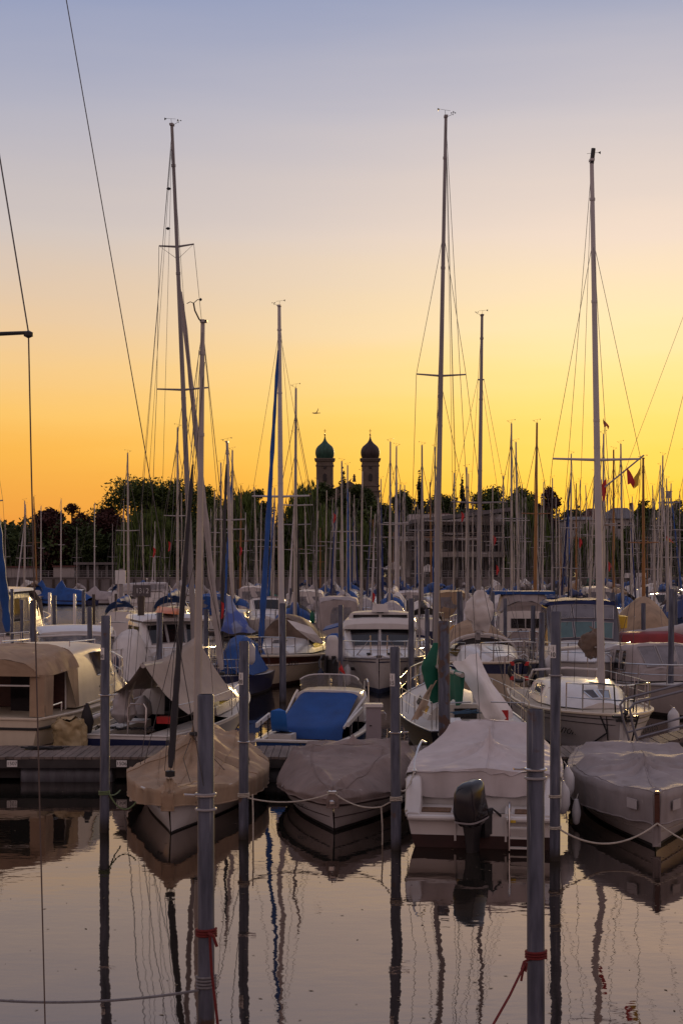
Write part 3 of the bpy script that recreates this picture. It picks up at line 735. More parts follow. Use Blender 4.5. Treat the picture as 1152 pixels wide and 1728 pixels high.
def masthead(root, top, kind=0, sc=1.0):
    sc *= .42; mb = MB(); t = Vector(top)
    mb.tube([t, t + Vector((-.02, 0, .34 * sc))], .009 * sc, 4)
    a = t + Vector((-.02, 0, .34 * sc)); mb.tube([a + Vector((-.22 * sc, 0, .02)), a + Vector((.24 * sc, 0, -.01))], .007 * sc, 4)
    mb.slab([a + Vector((-.22 * sc, 0, .02)), a + Vector((-.34 * sc, 0, .09 * sc)), a + Vector((-.33 * sc, 0, -.02))], .01)
    if kind:
        b = t + Vector((.02, 0, .02)); mb.tube([b, b + Vector((.22 * sc, 0, .10 * sc)), b + Vector((.30 * sc, 0, .12 * sc))], .010 * sc, 4); c = b + Vector((.30 * sc, 0, .2 * sc))
        mb.tube([c - Vector((0, 0, .12 * sc)), c], .008 * sc, 4)
        for k in range(3):
            an = k * 2.1 + .4; d = Vector((math.cos(an), math.sin(an), 0)) * .10 * sc
            mb.tube([c, c + d], .006 * sc, 4); mb.lathe(c + d, [(.012 * sc, -.03 * sc), (.035 * sc, 0), (.012 * sc, .03 * sc)], 6)
        mb.tube([t, t + Vector((0, 0, .12 * sc))], .02 * sc, 6)
    return mb.build('wind_vane', BLACK, root)
def rig(root, base, top, r, m, spr=(), chain=None, bow=None, stern=None, frac=1.0, furl=None, wire=.006, sides=8, vane=1, vsc=1.0, fine=True, fittings=True):
    base, top = Vector(base), Vector(top)
    def at(f): return base.lerp(top, f)
    mb = MB(); n = 12
    mb.tube([at(i / n) for i in range(n + 1)], [r * (1.04 if i < n * .3 else 1.04 - .46 * (i / n - .3) / .7) for i in range(n + 1)], sides)
    if fittings:
        for f in (.22, .47, .52, .74, .93): mb.tube([at(f) - Vector((0, 0, .03)), at(f) + Vector((0, 0, .03))], r * (1.14 - .36 * f), sides)
    if fittings: mb.box(at(1) + Vector((0, 0, .03)), (r * 1.3, r * 2.0, .05))
    mast = mb.build('mast', m, root)
    tips = []
    for f, hw in spr:
        c = at(f); l, q = c + Vector((-hw, -.05, .03)), c + Vector((hw, -.05, .03)); tips.append((f, l, q))
        for e in (l, q): MB().tube([c, e], [r * .42, r * .28], 6).build('spreader', m, root)
    st = []
    if chain:
        for sd, idx in ((-1, 1), (1, 2)):
            ch = Vector((sd * chain[0], chain[1], chain[2]))
            st.append([at(frac if frac < 1 else .995)] + [t[idx] for t in sorted(tips, key=lambda q: -q[0])] + [ch])
            if fine:
                f0 = spr[0][0] if spr else .5
                st.append([at(f0 - .01), ch + Vector((0, -.35, 0))])
    for p in st: MB().tube(p, wire, 4).build('shroud', WIRE, root)
    if bow is not None:
        MB().tube([at(frac), Vector(bow)], wire, 4).build('forestay', WIRE, root)
        if furl:
            fm, fr = furl[0], furl[1]; f0 = furl[2] if len(furl) > 2 else .06; f1 = furl[3] if len(furl) > 3 else .95
            a, b = Vector(bow), at(frac); k = 22; pts = []
            for i in range(k + 1):
                f = f0 + (f1 - f0) * i / k; pts.append(a.lerp(b, f))
            rs = [fr * (1.0 - .55 * (i / k)) * (1 + .14 * math.sin(i * 2.3) + .08 * math.sin(i * 5.1)) * (.55 if i in (0, k) else 1) for i in range(k + 1)]
            MB().tube(pts, rs, 8).build('furled_sail', fm, root)
            MB().lathe(a.lerp(b, max(0, f0 - .012)), [(.04, -.05), (.075, -.04), (.075, .04), (.04, .05)], 10).build('furler_drum', BLACK, root)
    if stern is not None: MB().tube([at(.995), Vector(stern)], wire, 4).build('backstay', WIRE, root)
    if vane is not None: masthead(root, top, vane, vsc)
    return mast
def boomcover(root, a, b, m, r=.13, boom=ALU, name='sail_cover', seed=0, collar=True):
    a, b = Vector(a), Vector(b); rnd = random.Random(seed)
    MB().tube([a, b], .05, 8).build('boom', boom, root)
    k = 16; pts = [a.lerp(b, i / k) + Vector((0, 0, r * .75)) for i in range(k + 1)]
    rows = []
    for i, p in enumerate(pts):
        f = i / k; rr = r * (1.35 - .75 * f) * (1 + .1 * rnd.uniform(-1, 1)); hh = rr * (1.7 - .5 * f)
        if i in (0, k): rr *= .5; hh *= .55
        ring = []
        for q in range(10):
            an = 2 * PI * q / 10; d = (b - a).normalized(); sdv = Vector((d.y, -d.x, 0)).normalized()
            ring.append(p + sdv * (rr * math.sin(an)) + Vector((0, 0, hh * math.cos(an) * (1 if math.cos(an) > 0 else .8))) + Vector((0, 0, .012 * rnd.uniform(-1, 1))))
        rows.append(ring)
    mb = MB().grid(rows, wrap=True); mb.poly(rows[0]); mb.poly(rows[-1])
    return mb.build(name, m, root, smooth=60)
def folds(y, x, pts):
    z = 0
    for py, px_, k, amp, rad in pts:
        dy, dx = y - py, x - px_; r = math.hypot(dx, dy)
        an = math.atan2(dx, dy); z += amp * math.sin(an * k + 1.3 * math.sin(3 * an)) * math.exp(-r / rad) * min(1, r / .15)
    return z
def tent(h, y0, y1, edge, sup, nu=56, nv=96, it=900):
    """height of a taut cloth hung from the gunwale edge over poles and frames: a relaxed membrane over the supports"""
    Z = np.zeros((nv + 1, nu + 1)); ob = np.full(Z.shape, -1.0)
    ys = np.linspace(y0, y1, nv + 1); us = np.linspace(-1, 1, nu + 1)
    E = np.array([edge(h.t(y)) for y in ys])
    for line in sup:
        for a, b in zip(line, line[1:] if len(line) > 1 else line):
            for k in range(81):
                f = k / 80; y, u, z = [p + (q - p) * f for p, q in zip(a, b)]
                j = int(round((y - y0) / (y1 - y0) * nv)); i = int(round((u + 1) / 2 * nu))
                if 0 <= j <= nv and 0 <= i <= nu: ob[j, i] = max(ob[j, i], z)
    Z = np.maximum(ob, E[:, None] + 0 * Z)
    dy = (y1 - y0) / nv; wx = np.array([max(.12, h.w(min(1, max(0, h.t(y))))) * 2 / nu for y in ys])
    cx = (1 / wx ** 2)[1:-1, None]; cy = 1 / dy ** 2
    for _ in range(it):
        Z[1:-1, 1:-1] = (cx * (Z[1:-1, :-2] + Z[1:-1, 2:]) + cy * (Z[:-2, 1:-1] + Z[2:, 1:-1])) / (2 * cx + 2 * cy)
        Z[0, 1:-1] = Z[1, 1:-1]; Z[-1, 1:-1] = Z[-2, 1:-1]
        Z = np.maximum(Z, ob); Z[:, 0] = E; Z[:, -1] = E
    def H(t, u):
        j = min(nv, max(0, int(round((h.y(t) - y0) / (y1 - y0) * nv)))); i = min(nu, max(0, int(round((u + 1) / 2 * nu))))
        return float(Z[j, i])
    return H
def cover(root, h, m, H, y0, y1, hem, k=1.03, nu=56, nv=96, fl=(), name='cover', noise_amp=.012, seed=0, bowout=.06, seams=(), pleat=.012):
    """draped tarpaulin over hull h: H(t,u) is the height above the sheer; hem(t) is how far below the sheer the skirt hangs"""
    rows = []
    us = [-1 - .34, -1 - .2, -1 - .08] + [-1 + 2 * i / nu for i in range(nu + 1)] + [1 + .08, 1 + .2, 1 + .34]
    for j in range(nv + 1):
        y = y0 + (y1 - y0) * j / nv; t = h.t(y); sh = h.z(min(1, max(0, t))); w = h.w(min(1, max(0, t))) * k + .02 + (bowout * sst(.8, 1, t)); row = []
        for u in us:
            au = abs(u); sg = 1 if u > 0 else -1
            if au <= 1:
                x = u * w; z = sh + .02 + H(t, u)
                z += folds(y, x, fl) * (1 - au ** 6) + pleat * math.sin(y * 9 + 2.2 * math.sin(y * 3.1 + seed) + 3 * au * sg) * au ** 3 * (1 - au ** 8) + noise_amp * noise.noise(Vector((x * 1.7, y * 1.7, seed))) * 1.6 + noise_amp * .5 * noise.noise(Vector((x * 5, y * 4, seed + 9))) + noise_amp * 1.1 * (abs(noise.noise(Vector((x * 1.3 + y * .6, y * 1.0 - x * .5, seed + 20)))) - .2) + noise_amp * .8 * (abs(noise.noise(Vector((x * 2.6 - y, y * 2.2 + x, seed + 30)))) - .2)
            else:
                q = (au - 1) / .34; d = hem(t); z = sh + .02 + H(t, sg) - q * d
                wob = .012 * math.sin(y * 13 + sg + seed) * q + .02 * noise.noise(Vector((y * 4, sg * 3, seed)))
                hp = h.pt(min(1, max(0, t)), max(.02, min(sh, z)), sg)
                x = sg * (max(abs(hp.x) + .025, w - .02 * q)) + sg * wob
                z += .02 * noise.noise(Vector((y * 3, sg, seed + 4))) * q
            row.append(Vector((x, y, z)))
        rows.append(row)
    # front skirt
    t = min(1, h.t(y1)); d = hem(1.0); last = rows[-1]
    for q in (.3, .65, 1.0): rows.append([p + Vector((0, -.02 * q, -max(0, (p.z - (h.z(1) - d))) * q)) for p in last])
    mb = MB().grid(rows)
    o = mb.build(name, m, root, smooth=180)
    up = Vector((0, 0, .006))
    for kind, val in seams:
        if kind == 'u': ln = [r[3 + int(round((val + 1) / 2 * nu))] + up for r in rows[:nv + 1]]
        else: ln = [p + up for p in rows[int(round((val - y0) / (y1 - y0) * nv))][3:-3]]
        MB().tube(ln, .0085, 5).build('seam', m, o)
    lo_ = [r[0] for r in rows[:nv + 1]] + [p for p in rows[-1]] + [r[-1] for r in rows[:nv + 1]][::-1]
    MB().tube(lo_, .012, 5).build('hem', m, o)
    return o
def outboard(root, loc, rz=0, sc=1.0, m=None, tilt=0):
    o = Vector(loc); M = Matrix.Rotation(rz, 3, 'Z') @ Matrix.Rotation(tilt, 3, 'X')
    def T(v): return o + M @ (Vector(v) * sc)
    def ring(z, w, l, y=0, n=20, p=3.4):
        out = []
        for i in range(n):
            a = 2 * PI * i / n; c, s = math.cos(a), math.sin(a)
            out.append(T((w * math.copysign(abs(c) ** (2 / p), c), y + l * math.copysign(abs(s) ** (2 / p), s), z)))
        return out
    rows = [ring(.02, .16, .22), ring(.10, .20, .29, .0), ring(.26, .215, .32, -.02), ring(.40, .19, .31, -.03), ring(.56, .175, .30, -.02), ring(.66, .15, .26, .02), ring(.70, .10, .19, .06), ring(.71, .04, .09, .08)]
    mb = MB().grid(rows, wrap=True); mb.poly(rows[0][::-1]); mb.poly(rows[-1])
    cw = mb.build('cowling', m or GLOSSK, root, smooth=50)
    mb = MB().grid([ring(.09, .212, .305, 0), ring(.12, .214, .308, 0)], wrap=True); mb.build('trim_band', GREYALU, cw)
    rows = [ring(.02, .12, .19, .02), ring(-.18, .085, .16, .0), ring(-.46, .06, .14, -.02), ring(-.52, .06, .14, -.02), ring(-.95, .035, .12, -.03)]
    mb = MB().grid(rows, wrap=True); mb.poly(rows[0]); mb.poly(rows[-1][::-1])
    mb.slab([T((-.12, -.30, -.50)), T((.12, -.30, -.50)), T((.12, .14, -.50)), T((-.12, .14, -.50))], .02 * sc)
    mb.tube([T((0, -.2, -.72)), T((0, -.05, -.72)), T((0, .2, -.72))], [.02 * sc, .07 * sc, .02 * sc], 8)
    mb.build('leg', BLACK, cw)
    mb = MB(); mb.box(T((0, .26, -.08)), (.26 * sc, .16 * sc, .34 * sc), rz); mb.box(T((-.1, .36, -.02)), (.05 * sc, .2 * sc, .42 * sc), rz); mb.box(T((.1, .36, -.02)), (.05 * sc, .2 * sc, .42 * sc), rz)
    mb.tube([T((.06, .2, .05)), T((.2, .34, .2)), T((.24, .5, .06)), T((.2, .6, -.1))], .022 * sc, 6); mb.tube([T((-.06, .2, .05)), T((-.16, .36, .16)), T((-.14, .55, 0))], .018 * sc, 6)
    mb.build('bracket', BLACK, cw)
    mb = MB()
    for k in range(3):
        a = k * 2.094; c, s_ = math.cos(a), math.sin(a)
        mb.slab([T((.03 * c, -.26, -.72 + .03 * s_)), T((.16 * c - .06 * s_, -.24, -.72 + .16 * s_ + .06 * c)), T((.17 * c + .05 * s_, -.29, -.72 + .17 * s_ - .05 * c))], .01 * sc)
    mb.build('propeller', BLACK, cw)
    return cw
def fender(label, loc, m=FENDER, r=.11, l=.55, top=None, group=None):
    t = thing('fender', label, 'fender', loc, 0, group)
    MB().lathe((0, 0, 0), [(.02, -l / 2 - .03), (.05, -l / 2), (r * .8, -l / 2 + .05), (r, -l / 2 + .12), (r, l / 2 - .12), (r * .8, l / 2 - .05), (.04, l / 2 + .02), (.03, l / 2 + .06)], 14).build('body', m, t)
    tp = Vector(top) - Vector(loc) if top else Vector((0, .1, l / 2 + .5))
    MB().tube([(0, 0, l / 2 + .05), tp], .008, 5).build('line', ROPE, t)
    return t
def rope(label, pts, m=ROPE, r=.011, cat='rope', group='mooring ropes', name='mooring_rope'):
    o = MB().tube(pts, r, 6).build(name, m); return tag(o, label, cat, group)
def pile(label, px, top, d, dia=.145, m=None, plate=None, group='grey steel mooring piles', name='mooring_pile', ring=None, slope=0):
    x = (px - CX) / FPX * d; zt = CAMZ + (HY - top) / FPX * d
    t = thing(name, label, 'pile', (x, d, 0), 0, group); r = dia / 2
    lr = random.Random(int(px * 7 + top)); t.rotation_euler = (R(lr.uniform(-.5, .5)), R(lr.uniform(-.45, .45)), 0)
    mb = MB(); n = 20
    mb.lathe((0, 0, 0), [(r, -1.2), (r, zt - .012), (r - .010, zt), (r - .014, zt - .03), (r * .5, zt - .05), (.005, zt - .052)], n)
    mb.build('shaft', m or PILE, t, smooth=40)
    for zr, kind in (ring or []):
        mb = MB(); rr = r + .012
        mb.tube([(rr * math.cos(a * PI / 10), rr * math.sin(a * PI / 10), zr) for a in range(20)], .012, 6, closed=True)
        if kind:
            e = -1 if kind < 0 else 1
            mb.tube([(e * rr, -.02, zr), (e * (rr + .10), -.05, zr + .01)], .010, 6)
        mb.build('collar', STEEL if kind else GREYALU, t)
    if plate:
        zp, tx = plate; zp = CAMZ + (HY - zp) / FPX * d - 0.0
        # plate bent round the pile, facing the camera's left
        n = 6; a0, a1 = R(-165), R(-95); rr = r + .004
        arc = [a0 + (a1 - a0) * i / n for i in range(n + 1)]
        mb = MB().grid([[Vector((rr * math.cos(a), rr * math.sin(a), z)) for a in arc] for z in (zp - .09, zp + .09)])
        pl = mb.build('number_plate', PLATE, t); am = (a0 + a1) / 2
        q = (r + .006)
        def on(a, z): return Vector((q * math.cos(a), q * math.sin(a), z))
        mid = lambda f: a0 + (a1 - a0) * f
        mb = MB(); mb.add([on(mid(.12), zp + .035), on(mid(.62), zp + .0), on(mid(.62), zp + .035), on(mid(.62), zp + .07)], [(0, 1, 2), (0, 2, 3)]); mb.build('arrow', INK, pl, smooth=0)
        aa = mid(.52); text(tx, .085, INK, pl, (math.cos(aa) * (r + .008), math.sin(aa) * (r + .008), zp - .045), (R(90), 0, aa + R(90)), ext=.001)
    return t
# ---------------------------------------------------------------- front row of boats (between the camera and the jetty)
FR = 'boats in the front row before the jetty'
# tan covered day sailer
A = thing('sailboat', 'small white sailboat under a tan canvas cover with black furled jib', 'sailboat', (-2.50, 24.35, 0), PI - R(1.5), FR)
h = Hull(6.2, 2.25, .62, .46, .72, 2.0, .35, boot=.03, full=.28, bowp=1.0)
h.build(A, [GEL, ANTI_K]); h.strake(A, DECK)
def HA(t, u):
    r = interp([(0, .35), (.12, .60), (.3, .70), (.50, .76), (.555, .86), (.62, .70), (.78, .42), (.92, .22), (1, .16)], t)
    p = interp([(0, 1.5), (.3, 1.2), (.5, .95), (.556, .72), (.62, .9), (.8, 1.15), (1, 1.6)], t)
    au = abs(u)
    b = .09 * math.exp(-((t - .33) / .05) ** 2 - ((u + .30) / .22) ** 2) + .16 * math.exp(-((t - .2) / .06) ** 2 - ((u + .42) / .16) ** 2)
    return r * (1 - au ** p) + .04 * (1 - au ** 8) + b
HA = tent(h, -3.15, 3.22, lambda t: .03, [[(.35, 0, .90)], [(.25, 0, .80), (-1.2, 0, .66), (-2.9, 0, .50)], [(2.95, -.3, .20), (2.95, .3, .20)], [(-1.25, -.50, .60), (-1.25, -.25, .70)], [(-1.9, -.55, .50), (-1.9, .55, .46)], [(-2.6, -.6, .36), (-2.6, .6, .36)]])
cover(A, h, TAN, HA, -3.15, 3.22, lambda t: .30 - .08 * sst(.8, 1, t), fl=[(.45, 0, 9, .05, 1.0), (-1.8, -.3, 7, .05, .8), (3.0, 0, 6, .03, .6)], noise_amp=.05, seed=2, k=1.05, seams=[('u', 0), ('u', -.5), ('u', .5), ('y', .4), ('y', -1.5)])
rig(A, (-.07, .35, .9), (-.17, .35, 8.15), .062, ALU, spr=(), chain=(.95, .1, .5), bow=(0, 2.98, .86), furl=(DARKC, .058, .02, .67), frac=.99, wire=.006, vane=None)
MB().lathe((-.07, .35, 1.18), [(.05, 0), (.13, .02), (.12, .06), (.05, .08)], 12).build('mast_collar', DKROPE, A)
mb = MB(); b0 = Vector((-.17, .35, 8.15)); c0 = b0 + Vector((.13, .2, .30))
mb.tube([b0, b0 + Vector((.05, .1, .05)), b0 + Vector((.11, .18, .18)), c0], .013, 6); mb.tube([c0, c0 + Vector((.05, .02, .02)), c0 + Vector((.11, .02, -.01))], .007, 5); mb.tube([c0, c0 + Vector((-.07, 0, .06)), c0 + Vector((-.12, 0, .05))], .007, 5)
mb.lathe(c0 + Vector((-.12, 0, .06)), [(.008, -.025), (.025, 0), (.008, .025)], 6); mb.box(b0 + Vector((-.03, 0, .03)), (.09, .10, .04)); mb.build('wind_sensor', BLACK, A)
for k, (dx, zz_) in enumerate(((.05, 7.7), (-.05, 7.5), (.09, 6.9))): MB().tube([(dx * 1.0 - .15, .30, zz_), (dx * .6, 1.2, 4.4), (.0 + dx, 2.9, .95)], .0045, 4).build('halyard', DKROPE if k else ROPE, A)
MB().tube([(-.02, .42, 1.15), (-.35, .8, .92), (-.62, .9, .66), (-.8, 1.1, .5)], .007, 4).build('lacing', DKROPE, A)
MB().tube([(.02, .42, 1.15), (.0, 1.5, .95), (-.2, 2.2, .7), (-.35, 2.6, .42)], .006, 4).build('lacing', DKROPE, A)
text('N762', .10, INK, A, h.pt(.93, .36, 1, .012) , (R(84), 0, R(180 - 58)), ext=.001)
# covered motorboat, bow to camera
B = thing('motorboat', 'small motorboat fully wrapped in a taupe canvas cover, bow forward', 'motorboat', (.12, 24.25, 0), PI - R(5.0), FR)
h = Hull(5.7, 2.35, .50, .40, .9, 2.3, .42, boot=.05, full=.24, bowp=.85, dip=.05)
h.build(B, [GREYHULL, ANTI_K]); h.strake(B, mat('dark_strake', (.03, .012, .012), .5), .86, .032)
h.strake(B, mat('hull_line', (.05, .03, .03), .5), .45, .008, 'hull_stripe')
def HB(t, u):
    r = interp([(0, .28), (.12, .46), (.3, .50), (.46, .56), (.52, .55), (.97, .19), (1.05, .16)], t)
    p = interps([(0, 5), (.44, 9), (.56, 7), (.8, 2.6), (1, 1.7)], t)
    peak = .12 * max(0, 1 - abs(t - .2) / .1) * max(0, 1 - abs(u - .05) / .4)
    au = abs(u)
    crease = .075 * math.exp(-((au - interp([(.5, .80), (.97, .12)], t)) / .075) ** 2) * sst(.5, .6, t)
    return r * (1 - au ** p) + crease + peak + .03 * (1 - au ** 10)
HB0 = HB
HB1 = tent(h, -2.95, 2.92, lambda t: .03, [[(.10, -.80, .50), (.0, -.70, .57), (-.05, 0, .60), (.0, .70, .57), (.10, .80, .50)], [(2.80, -.35, .20), (2.82, .35, .20)], [(-2.1, -.78, .40), (-2.1, .78, .40)], [(-1.5, .05, .66)], [(.10, -.80, .50), (1.4, -.42, .30), (2.8, -.2, .2)], [(.10, .80, .50), (1.4, .42, .30), (2.8, .2, .2)]])
HB = lambda t, u: .6 * HB1(t, u) + .4 * HB0(t, u)
cover(B, h, TAUPE, HB, -2.95, 2.92, lambda t: .07 + .02 * sst(.7, 1, t), fl=[(2.75, 0, 10, .04, .7), (.2, .75, 6, .035, .6), (.2, -.75, 6, .035, .6)], pleat=.008, noise_amp=.026, seed=5, k=1.04, seams=[('u', .5), ('u', -.5), ('y', -.1)])
mb = MB(); mb.tube([(-.07, 2.84, .60), (-.05, 2.95, .66), (.05, 2.95, .66), (.07, 2.84, .60)], .016, 6); mb.lathe((0, 2.98, .50), [(.02, -.04), (.045, -.02), (.045, .02), (.02, .04)], 8); mb.box((0, 2.9, .63), (.16, .06, .03)); mb.build('bow_fitting', STEEL, B)
text('KN 708', .085, INK, B, h.pt(.83, .25, 1, .02), (R(78), 0, R(180 - 36)), ext=.001); text('KN 708', .085, INK, B, h.pt(.83, .25, -1, .02), (R(78), 0, R(180 + 36)), ext=.001)
# white runabout, stern to camera
C_ = thing('motorboat', 'white motorboat seen from its stern with a black outboard and pale cover', 'motorboat', (2.43, 23.4, 0), R(-8.0), FR)
h = Hull(6.2, 2.3, 1.0, .5, .93, 2.6, .4, boot=.18, full=.13, bowp=.8, sheer=[(0, .50), (.045, .52), (.12, .93), (.6, .95), (1, 1.05)], mid=.3, ns=30)
h.build(C_, [GEL, ANTI_R]); h.strake(C_, mat('cream_rail', (.55, .5, .4), .5), 1, .03, trans=False)
ys = -3.1
mb = MB()
for x0, x1 in ((-1.05, -.36), (.36, 1.05)):  # bathing platforms with rounded lip
    mb.add(*[[(x0, ys - .10, .40), (x1, ys - .10, .40), (x1, ys - .10, .47), (x0, ys - .10, .47), (x0, ys + .72, .50), (x1, ys + .72, .50), (x0, ys + .72, .40), (x1, ys + .72, .40)], [(0, 1, 2, 3), (3, 2, 5, 4), (0, 3, 4, 6), (1, 7, 5, 2), (0, 6, 7, 1)]])
    mb.tube([(x0, ys - .10, .44), (x1, ys - .10, .44)], .038, 8)
mb.box((0, ys + .78, .66), (2.0, .06, .56)); mb.box((0, ys + .4, .22), (.72, .7, .1)); 
mb.slab([(-.36, ys + .0, .1), (-.36, ys + .72, .1), (-.36, ys + .72, .5), (-.36, ys - .05, .46)], .03); mb.slab([(.36, ys + .0, .1), (.36, ys + .72, .1), (.36, ys + .72, .5), (.36, ys - .05, .46)], .03)
mb.build('swim_platform', GEL, C_, smooth=30)
for x in (-.70, .72):
    mb = MB()
    for k in range(6): mb.box((x, ys + .12 + k * .055, .497), (.50, .045, .016))
    mb.build('teak_pad', TEAK, C_, smooth=0)
for sd in (-1, 1):  # side coamings sweeping down to the platform
    mb = MB(); rows = []
    for y, z in ((ys - .05, .50), (ys + .12, .58), (ys + .3, .74), (ys + .5, .90), (ys + .75, .95), (ys + 1.1, .96)):
        t = max(0, h.t(y)); w = h.w(t); rows.append([(sd * (w + .01), y, .44), (sd * (w + .015), y, z - .03), (sd * (w - .03), y, z), (sd * (w - .16), y, z), (sd * (w - .20), y, z - .04), (sd * (w - .22), y, .46)])
    mb.grid(rows); mb.poly(rows[0]); mb.build('coaming', GEL, C_, smooth=45)
def HC(t, u):
    au = abs(u); y = h.y(t)
    box = interp([(-2.4, .02), (-1.6, .03), (-.9, .07), (-.3, .20), (.5, .47), (.9, .46), (2.6, .18), (3.1, .1)], y)
    p = interps([(-2.4, 2), (-.5, 3), (.5, 5), (3, 3)], y)
    r = math.hypot((y + .95) / 1.05, (u - .02) / .62); pk = .33 * max(0, 1 - r) ** 1.25
    rdg = .06 * math.exp(-((u - .02) / .10) ** 2) * sst(-1.0, -.8, y) * (1 - sst(.3, .6, y))
    return box * (1 - au ** p) + pk + rdg + .03 * (1 - au ** 10)
HC = tent(h, -2.42, 3.0, lambda t: .03, [[(-.95, .02, .54)], [(.85, -.70, .34), (.9, -.60, .40), (.95, 0, .43), (.9, .60, .40), (.85, .70, .34)], [(-2.36, -.92, .05), (-2.36, .92, .05)], [(2.7, -.3, .12), (2.7, .3, .12)], [(1.6, -.5, .36), (1.6, .5, .36)]])
cover(C_, h, LILAC, HC, -2.42, 3.0, lambda t: .12, fl=[(-.95, .02, 8, .05, .8), (-2.3, .9, 6, .04, .4), (-2.2, .2, 7, .035, .5)], noise_amp=.028, seed=8, k=1.0, seams=[('u', .02), ('y', .95)])
rows = []
for j, z in enumerate((.0, .12, .24, .33)):  # aft flap of the cover tucked behind the engine
    rows.append([Vector((-1.0 + 2.0 * i / 30, -2.40 - .10 * z - .04 * math.sin(i * .9) * z * 3, .99 + .06 * math.exp(-((i - 15) / 6) ** 2) - z - .07 * z * 3 * abs(math.sin(i * .26)))) for i in range(31)])
MB().grid(rows).build('cover_flap', LILAC, C_, smooth=180)
ob = outboard(C_, (-.12, ys - .28, .38), R(-28), .88, tilt=R(6))
mb = MB()
for x in (.40, .72): mb.tube([(x, ys + .2, .50), (x, ys + .2, .62), (x, ys + .05, .66), (x, ys - .14, .60), (x, ys - .20, .4), (x, ys - .20, .02)], .016, 6)
mb.build('ladder', STEEL, C_)
mb = MB()
for z in (.06, .20, .34): mb.box((.56, ys - .20, z), (.30, .06, .025))
mb.build('ladder_step', DECK, C_, smooth=0)
MB().tube([(-1.02, -2.45, .96), (-1.03, -2.3, 1.12), (-1.0, -2.0, 1.28), (-.97, -1.7, 1.36), (-.93, -1.4, 1.30)], .016, 6).build('grab_rail', STEEL, C_)
MB().box((-.30, ys - .14, .44), (.10, .03, .035)).build('reflector', YELC, C_, smooth=0); MB().box((.44, ys - .14, .42), (.10, .03, .035)).build('reflector', YELC, C_, smooth=0)
MB().lathe((-1.02, -2.42, .97), [(.03, 0), (.04, .03), (.02, .06)], 8).build('cleat', STEEL, C_)
# right-hand covered boat
D = thing('motorboat', 'motorboat under a grey cover with two sewn window patches on the bow', 'motorboat', (4.88, 23.15, 0), PI - R(8), FR)
h = Hull(6.1, 2.2, .54, .42, .8, 2.0, .36, boot=.05, full=.26, bowp=.85, dip=.04)
h.build(D, [GREYHULL, ANTI_K]); h.strake(D, mat('pale_strake', (.35, .3, .28), .5), .42, .012)
def HD(t, u):
    au = abs(u)
    edge = interps([(0, .24), (.6, .28), (.9, .30), (1, .30)], t)
    r = interps([(0, .20), (.2, .22), (.5, .26), (.66, .28), (.9, .06), (1, .02)], t)
    rr = math.hypot((t - .62) / .30, u / .75); pk = .10 * max(0, 1 - rr)
    p = interps([(0, 4), (.5, 5), (.7, 2.4), (1, 2)], t)
    return edge + r * (1 - au ** p) + pk + .03 * math.exp(-(u / .08) ** 2) * (1 - sst(.5, .66, t))
HD = tent(h, -3.1, 3.12, lambda t: .28, [[(.75, 0, .62)], [(.0, -.80, .48), (-.1, -.7, .55), (-.1, .7, .55), (.0, .80, .48)], [(-2.4, -.8, .46), (-2.4, .8, .46)], [(.75, 0, .62), (-.1, 0, .60)], [(2.9, -.5, .32), (2.95, 0, .34), (2.9, .5, .32)]])
cover(D, h, mat('mauve_grey_canvas', (.29, .25, .25), .82, var=.18, ns=1.4, bump=.010, bs=6, wear=.35, drops=.5), HD, -3.1, 3.12, lambda t: .46, fl=[(.75, 0, 9, .04, .9), (.9, 0, 14, .014, 1.2)], pleat=.007, noise_amp=.024, seed=11, k=1.05, bowout=.02, seams=[('u', 0), ('u', .93), ('u', -.93)])
for s in (-1, 1):
    w = MB(); 
    c = h.pt(.93, .60, s, .05); d = (h.pt(.96, .60, s, .05) - h.pt(.90, .60, s, .05)).normalized(); nn = Vector((s, .55, .12)).normalized()
    w.slab([c - d * .13 + Vector((0, 0, -.07)) + nn * .035, c + d * .13 + Vector((0, 0, -.07)) + nn * .035, c + d * .13 + Vector((0, 0, .07)) + nn * .035, c - d * .13 + Vector((0, 0, .07)) + nn * .035], .012 * s)
    pt = w.build('window_patch', SAILC, D, smooth=0)
mb = MB(); mb.box((0, 3.16, .60), (.07, .05, .44)); mb.lathe((0, 3.16, .82), [(.03, 0), (.05, .02), (.03, .05)], 8); mb.build('bow_post', MAHOG, D)
# ---------------------------------------------------------------- jetty
J0, J1 = 26.45, 28.15
PLANK = mat('jetty_planks', (.15, .115, .10), .85, var=.35, ns=2.6, stretch=(3, .4, 1), bump=.004, bs=14, wear=.35)
DARKWOOD = mat('jetty_beam', (.035, .03, .03), .8, var=.4, ns=3)
ZINC = mat('pontoon_zinc', (.13, .135, .16), .5, .3, var=.3, ns=2.5, stretch=(3, 1, .6), wear=.3)
Jt = thing('jetty', 'long weathered plank jetty on grey tank floats with berth numbers', 'jetty', (0, (J0 + J1) / 2, 0))
mb = MB(); x = -9.0; rnd = random.Random(3)
while x < 9.0:
    w = .145; mb.box((x + w / 2, rnd.uniform(-.012, .012), .475 + rnd.uniform(-.004, .004)), (w - .012, J1 - J0 + rnd.uniform(-.02, .02), .045)); x += w
mb.build('deck', PLANK, Jt, smooth=0)
mb = MB()
for y in (J0 - 27.3 + .04, J1 - 27.3 - .04): mb.box((0, y, .37), (18, .07, .16))
for i in range(-9, 10): mb.box((i * .98, 0, .36), (.08, 1.5, .12))
mb.build('beam', DARKWOOD, Jt, smooth=0)
mb = MB(); mb.box((0, -.50, .17), (17.6, .05, .22)); mb.box((0, .5, .17), (17.6, .05, .22)); mb.build('cross_beam', DARKWOOD, Jt, smooth=0)
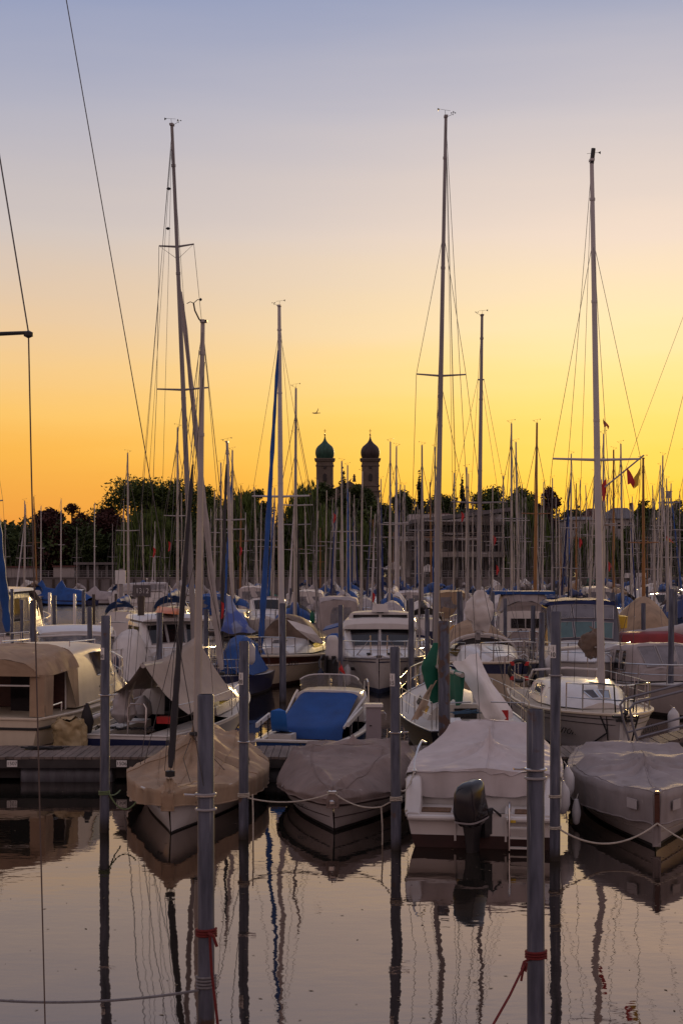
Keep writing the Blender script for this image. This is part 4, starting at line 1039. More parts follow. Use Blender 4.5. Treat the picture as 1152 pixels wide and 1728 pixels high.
for x, l in ((-5.15, 1.75), (-2.9, .7), (-1.2, 1.75), (.9, 1.75), (3.2, 1.75), (5.4, 1.75), (-7.9, 1.75)):
    mb = MB(); a = .24
    rows = []
    for i, (xx, rr) in enumerate(((-l / 2, .2), (-l / 2 + .03, .25), (-.02, .25), (0, .258), (.02, .25), (l / 2 - .03, .25), (l / 2, .2))):
        rows.append([(x + xx, -.42 + rr * math.cos(2 * PI * k / 20), .12 + rr * math.sin(2 * PI * k / 20)) for k in range(20)])
    mb.grid(rows, wrap=True); mb.poly(rows[0]); mb.poly(rows[-1]); mb.build('float', ZINC, Jt)
for px, tx in ((20, '1507'), (205, '1506'), (432, '1505')):
    c = P(px, 1282, J0 - .03); pl = MB().box((c.x, J0 - 27.3 - .012, .375), (.19, .012, .12)).build('number_plate', PLATE, Jt, smooth=0)
    text(tx, .095, INK, pl, (c.x, J0 - 27.3 - .020, .375), (R(90), 0, 0), ext=.001)
mb = MB()
for x in (-3.9, -.6, 2.6):
    mb.tube([(x + .06 * math.cos(a * PI / 6), -.95, .16 + .06 * math.sin(a * PI / 6)) for a in range(12)], .014, 6, closed=True); mb.box((x, -.93, .27), (.05, .04, .12))
mb.build('mooring_ring', STEEL, Jt)
# rope heap on the planks
pts = []; rnd = random.Random(9); c = P(70, 1263, 27.6)
for i in range(120): pts.append((c.x + .28 * math.cos(i * .9) * rnd.uniform(.3, 1) + .004 * i - .2, 27.55 + .12 * math.sin(i * .9) * rnd.uniform(.3, 1), .515 + .04 * rnd.random()))
tag(MB().tube(pts, .012, 5).build('rope_heap', DKROPE), 'tangled dark rope heap lying on the jetty planks near plate 1507', 'rope')
# service pedestal
pd = thing('service_pedestal', 'grey power and water pedestal box standing on the jetty', 'pedestal', (P(630, 1260, 27.75).x, 27.75, .50))
MB().box((0, 0, .40), (.29, .24, .80)).build('body', mat('pedestal_grey', (.26, .22, .24), .6, var=.05), pd, smooth=0)
mb = MB(); mb.box((0, 0, .835), (.36, .30, .05)); mb.box((0, 0, .865), (.33, .27, .014)); mb.build('cap', GEL, pd, smooth=0)
mb = MB(); mb.box((.17, .0, .70), (.06, .1, .06)); mb.tube([(.2, 0, .70), (.24, 0, .66), (.23, 0, .55)], .014, 6); mb.build('tap', STEEL, pd)
MB().box((-.06, -.125, .45), (.05, .012, .02)).build('latch', BLACK, pd, smooth=0)
# gangway on the right with bent tube handrails
gw = thing('gangway', 'sloping plank gangway with bent grey tube handrails at the right', 'gangway', (5.55, 27.4, .52), 0)
mb = MB()
for i in range(11):
    f = i / 10; mb.box((.05 + 1.75 * f, 0, .04 + .44 * f), (.165, .95, .045), 0, 0, (-.24, 'Y'))
mb.build('deck', PLANK, gw, smooth=0)
mb = MB(); mb.slab([(-.1, -.5, -.05), (1.9, -.5, .44), (1.9, -.5, .32), (-.1, -.5, -.14)], .05); mb.slab([(-.1, .5, -.05), (1.9, .5, .44), (1.9, .5, .32), (-.1, .5, -.14)], .05); mb.build('beam', DARKWOOD, gw, smooth=0)
TUBE = mat('painted_tube', (.17, .165, .19), .5, .3, var=.15)
for yy in (-.5, .42):
    MB().tube([(.12, yy, -.02), (-.05, yy, .55), (-.10, yy, .82), (-.02, yy, .93), (.12, yy, .97), (1.9, yy, 1.42)], .024, 8).build('handrail', TUBE, gw)
    MB().tube([(.05, yy, .28), (1.9, yy, .78)], .022, 8).build('lower_rail', TUBE, gw)
# ---------------------------------------------------------------- piles
PG = 'grey steel mooring piles'
pile('thick near grey steel pile with a red rope, left of centre', 348, 1172, 12.25, ring=[(2.06, 0), (1.32 + .73, -1), (1.93, 0)])
pile('thick near grey steel pile with a red rope, right of centre', 904, 1197, 11.65, ring=[(2.36, -1), (2.29, 0)])
pile('grey pile between plates 1507 and 1506 with a cut-off number sign', 176, 1039, 21.6, plate=(1103, '30'), ring=[(2.08, 1)])
pile('grey pile right of the tan covered boat with a black arrow and number 20', 411, 1082, 21.05, plate=(1145, '20'), ring=[(1.44, 1)])
pile('grey pile right of the taupe covered motorboat with a black arrow and number 15', 668, 1092, 20.25, plate=(1147, '15'), ring=[(1.67, 1)])
pile('grey pile right of the pale covered motorboat with a black arrow sign', 936, 1032, 19.5, plate=(1099, '10'), ring=[(2.54, 0)])
pile('stout rust-stained pile standing against the jetty behind the pale cover', 750, 1048, 28.42, .235, PILE_R)
# ---------------------------------------------------------------- ropes at the front
rope('pale mooring line from pile 20 to the bow of the taupe covered boat', sag((P(411, 1345, 21.0)), (B.matrix_basis @ Vector((.05, 2.95, .62))), .10))
rope('pale mooring line from the taupe covered bow to pile 15', sag((B.matrix_basis @ Vector((-.05, 2.95, .62))), P(644, 1362, 20.6), .08) + [P(668, 1349, 20.13)])
rope('loose rope end hanging from the knot beside pile 15', [P(643, 1361, 20.6), P(645, 1395, 20.6), P(645, 1432, 20.6)])
rope('rope end hanging beside pile 20', [P(426, 1341, 20.9), P(427, 1375, 20.9), P(427, 1420, 20.9)])
def coil(label, px, py, d, m=ROPE, r=.0725, turns=3, rr=.009, dz=.022):
    x = (px - CX) / FPX * d; z = CAMZ + (HY - py) / FPX * d; q = r + rr
    rope(label, [(x + q * math.cos(a * PI / 8), d + q * math.sin(a * PI / 8), z + dz * a / 16) for a in range(16 * turns + 1)], m, rr, group='rope turns tied round the piles', name='rope_turns')
coil('pale rope turns round pile 20', 411, 1346, 21.05)
coil('pale rope turns round pile 15', 668, 1352, 20.25)
coil('upper pale rope turns on the arrow pile right of the pale cover', 936, 1347, 19.5, turns=2)
coil('lower pale rope turns on the arrow pile right of the pale cover', 936, 1400, 19.5, turns=2)
coil('grey rope turns low on the near left pile', 348, 1668, 12.25, mat('grey_rope', (.17, .16, .17), .85, var=.2, ns=30), turns=4, rr=.011, dz=.028)
coil('red rope turns round the near left pile', 348, 1580, 12.25, REDROPE, turns=3, rr=.012)
coil('red rope turns round the near right pile', 904, 1618, 11.65, REDROPE, turns=3, rr=.011)
coil('green rope turns round the pile beside plate 1506', 176, 1342, 21.6, GREENROPE, turns=3)
rope('grey mooring line running low from the left edge to the near left pile', sag(P(-60, 1684, 12.6), P(336, 1672, 12.2), .07, 14), mat('grey_rope', (.17, .16, .17)), .012)
mb = MB(); mb.tube([P(352, 1576, 12.15), P(360, 1580, 12.1), P(366, 1598, 12.1)], .014, 6); mb.tube([P(354, 1582, 12.12), P(357, 1640, 12.1), P(368, 1735, 12.0)], .012, 6)
tag(mb.build('rope_end', REDROPE), 'red rope end hanging down the near left pile', 'rope', 'mooring ropes')
mb = MB(); mb.tube([P(892, 1620, 11.6), P(884, 1624, 11.55), P(880, 1636, 11.5), P(886, 1640, 11.5), P(888, 1625, 11.5)], .012, 6); mb.tube([P(884, 1630, 11.5), P(860, 1680, 11.2), P(826, 1740, 10.8)], .010, 6); mb.tube([P(883, 1634, 11.5), P(879, 1656, 11.5)], .010, 6)
tag(mb.build('mooring_rope', REDROPE), 'red rope running down left from the near right pile', 'rope', 'mooring ropes')
a = A.matrix_basis @ Vector((.55, 2.75, .45)); b = P(185, 1342, 21.55)
rope('green line from the pile beside plate 1506 to the tan bow', sag(b, a, .16), GREENROPE); rope('second green line from that pile to the left cover corner', sag(b, A.matrix_basis @ Vector((1.0, 1.6, .45)), .03), GREENROPE)
dbow = D.matrix_basis @ Vector((0, 3.2, .42))
rope('pale sagging line from the arrow pile to the grey covered bow', sag(P(944, 1400, 19.45), dbow, .24, 14), ROPE, .013)
rope('pale line from the grey covered bow to the right picture edge', sag(dbow, P(1260, 1452, 19.2), .10, 10), ROPE, .013)
rope('short line from the pale covered stern to pile 15', sag(C_.matrix_basis @ Vector((-1.02, -2.42, 1.0)), P(672, 1331, 20.2), .14))
fender('upper white fender hanging right of the arrow pile', P(957, 1322, 22.2), top=P(951, 1285, 22.4), l=.42, group='white fenders')
fender('lower white fender tucked behind the arrow pile', P(949, 1348, 21.4), top=P(949, 1300, 21.6), l=.42, group='white fenders')
fender('small grey white fender hanging from the bow of the grey covered boat', P(972, 1372, 21.9), top=P(975, 1340, 22.2), l=.30, r=.07, group='white fenders')
# ---------------------------------------------------------------- boats on the far side of the jetty
MR = 'boats moored just beyond the jetty'
# beige cabin cruiser, far left
E = thing('cabin_cruiser', 'cream cabin cruiser with tan aft canopy at the left edge', 'motorboat', (-6.62, 32.6, 0), R(-10.5), MR)
h = Hull(8.0, 2.9, 1.25, .98, .9, 2.5, .5, boot=.1, full=.16, dip=.06)
h.build(E, [CREAM, ANTI_K]); h.deck(E, CREAM); h.strake(E, BLACK, .80, .03); h.strake(E, CREAM, 1, .03, 'gunwale'); h.strake(E, mat('hull_line', (.05, .03, .03)), .42, .009, 'hull_stripe')
lo = Loft([(-1.7, 1.22, 1.05, 1.0, 2.20), (-.2, 1.2, 1.02, 1.0, 2.28), (.75, 1.18, .98, 1.02, 2.24), (1.9, 1.05, .9, 1.05, 1.50), (2.1, 1.0, .8, 1.06, 1.42)], .06)
lo.build('wheelhouse', CREAM, E); lo.swin(E, .27, .44, .46, .88, DKWIN, frame=STEEL, slant=(-.07, .0)); lo.swin(E, .455, .68, .46, .86, DKWIN, frame=STEEL, slant=(0, -.10)); lo.twin(E, 2, .12, .92, -.9, -.05, DKWIN, frame=STEEL); lo.twin(E, 2, .12, .92, .05, .9, DKWIN, frame=STEEL)
lo2 = Loft([(2.3, 1.0, .85, 1.02, 1.42), (3.1, .75, .55, 1.08, 1.36), (3.5, .5, .3, 1.12, 1.18)], .04); lo2.build('foredeck_cabin', CREAM, E); lo2.swin(E, .05, .4, .3, .75, DKWIN, frame=STEEL)
can = Loft([(-3.75, 1.22, 1.02, 1.82, 2.08), (-3.0, 1.24, 1.08, 1.80, 2.20), (-2.2, 1.24, 1.08, 1.84, 2.24), (-1.55, 1.22, 1.04, 1.86, 2.28)], .10, .13); can.build('canopy', TAN, E)
for xs in (-1.15, -.1, 1.15): MB().slab([(xs - .16, -3.68, 1.0), (xs + .16, -3.68, 1.0), (xs + .16, -3.66, 1.85), (xs - .16, -3.66, 1.85)], .03).build('canopy_flap', TAN, E, smooth=0)
for sd in (-1, 1):
    MB().grid([[(sd * 1.24, -2.3, 1.88), (sd * 1.22, -1.6, 1.9)], [(sd * 1.26, -2.0, 1.4), (sd * 1.24, -1.6, 1.5)], [(sd * 1.25, -1.75, 1.02), (sd * 1.24, -1.55, 1.02)]]).build('canopy_flap', TAN, E)
    MB().grid([[(sd * 1.22, -3.6, 1.85), (sd * 1.24, -3.0, 1.85)], [(sd * 1.26, -3.55, 1.4), (sd * 1.27, -3.1, 1.4)], [(sd * 1.27, -3.5, 1.0), (sd * 1.28, -3.15, 1.0)]]).build('canopy_flap', TAN, E)
mb = MB()
for x in (-1.1, 1.1):
    for y in (-3.6, -2.0): mb.tube([(x, y, 1.0), (x, y, 2.05)], .018, 6)
mb.tube([(-1.1, -3.62, 1.62), (1.1, -3.62, 1.62)], .018, 6); mb.build('canopy_frame', GEL, E)
MB().slab([(-.98, -1.73, 1.0), (.98, -1.73, 1.0), (.98, -1.73, 1.82), (-.98, -1.73, 1.82)], .02).build('bulkhead', MAHOG, E, smooth=0)
mb = MB(); mb.box((.3, -2.2, 1.15), (.5, .5, .6)); mb.box((.3, -2.4, 1.5), (.5, .1, .5)); mb.build('helm_seat', DARKC, E, smooth=0)
for sd in (-1, 1):
    mb = MB()
    for k in range(3): mb.tube([lo.side(.28, .12 + .07 * k, sd, .012), lo.side(.44, .12 + .07 * k, sd, .012)], .014, 5)
    mb.build('vent_slats', BLACK, E)
mb = MB(); mb.tube([(-.8, -1.0, 2.28), (-.8, -1.0, 2.38), (-.8, .6, 2.36), (-.8, .6, 2.26)], .014, 5); mb.tube([(.8, -1.0, 2.28), (.8, -1.0, 2.38), (.8, .6, 2.36), (.8, .6, 2.26)], .014, 5); mb.build('roof_rail', STEEL, E)
lifelines(E, h, (.42, .55, .7, .85), .62); pulpit(E, h, .86, .62)
mb = MB(); mb.tube([(1.25, -3.3, 1.02), (1.25, -3.3, 1.18), (1.25, -2.6, 1.2), (1.25, -2.6, 1.02)], .016, 6); mb.build('grab_rail', STEEL, E)
# boat with boom tent and blue transom
F_ = thing('sailboat', 'blue sailboat with a grey boom tent over its cluttered cockpit', 'sailboat', (-3.55, 32.9, 0), R(-12.5), MR)
h = Hull(8.4, 2.5, 1.05, .62, .78, 2.2, .7, boot=.08, full=.2)
h.build(F_, [NAVY, ANTI_K, GEL], band=(6, 6)); h.deck(F_, DECK, .42, 1); h.strake(F_, DECK, 1, .02)
mb = MB(); 
rows = [[(u * (h.w(t) - .05), h.y(t), .30) for u in (-1, 1)] for t in (0.02, .2, .42)]; mb.grid(rows); mb.build('cockpit_floor', TEAK, F_, smooth=0)
mb = MB()
for sd in (-1, 1): mb.box((sd * .72, -2.5, .48), (.42, 2.9, .30))
mb.box((0, -4.02, .56), (1.7, .12, .12)); mb.build('cockpit_bench', DECK, F_, smooth=0)
lo = Loft([(-.75, .95, .8, .7, 1.28), (.4, .95, .78, .75, 1.34), (1.9, .7, .5, .85, 1.18), (2.4, .45, .3, .9, .98)], .06); lo.build('cabin', GEL, F_); lo.swin(F_, .1, .35, .35, .75, DKWIN); lo.swin(F_, .42, .62, .35, .75, DKWIN)
MB().slab([(-.3, -.78, .55), (.3, -.78, .55), (.28, -.78, 1.26), (-.28, -.78, 1.26)], .02).build('companionway', DKWIN, F_, smooth=0)
Fi = F_.matrix_basis.inverted()
def fl(px, py, d): return Fi @ P(px, py, d)
base = fl(331, 1172, 32.6); top = fl(290, 212, 32.7); bowp = fl(375, 1142, 36.6)
rig(F_, base, top, .064, HMAST, spr=((.535, .62), (.787, .42)), chain=(1.1, .1, .85), bow=bowp, furl=(SAILC, .10, .02, .93), frac=.765, stern=(.0, -4.05, .75), wire=.006, vane=1, vsc=1.15)
for q in ((-.25, -.2), (-.40, -.3), (-.55, -.2), (.35, -.4)): MB().tube([Vector(top) - Vector((0, 0, .3)), Vector(base) + Vector((q[0] * 2.6, q[1] * 4, .2))], .0045, 4).build('halyard', DKROPE, F_)
for f, s_ in ((.89, -.14), (.82, -.2)): MB().lathe(Vector(base).lerp(Vector(top), f) + Vector((s_, 0, 0)), [(.02, -.03), (.06, 0), (.02, .03)], 8).build('rigging_light', BLACK, F_)
r0, r1 = fl(241, 1119, 29.0), fl(331, 1072, 32.2)
MB().tube([r0 + Vector((0, 0, -.06)), r1 + Vector((0, 0, -.5))], .05, 8).build('boom', ALU, F_)
eL0, eL1, eR0, eR1 = fl(188, 1170, 29.2), fl(262, 1160, 32.6), fl(318, 1206, 29.3), fl(402, 1178, 32.6)
rows = []
for j in range(13):
    f = j / 12; a = Vector(eL0).lerp(eL1, f); c = Vector(r0).lerp(r1, f) + Vector((0, 0, -.12 * math.sin(PI * f))); e = Vector(eR0).lerp(eR1, f) + Vector((0, 0, .07 * math.sin(PI * f)))
    row = []
    for i in range(9): g = i / 8; row.append(a.lerp(c, g) - Vector((0, 0, .10 * math.sin(PI * g) + .015 * math.sin(9 * f + 5 * g))))
    for i in range(1, 13): g = i / 12; row.append(c.lerp(e, g) - Vector((0, 0, .12 * math.sin(PI * g) + .02 * noise.noise(Vector((f * 6, g * 5, 1))))))
    rows.append(row)
MB().grid(rows).build('boom_tent', GREYC if False else mat('tent_canvas', (.36, .295, .255), .85, var=.1, ns=1.4, bump=.006, bs=7, wear=.15), F_, smooth=180)
mb = MB(); mb.tube([(.12, -4.12, .1), (.12, -4.16, .62), (.12, -4.12, 1.18), (.17, -4.12, 1.26), (.45, -4.12, 1.26), (.50, -4.12, 1.18), (.50, -4.16, .62), (.50, -4.12, .1)], .016, 6); mb.tube([(.12, -4.14, .9), (.50, -4.14, .9)], .016, 6); mb.tube([(.12, -4.14, .35), (.50, -4.14, .35)], .016, 6); mb.build('ladder', STEEL, F_)
mb = MB(); rows = []
for j in range(9):
    z = .78 + .72 * j / 8; w = interp([(.78, .1), (.95, .27), (1.3, .17), (1.5, .03)], z); rows.append([(-.28 + w * math.cos(2 * PI * k / 12) * (1.1), -3.3 + w * .7 * math.sin(2 * PI * k / 12), z) for k in range(12)])
mb.grid(rows, wrap=True); mb.poly(rows[0]); crumple(mb.build('covered_tiller', SAILC, F_, smooth=60), .06, 4, 2, 5)
mb = MB(); mb.tube([(-.95, -4.0, .85), (-.35, -2.6, 1.15)], .05, 8); mb.build('spinnaker_pole', GEL, F_)
mb = MB(); mb.box((.62, -3.2, .85), (.36, .25, .14)); mb.build('seat_cushion', REDC, F_, smooth=0)
MB().lathe((.95, -1.8, .95), [(.02, -.2), (.16, -.15), (.18, .1), (.05, .3)], 10).build('sail_bag', SAILC, F_); MB().lathe((-.5, -1.6, .9), [(.1, -.2), (.22, -.1), (.18, .15), (.04, .3)], 10).build('sail_bag', SAILC, F_)
mb = MB(); mb.tube([(-.15, -3.4, .7), (-.1, -3.5, 1.3), (.02, -3.1, 2.0)], .022, 6); mb.tube([(.02, -3.2, 2.0), (.5, -3.0, 1.4), (.8, -3.2, 1.2)], .008, 4); mb.build('mainsheet', ROPE, F_)
rnd = random.Random(17); pts = [(-.7 + 1.3 * i / 60 + .1 * rnd.uniform(-1, 1), -3.85 + .25 * rnd.uniform(-1, 1), .70 + .06 * rnd.random()) for i in range(60)]
MB().tube(pts, .012, 5).build('cockpit_lines', DKROPE, F_)
lifelines(F_, h, (.05, .25, .45, .65, .85), .58)
# hanging dark fender and pale sack between the cream cruiser and the tent boat
tag(MB().lathe(P(147, 1218, 29.2), [(.02, -.34), (.10, -.2), (.14, .0), (.10, .2), (.03, .38)], 10).build('fender', DARKC), 'dark cloth-wrapped fender hanging at the bow end of the cream cruiser', 'fender')
bl = MB(); rows = []
for j in range(8):
    z = -.32 + .64 * j / 7; rows.append([(.36 * (1 - .35 * (j / 7) ** 2) * math.cos(2 * PI * k / 14) * (1 + .1 * math.sin(k * 3.1 + j)), .3 * math.sin(2 * PI * k / 14), z + .04 * math.sin(k * 2.2)) for k in range(14)])
bl.grid(rows, wrap=True); bl.poly(rows[-1]); bl.poly(rows[0])
tag(crumple(bl.build('plastic_sack', mat('yellowed_plastic', (.40, .30, .16), .5, var=.25, ns=4, bump=.02, bs=6), loc=P(118, 1240, 28.75)), .09, 5, 2, 2), 'crumpled yellowish plastic sheet bundle between the cream and blue boats', 'tarpaulin')
# small boat with bright blue tonneau
G = thing('motorboat', 'small navy motorboat with a bright blue cockpit cover and small red flag', 'motorboat', (-.30, 31.15, 0), R(-13), MR)
h = Hull(5.2, 1.95, .95, .52, .9, 2.3, .35, boot=.06, full=.2)
h.build(G, [BLUEH, ANTI_K]); h.deck(G, DECK, .55, 1); h.strake(G, DECK, 1, .035); 
rows = [[(u * (h.w(t) - .1), h.y(t), .28) for u in (-1, 1)] for t in (.02, .3, .55)]; MB().grid(rows).build('cockpit_floor', TEAK, G, smooth=0)
mb = MB()
for sd in (-1, 1):
    pts = [h.pt(t / 10 * .6, h.z(t / 10 * .6), sd) for t in range(11)]
    rows = [[p + Vector((0, 0, .01)), p + Vector((-sd * .12, 0, .01)), p + Vector((-sd * .12, 0, -.2))] for p in pts]; mb.grid(rows)
p0, p1 = h.pt(0, h.z(0), -1), h.pt(0, h.z(0), 1); mb.grid([[p0 + Vector((0, 0, .01)), p1 + Vector((0, 0, .01))], [p0 + Vector((0, .14, .01)), p1 + Vector((0, .14, .01))]]); mb.build('side_deck', DECK, G)
rows = []
for j in range(17):
    f = j / 16; y = -1.62 + 1.75 * f; z = .66 + .64 * f ** .8; w = .70 - .05 * f
    rows.append([(w * u, y, z - .07 * abs(u) ** 8 - .10 * math.sin(PI * f) * (1 - u * u) + .012 * noise.noise(Vector((u * 3, f * 5, 2)))) for u in [-1 + i / 8 for i in range(17)]])
last = [(p[0], p[1] - .04, p[2] - .2) for p in rows[0]]
MB().grid([last] + rows).build('tonneau_cover', BLUEC, G, smooth=180)
lo = Loft([(.10, .80, .74, .66, 1.30), (.6, .80, .72, .7, 1.34), (1.25, .72, .5, .75, 1.02), (2.1, .35, .2, .85, .94)], .03); lo.build('coachroof', GEL, G)
ws = []
for j in range(6):
    z = j / 5; ws.append([( (.76 - .10 * z) * math.sin(a), .75 - .42 * z + .30 * math.cos(a) - .2, 1.30 + .36 * z - .10 * z * abs(math.sin(a)) ** 6) for a in [-1.57 + 3.14 * i / 14 for i in range(15)]])
w = MB().grid(ws).build('windscreen', clear(mat('clear_windscreen', (.30, .28, .29), .12, var=.2, spec=.7), .5), G); MB().tube(ws[-1], .014, 6).build('frame', GEL, w)
MB().tube([(-.76, .3, 1.30), (-.8, .2, 1.2), (-.74, -.6, .95), (-.72, -1.55, .7)], .03, 6).build('cover_edge', GEL, G); MB().tube([(.76, .3, 1.30), (.8, .2, 1.2), (.74, -.6, .95), (.72, -1.55, .7)], .03, 6).build('cover_edge', GEL, G)
MB().tube([(-.2, 1.0, 1.1), (-.16, .85, 1.62), (.16, .85, 1.62), (.2, 1.0, 1.1)], .013, 6).build('grab_rail', STEEL, G)
mb = MB(); mb.tube([(.45, 1.7, .95), (.5, 1.5, 1.45), (.75, .6, 1.55), (.82, .4, 1.5), (.84, .35, .9)], .016, 6); mb.build('side_rail', STEEL, G)
for sd in (-1, 1):
    y0, y1 = (-2.5, -1.55) if sd < 0 else (-1.95, -.55)
    r_ = MB(); r_.slab([(sd * .86, y0, .86), (sd * .86, y1, .98 if sd < 0 else 1.05), (sd * .86, y1, .89 if sd < 0 else .96), (sd * .86, y0, .77)], .05 * sd)
    rb = r_.build('handrail', DECK, G, smooth=0); mb = MB()
    for f in (.25, .8): MB().tube([(sd * .86, y0 + (y1 - y0) * f, .5), (sd * .86, y0 + (y1 - y0) * f, .86 + .1 * f)], .016, 6).build('post', BLACK, rb)
rows = []
for y, z, w in ((-2.12, 1.12, .05), (-2.16, 1.08, .16), (-2.14, .9, .17), (-2.08, .72, .17), (-1.98, .64, .19), (-1.7, .62, .2), (-1.6, .60, .12)): rows.append([(-.52 - w, y, z), (-.52, y + .02, z + .01), (-.52 + w, y, z)])
MB().grid(rows).build('helm_seat', mat('blue_seat', (.02, .13, .45), .35), G); MB().box((-.5, -1.95, .46), (.5, .4, .28)).build('seat_box', DECK, G, smooth=0)
mb = MB(); mb.tube([(.12, .55, 1.62), (.14, .55, 1.95)], .009, 5); fs = MB(); rows = [[(.14 + .03 * math.sin(j * 1.3) + .07 * i / 3 * (1 + .3 * j), .55 + .04 * math.sin(j * 1.7 + i), 1.92 - .10 * j / 2 - .05 * i) for i in range(4)] for j in range(4)]
fo = mb.build('flagpole', WOODMAST, G); fs.grid(rows).build('flag', REDC, fo)
rope('short dark line from the blue covered stern to the jetty', sag(G.matrix_basis @ Vector((0, -2.55, .5)), (-.6, 28.1, .5), .05), DKROPE)
# black sailboat with green sail cover
K = thing('sailboat', 'black hulled sailboat with a green mainsail cover and white tarpaulin', 'sailboat', (2.55, 33.2, 0), R(4), MR)
h = Hull(8.6, 2.6, 1.0, .70, .80, 2.2, .7, boot=.07, full=.2)
h.build(K, [BLACKH, ANTI_K]); h.deck(K, DECK); h.strake(K, STEEL, 1, .022, 'toe_rail')
lo = Loft([(-2.2, .85, .7, .7, 1.0), (-1.0, .9, .72, .72, 1.12), (.9, .8, .58, .78, 1.12), (2.1, .4, .25, .85, .95)], .05); lo.build('cabin', DECK, K); lo.swin(K, .1, .3, .3, .75, DKWIN); lo.swin(K, .36, .56, .3, .75, DKWIN); lo.ewin(K, 0, -.25, .25, .1, .85, DKWIN, 'companionway'); lo.twin(K, 2, .2, .6, -.4, .4, GLASS, 'hatch')
MB().slab([(-.62, -3.6, .80), (-.28, -3.6, .80), (-.28, -3.2, .86), (-.62, -3.2, .86)], .03).build('locker_lid', GEL, K, smooth=0)
Ki = K.matrix_basis.inverted()
def kl(px, py, d): return Ki @ P(px, py, d)
rig(K, kl(733, 1190, 31.6), kl(752, 198, 32.3), .060, HMAST, spr=((.555, .56),), chain=(1.15, -.9, .75), bow=(0, 4.2, 1.0), stern=(0, -4.1, .8), frac=.80, wire=.006, vane=1, vsc=1.2)
kb = kl(733, 1120, 31.6)
for q in ((.45, -.3), (.62, .2), (.8, 1.2)): MB().tube([Vector(kl(752, 205, 32.3)), Vector((q[0] + kb.x, q[1] + kb.y, .9))], .0045, 4).build('halyard', DKROPE, K)
# green cover: tall sleeve at the mast and bunch along the boom
rows = []; ga = kl(736, 1085, 31.55)
for j in range(15):
    f = j / 14; c = Vector(kl(736 - 8 * math.sin(PI * min(1, f * 1.2)) , 1085 + 112 * f, 31.5)); rr = interp([(0, .07), (.12, .10), (.3, .22), (.7, .17), (1, .10)], f)
    rows.append([c + Vector((rr * 1.0 * math.cos(2 * PI * k / 12) * (1 + .12 * math.sin(k * 2.5 + j)), rr * .8 * math.sin(2 * PI * k / 12), 0)) for k in range(12)])
mb = MB().grid(rows, wrap=True); mb.poly(rows[0]); mb.poly(rows[-1]); mb.build('sail_cover', GREENC, K, smooth=60)
rows = []
for j in range(11):
    f = j / 10; c = Vector(kl(742 + 36 * f, 1126 + 14 * f, 31.4 - 2.0 * f)); rr = .05
    rows.append([c + Vector(((rr + .05 * max(0, -math.sin(2 * PI * k / 12)) * math.sin(j * 2.3)) * math.cos(2 * PI * k / 12) + .03 * math.sin(j * 2.1), 0, .07 * max(0, math.sin(2 * PI * k / 12)) + (.62 + .06 * math.sin(j * 1.7)) * min(0, math.sin(2 * PI * k / 12)))) for k in range(12)])
mb = MB().grid(rows, wrap=True); mb.poly(rows[0]); mb.poly(rows[-1]); mb.build('boom_cover', GREENC, K, smooth=60)
MB().tube([kl(735, 1124, 31.5), kl(780, 1140, 29.3)], .05, 8).build('boom', ALU, K)
MB().tube([kl(740, 1090, 31.4), kl(737, 1120, 31.25), kl(742, 1150, 31.25), kl(739, 1195, 31.3)], .010, 5).build('cover_lacing', ROPE, K)
# white tarpaulin slung over the boom end down to the right quarter
tp = [[kl(763, 1120, 30.6), kl(783, 1112, 30.4), kl(806, 1100, 30.6)], [kl(778, 1140, 30.2), kl(798, 1130, 30.1), kl(816, 1124, 30.4)], [kl(792, 1162, 29.8), kl(815, 1150, 29.7), kl(830, 1152, 30.1)], [kl(805, 1190, 29.5), kl(828, 1180, 29.4), kl(848, 1176, 29.7)], [kl(818, 1214, 29.4), kl(843, 1206, 29.3), kl(864, 1198, 29.5)], [kl(834, 1220, 29.4), kl(850, 1216, 29.3), kl(866, 1210, 29.5)]]
def refine(g, n=5):
    out = []
    for a, b in zip(g, g[1:]):
        for i in range(n): out.append([Vector(x).lerp(Vector(y), i / n) for x, y in zip(a, b)])
    out.append([Vector(x) for x in g[-1]])
    res = []
    for j, r in enumerate(out):
        rr = []
        for a, b in zip(r, r[1:]):
            for i in range(n): rr.append(a.lerp(b, i / n))
        rr.append(r[-1]); m_ = len(rr)
        res.append([p + Vector((0, .05 * math.sin(6.3 * i / m_ * 1.5 + .5), .028 * math.sin(6.3 * i / m_ * 2 + j * .05))) for i, p in enumerate(rr)])
    return res
MB().grid(refine(tp)).build('tarpaulin', TARP, K, smooth=180)
tp = [[kl(738, 1148, 31.2), kl(724, 1160, 31.0)], [kl(728, 1166, 30.8), kl(712, 1178, 30.5)], [kl(722, 1190, 30.2), kl(703, 1196, 30.0)], [kl(712, 1210, 29.8), kl(692, 1218, 29.7)]]
MB().grid(refine(tp)).build('tarpaulin', TAN, K, smooth=180)
mb = MB(); rnd = random.Random(4)
pts = [(rnd.uniform(-.5, .3), -2.6 + rnd.uniform(-.5, .3), .90 + .06 * rnd.random()) for i in range(26)]; mb.tube(pts, .010, 4); mb.build('deck_lines', mat('blue_rope', (.05, .12, .22), .8), K)
lifelines(K, h, (.02, .2, .4, .6, .8), .58); pulpit(K, h, .84, .6)
for s in (-1, 1): MB().tube([(s * .9, -4.1, .72), (s * .9, -4.15, 1.25), (s * .2, -4.2, 1.28)], .014, 6).build('pushpit', STEEL, K)
MB().box((.55, -3.9, .95), (.14, .04, .26)).build('ensign', REDC, K, smooth=0)
MB().slab([(.2, -2.1, 1.0), (.65, -2.1, .95), (.62, -1.6, 1.38), (.22, -1.6, 1.42)], .03).build('spray_dodger', VINYL, K)
rope('pale line from the black hull down to the jetty', sag(K.matrix_basis @ Vector((-.9, -4.2, .7)), P(752, 1262, 28.1), .05))
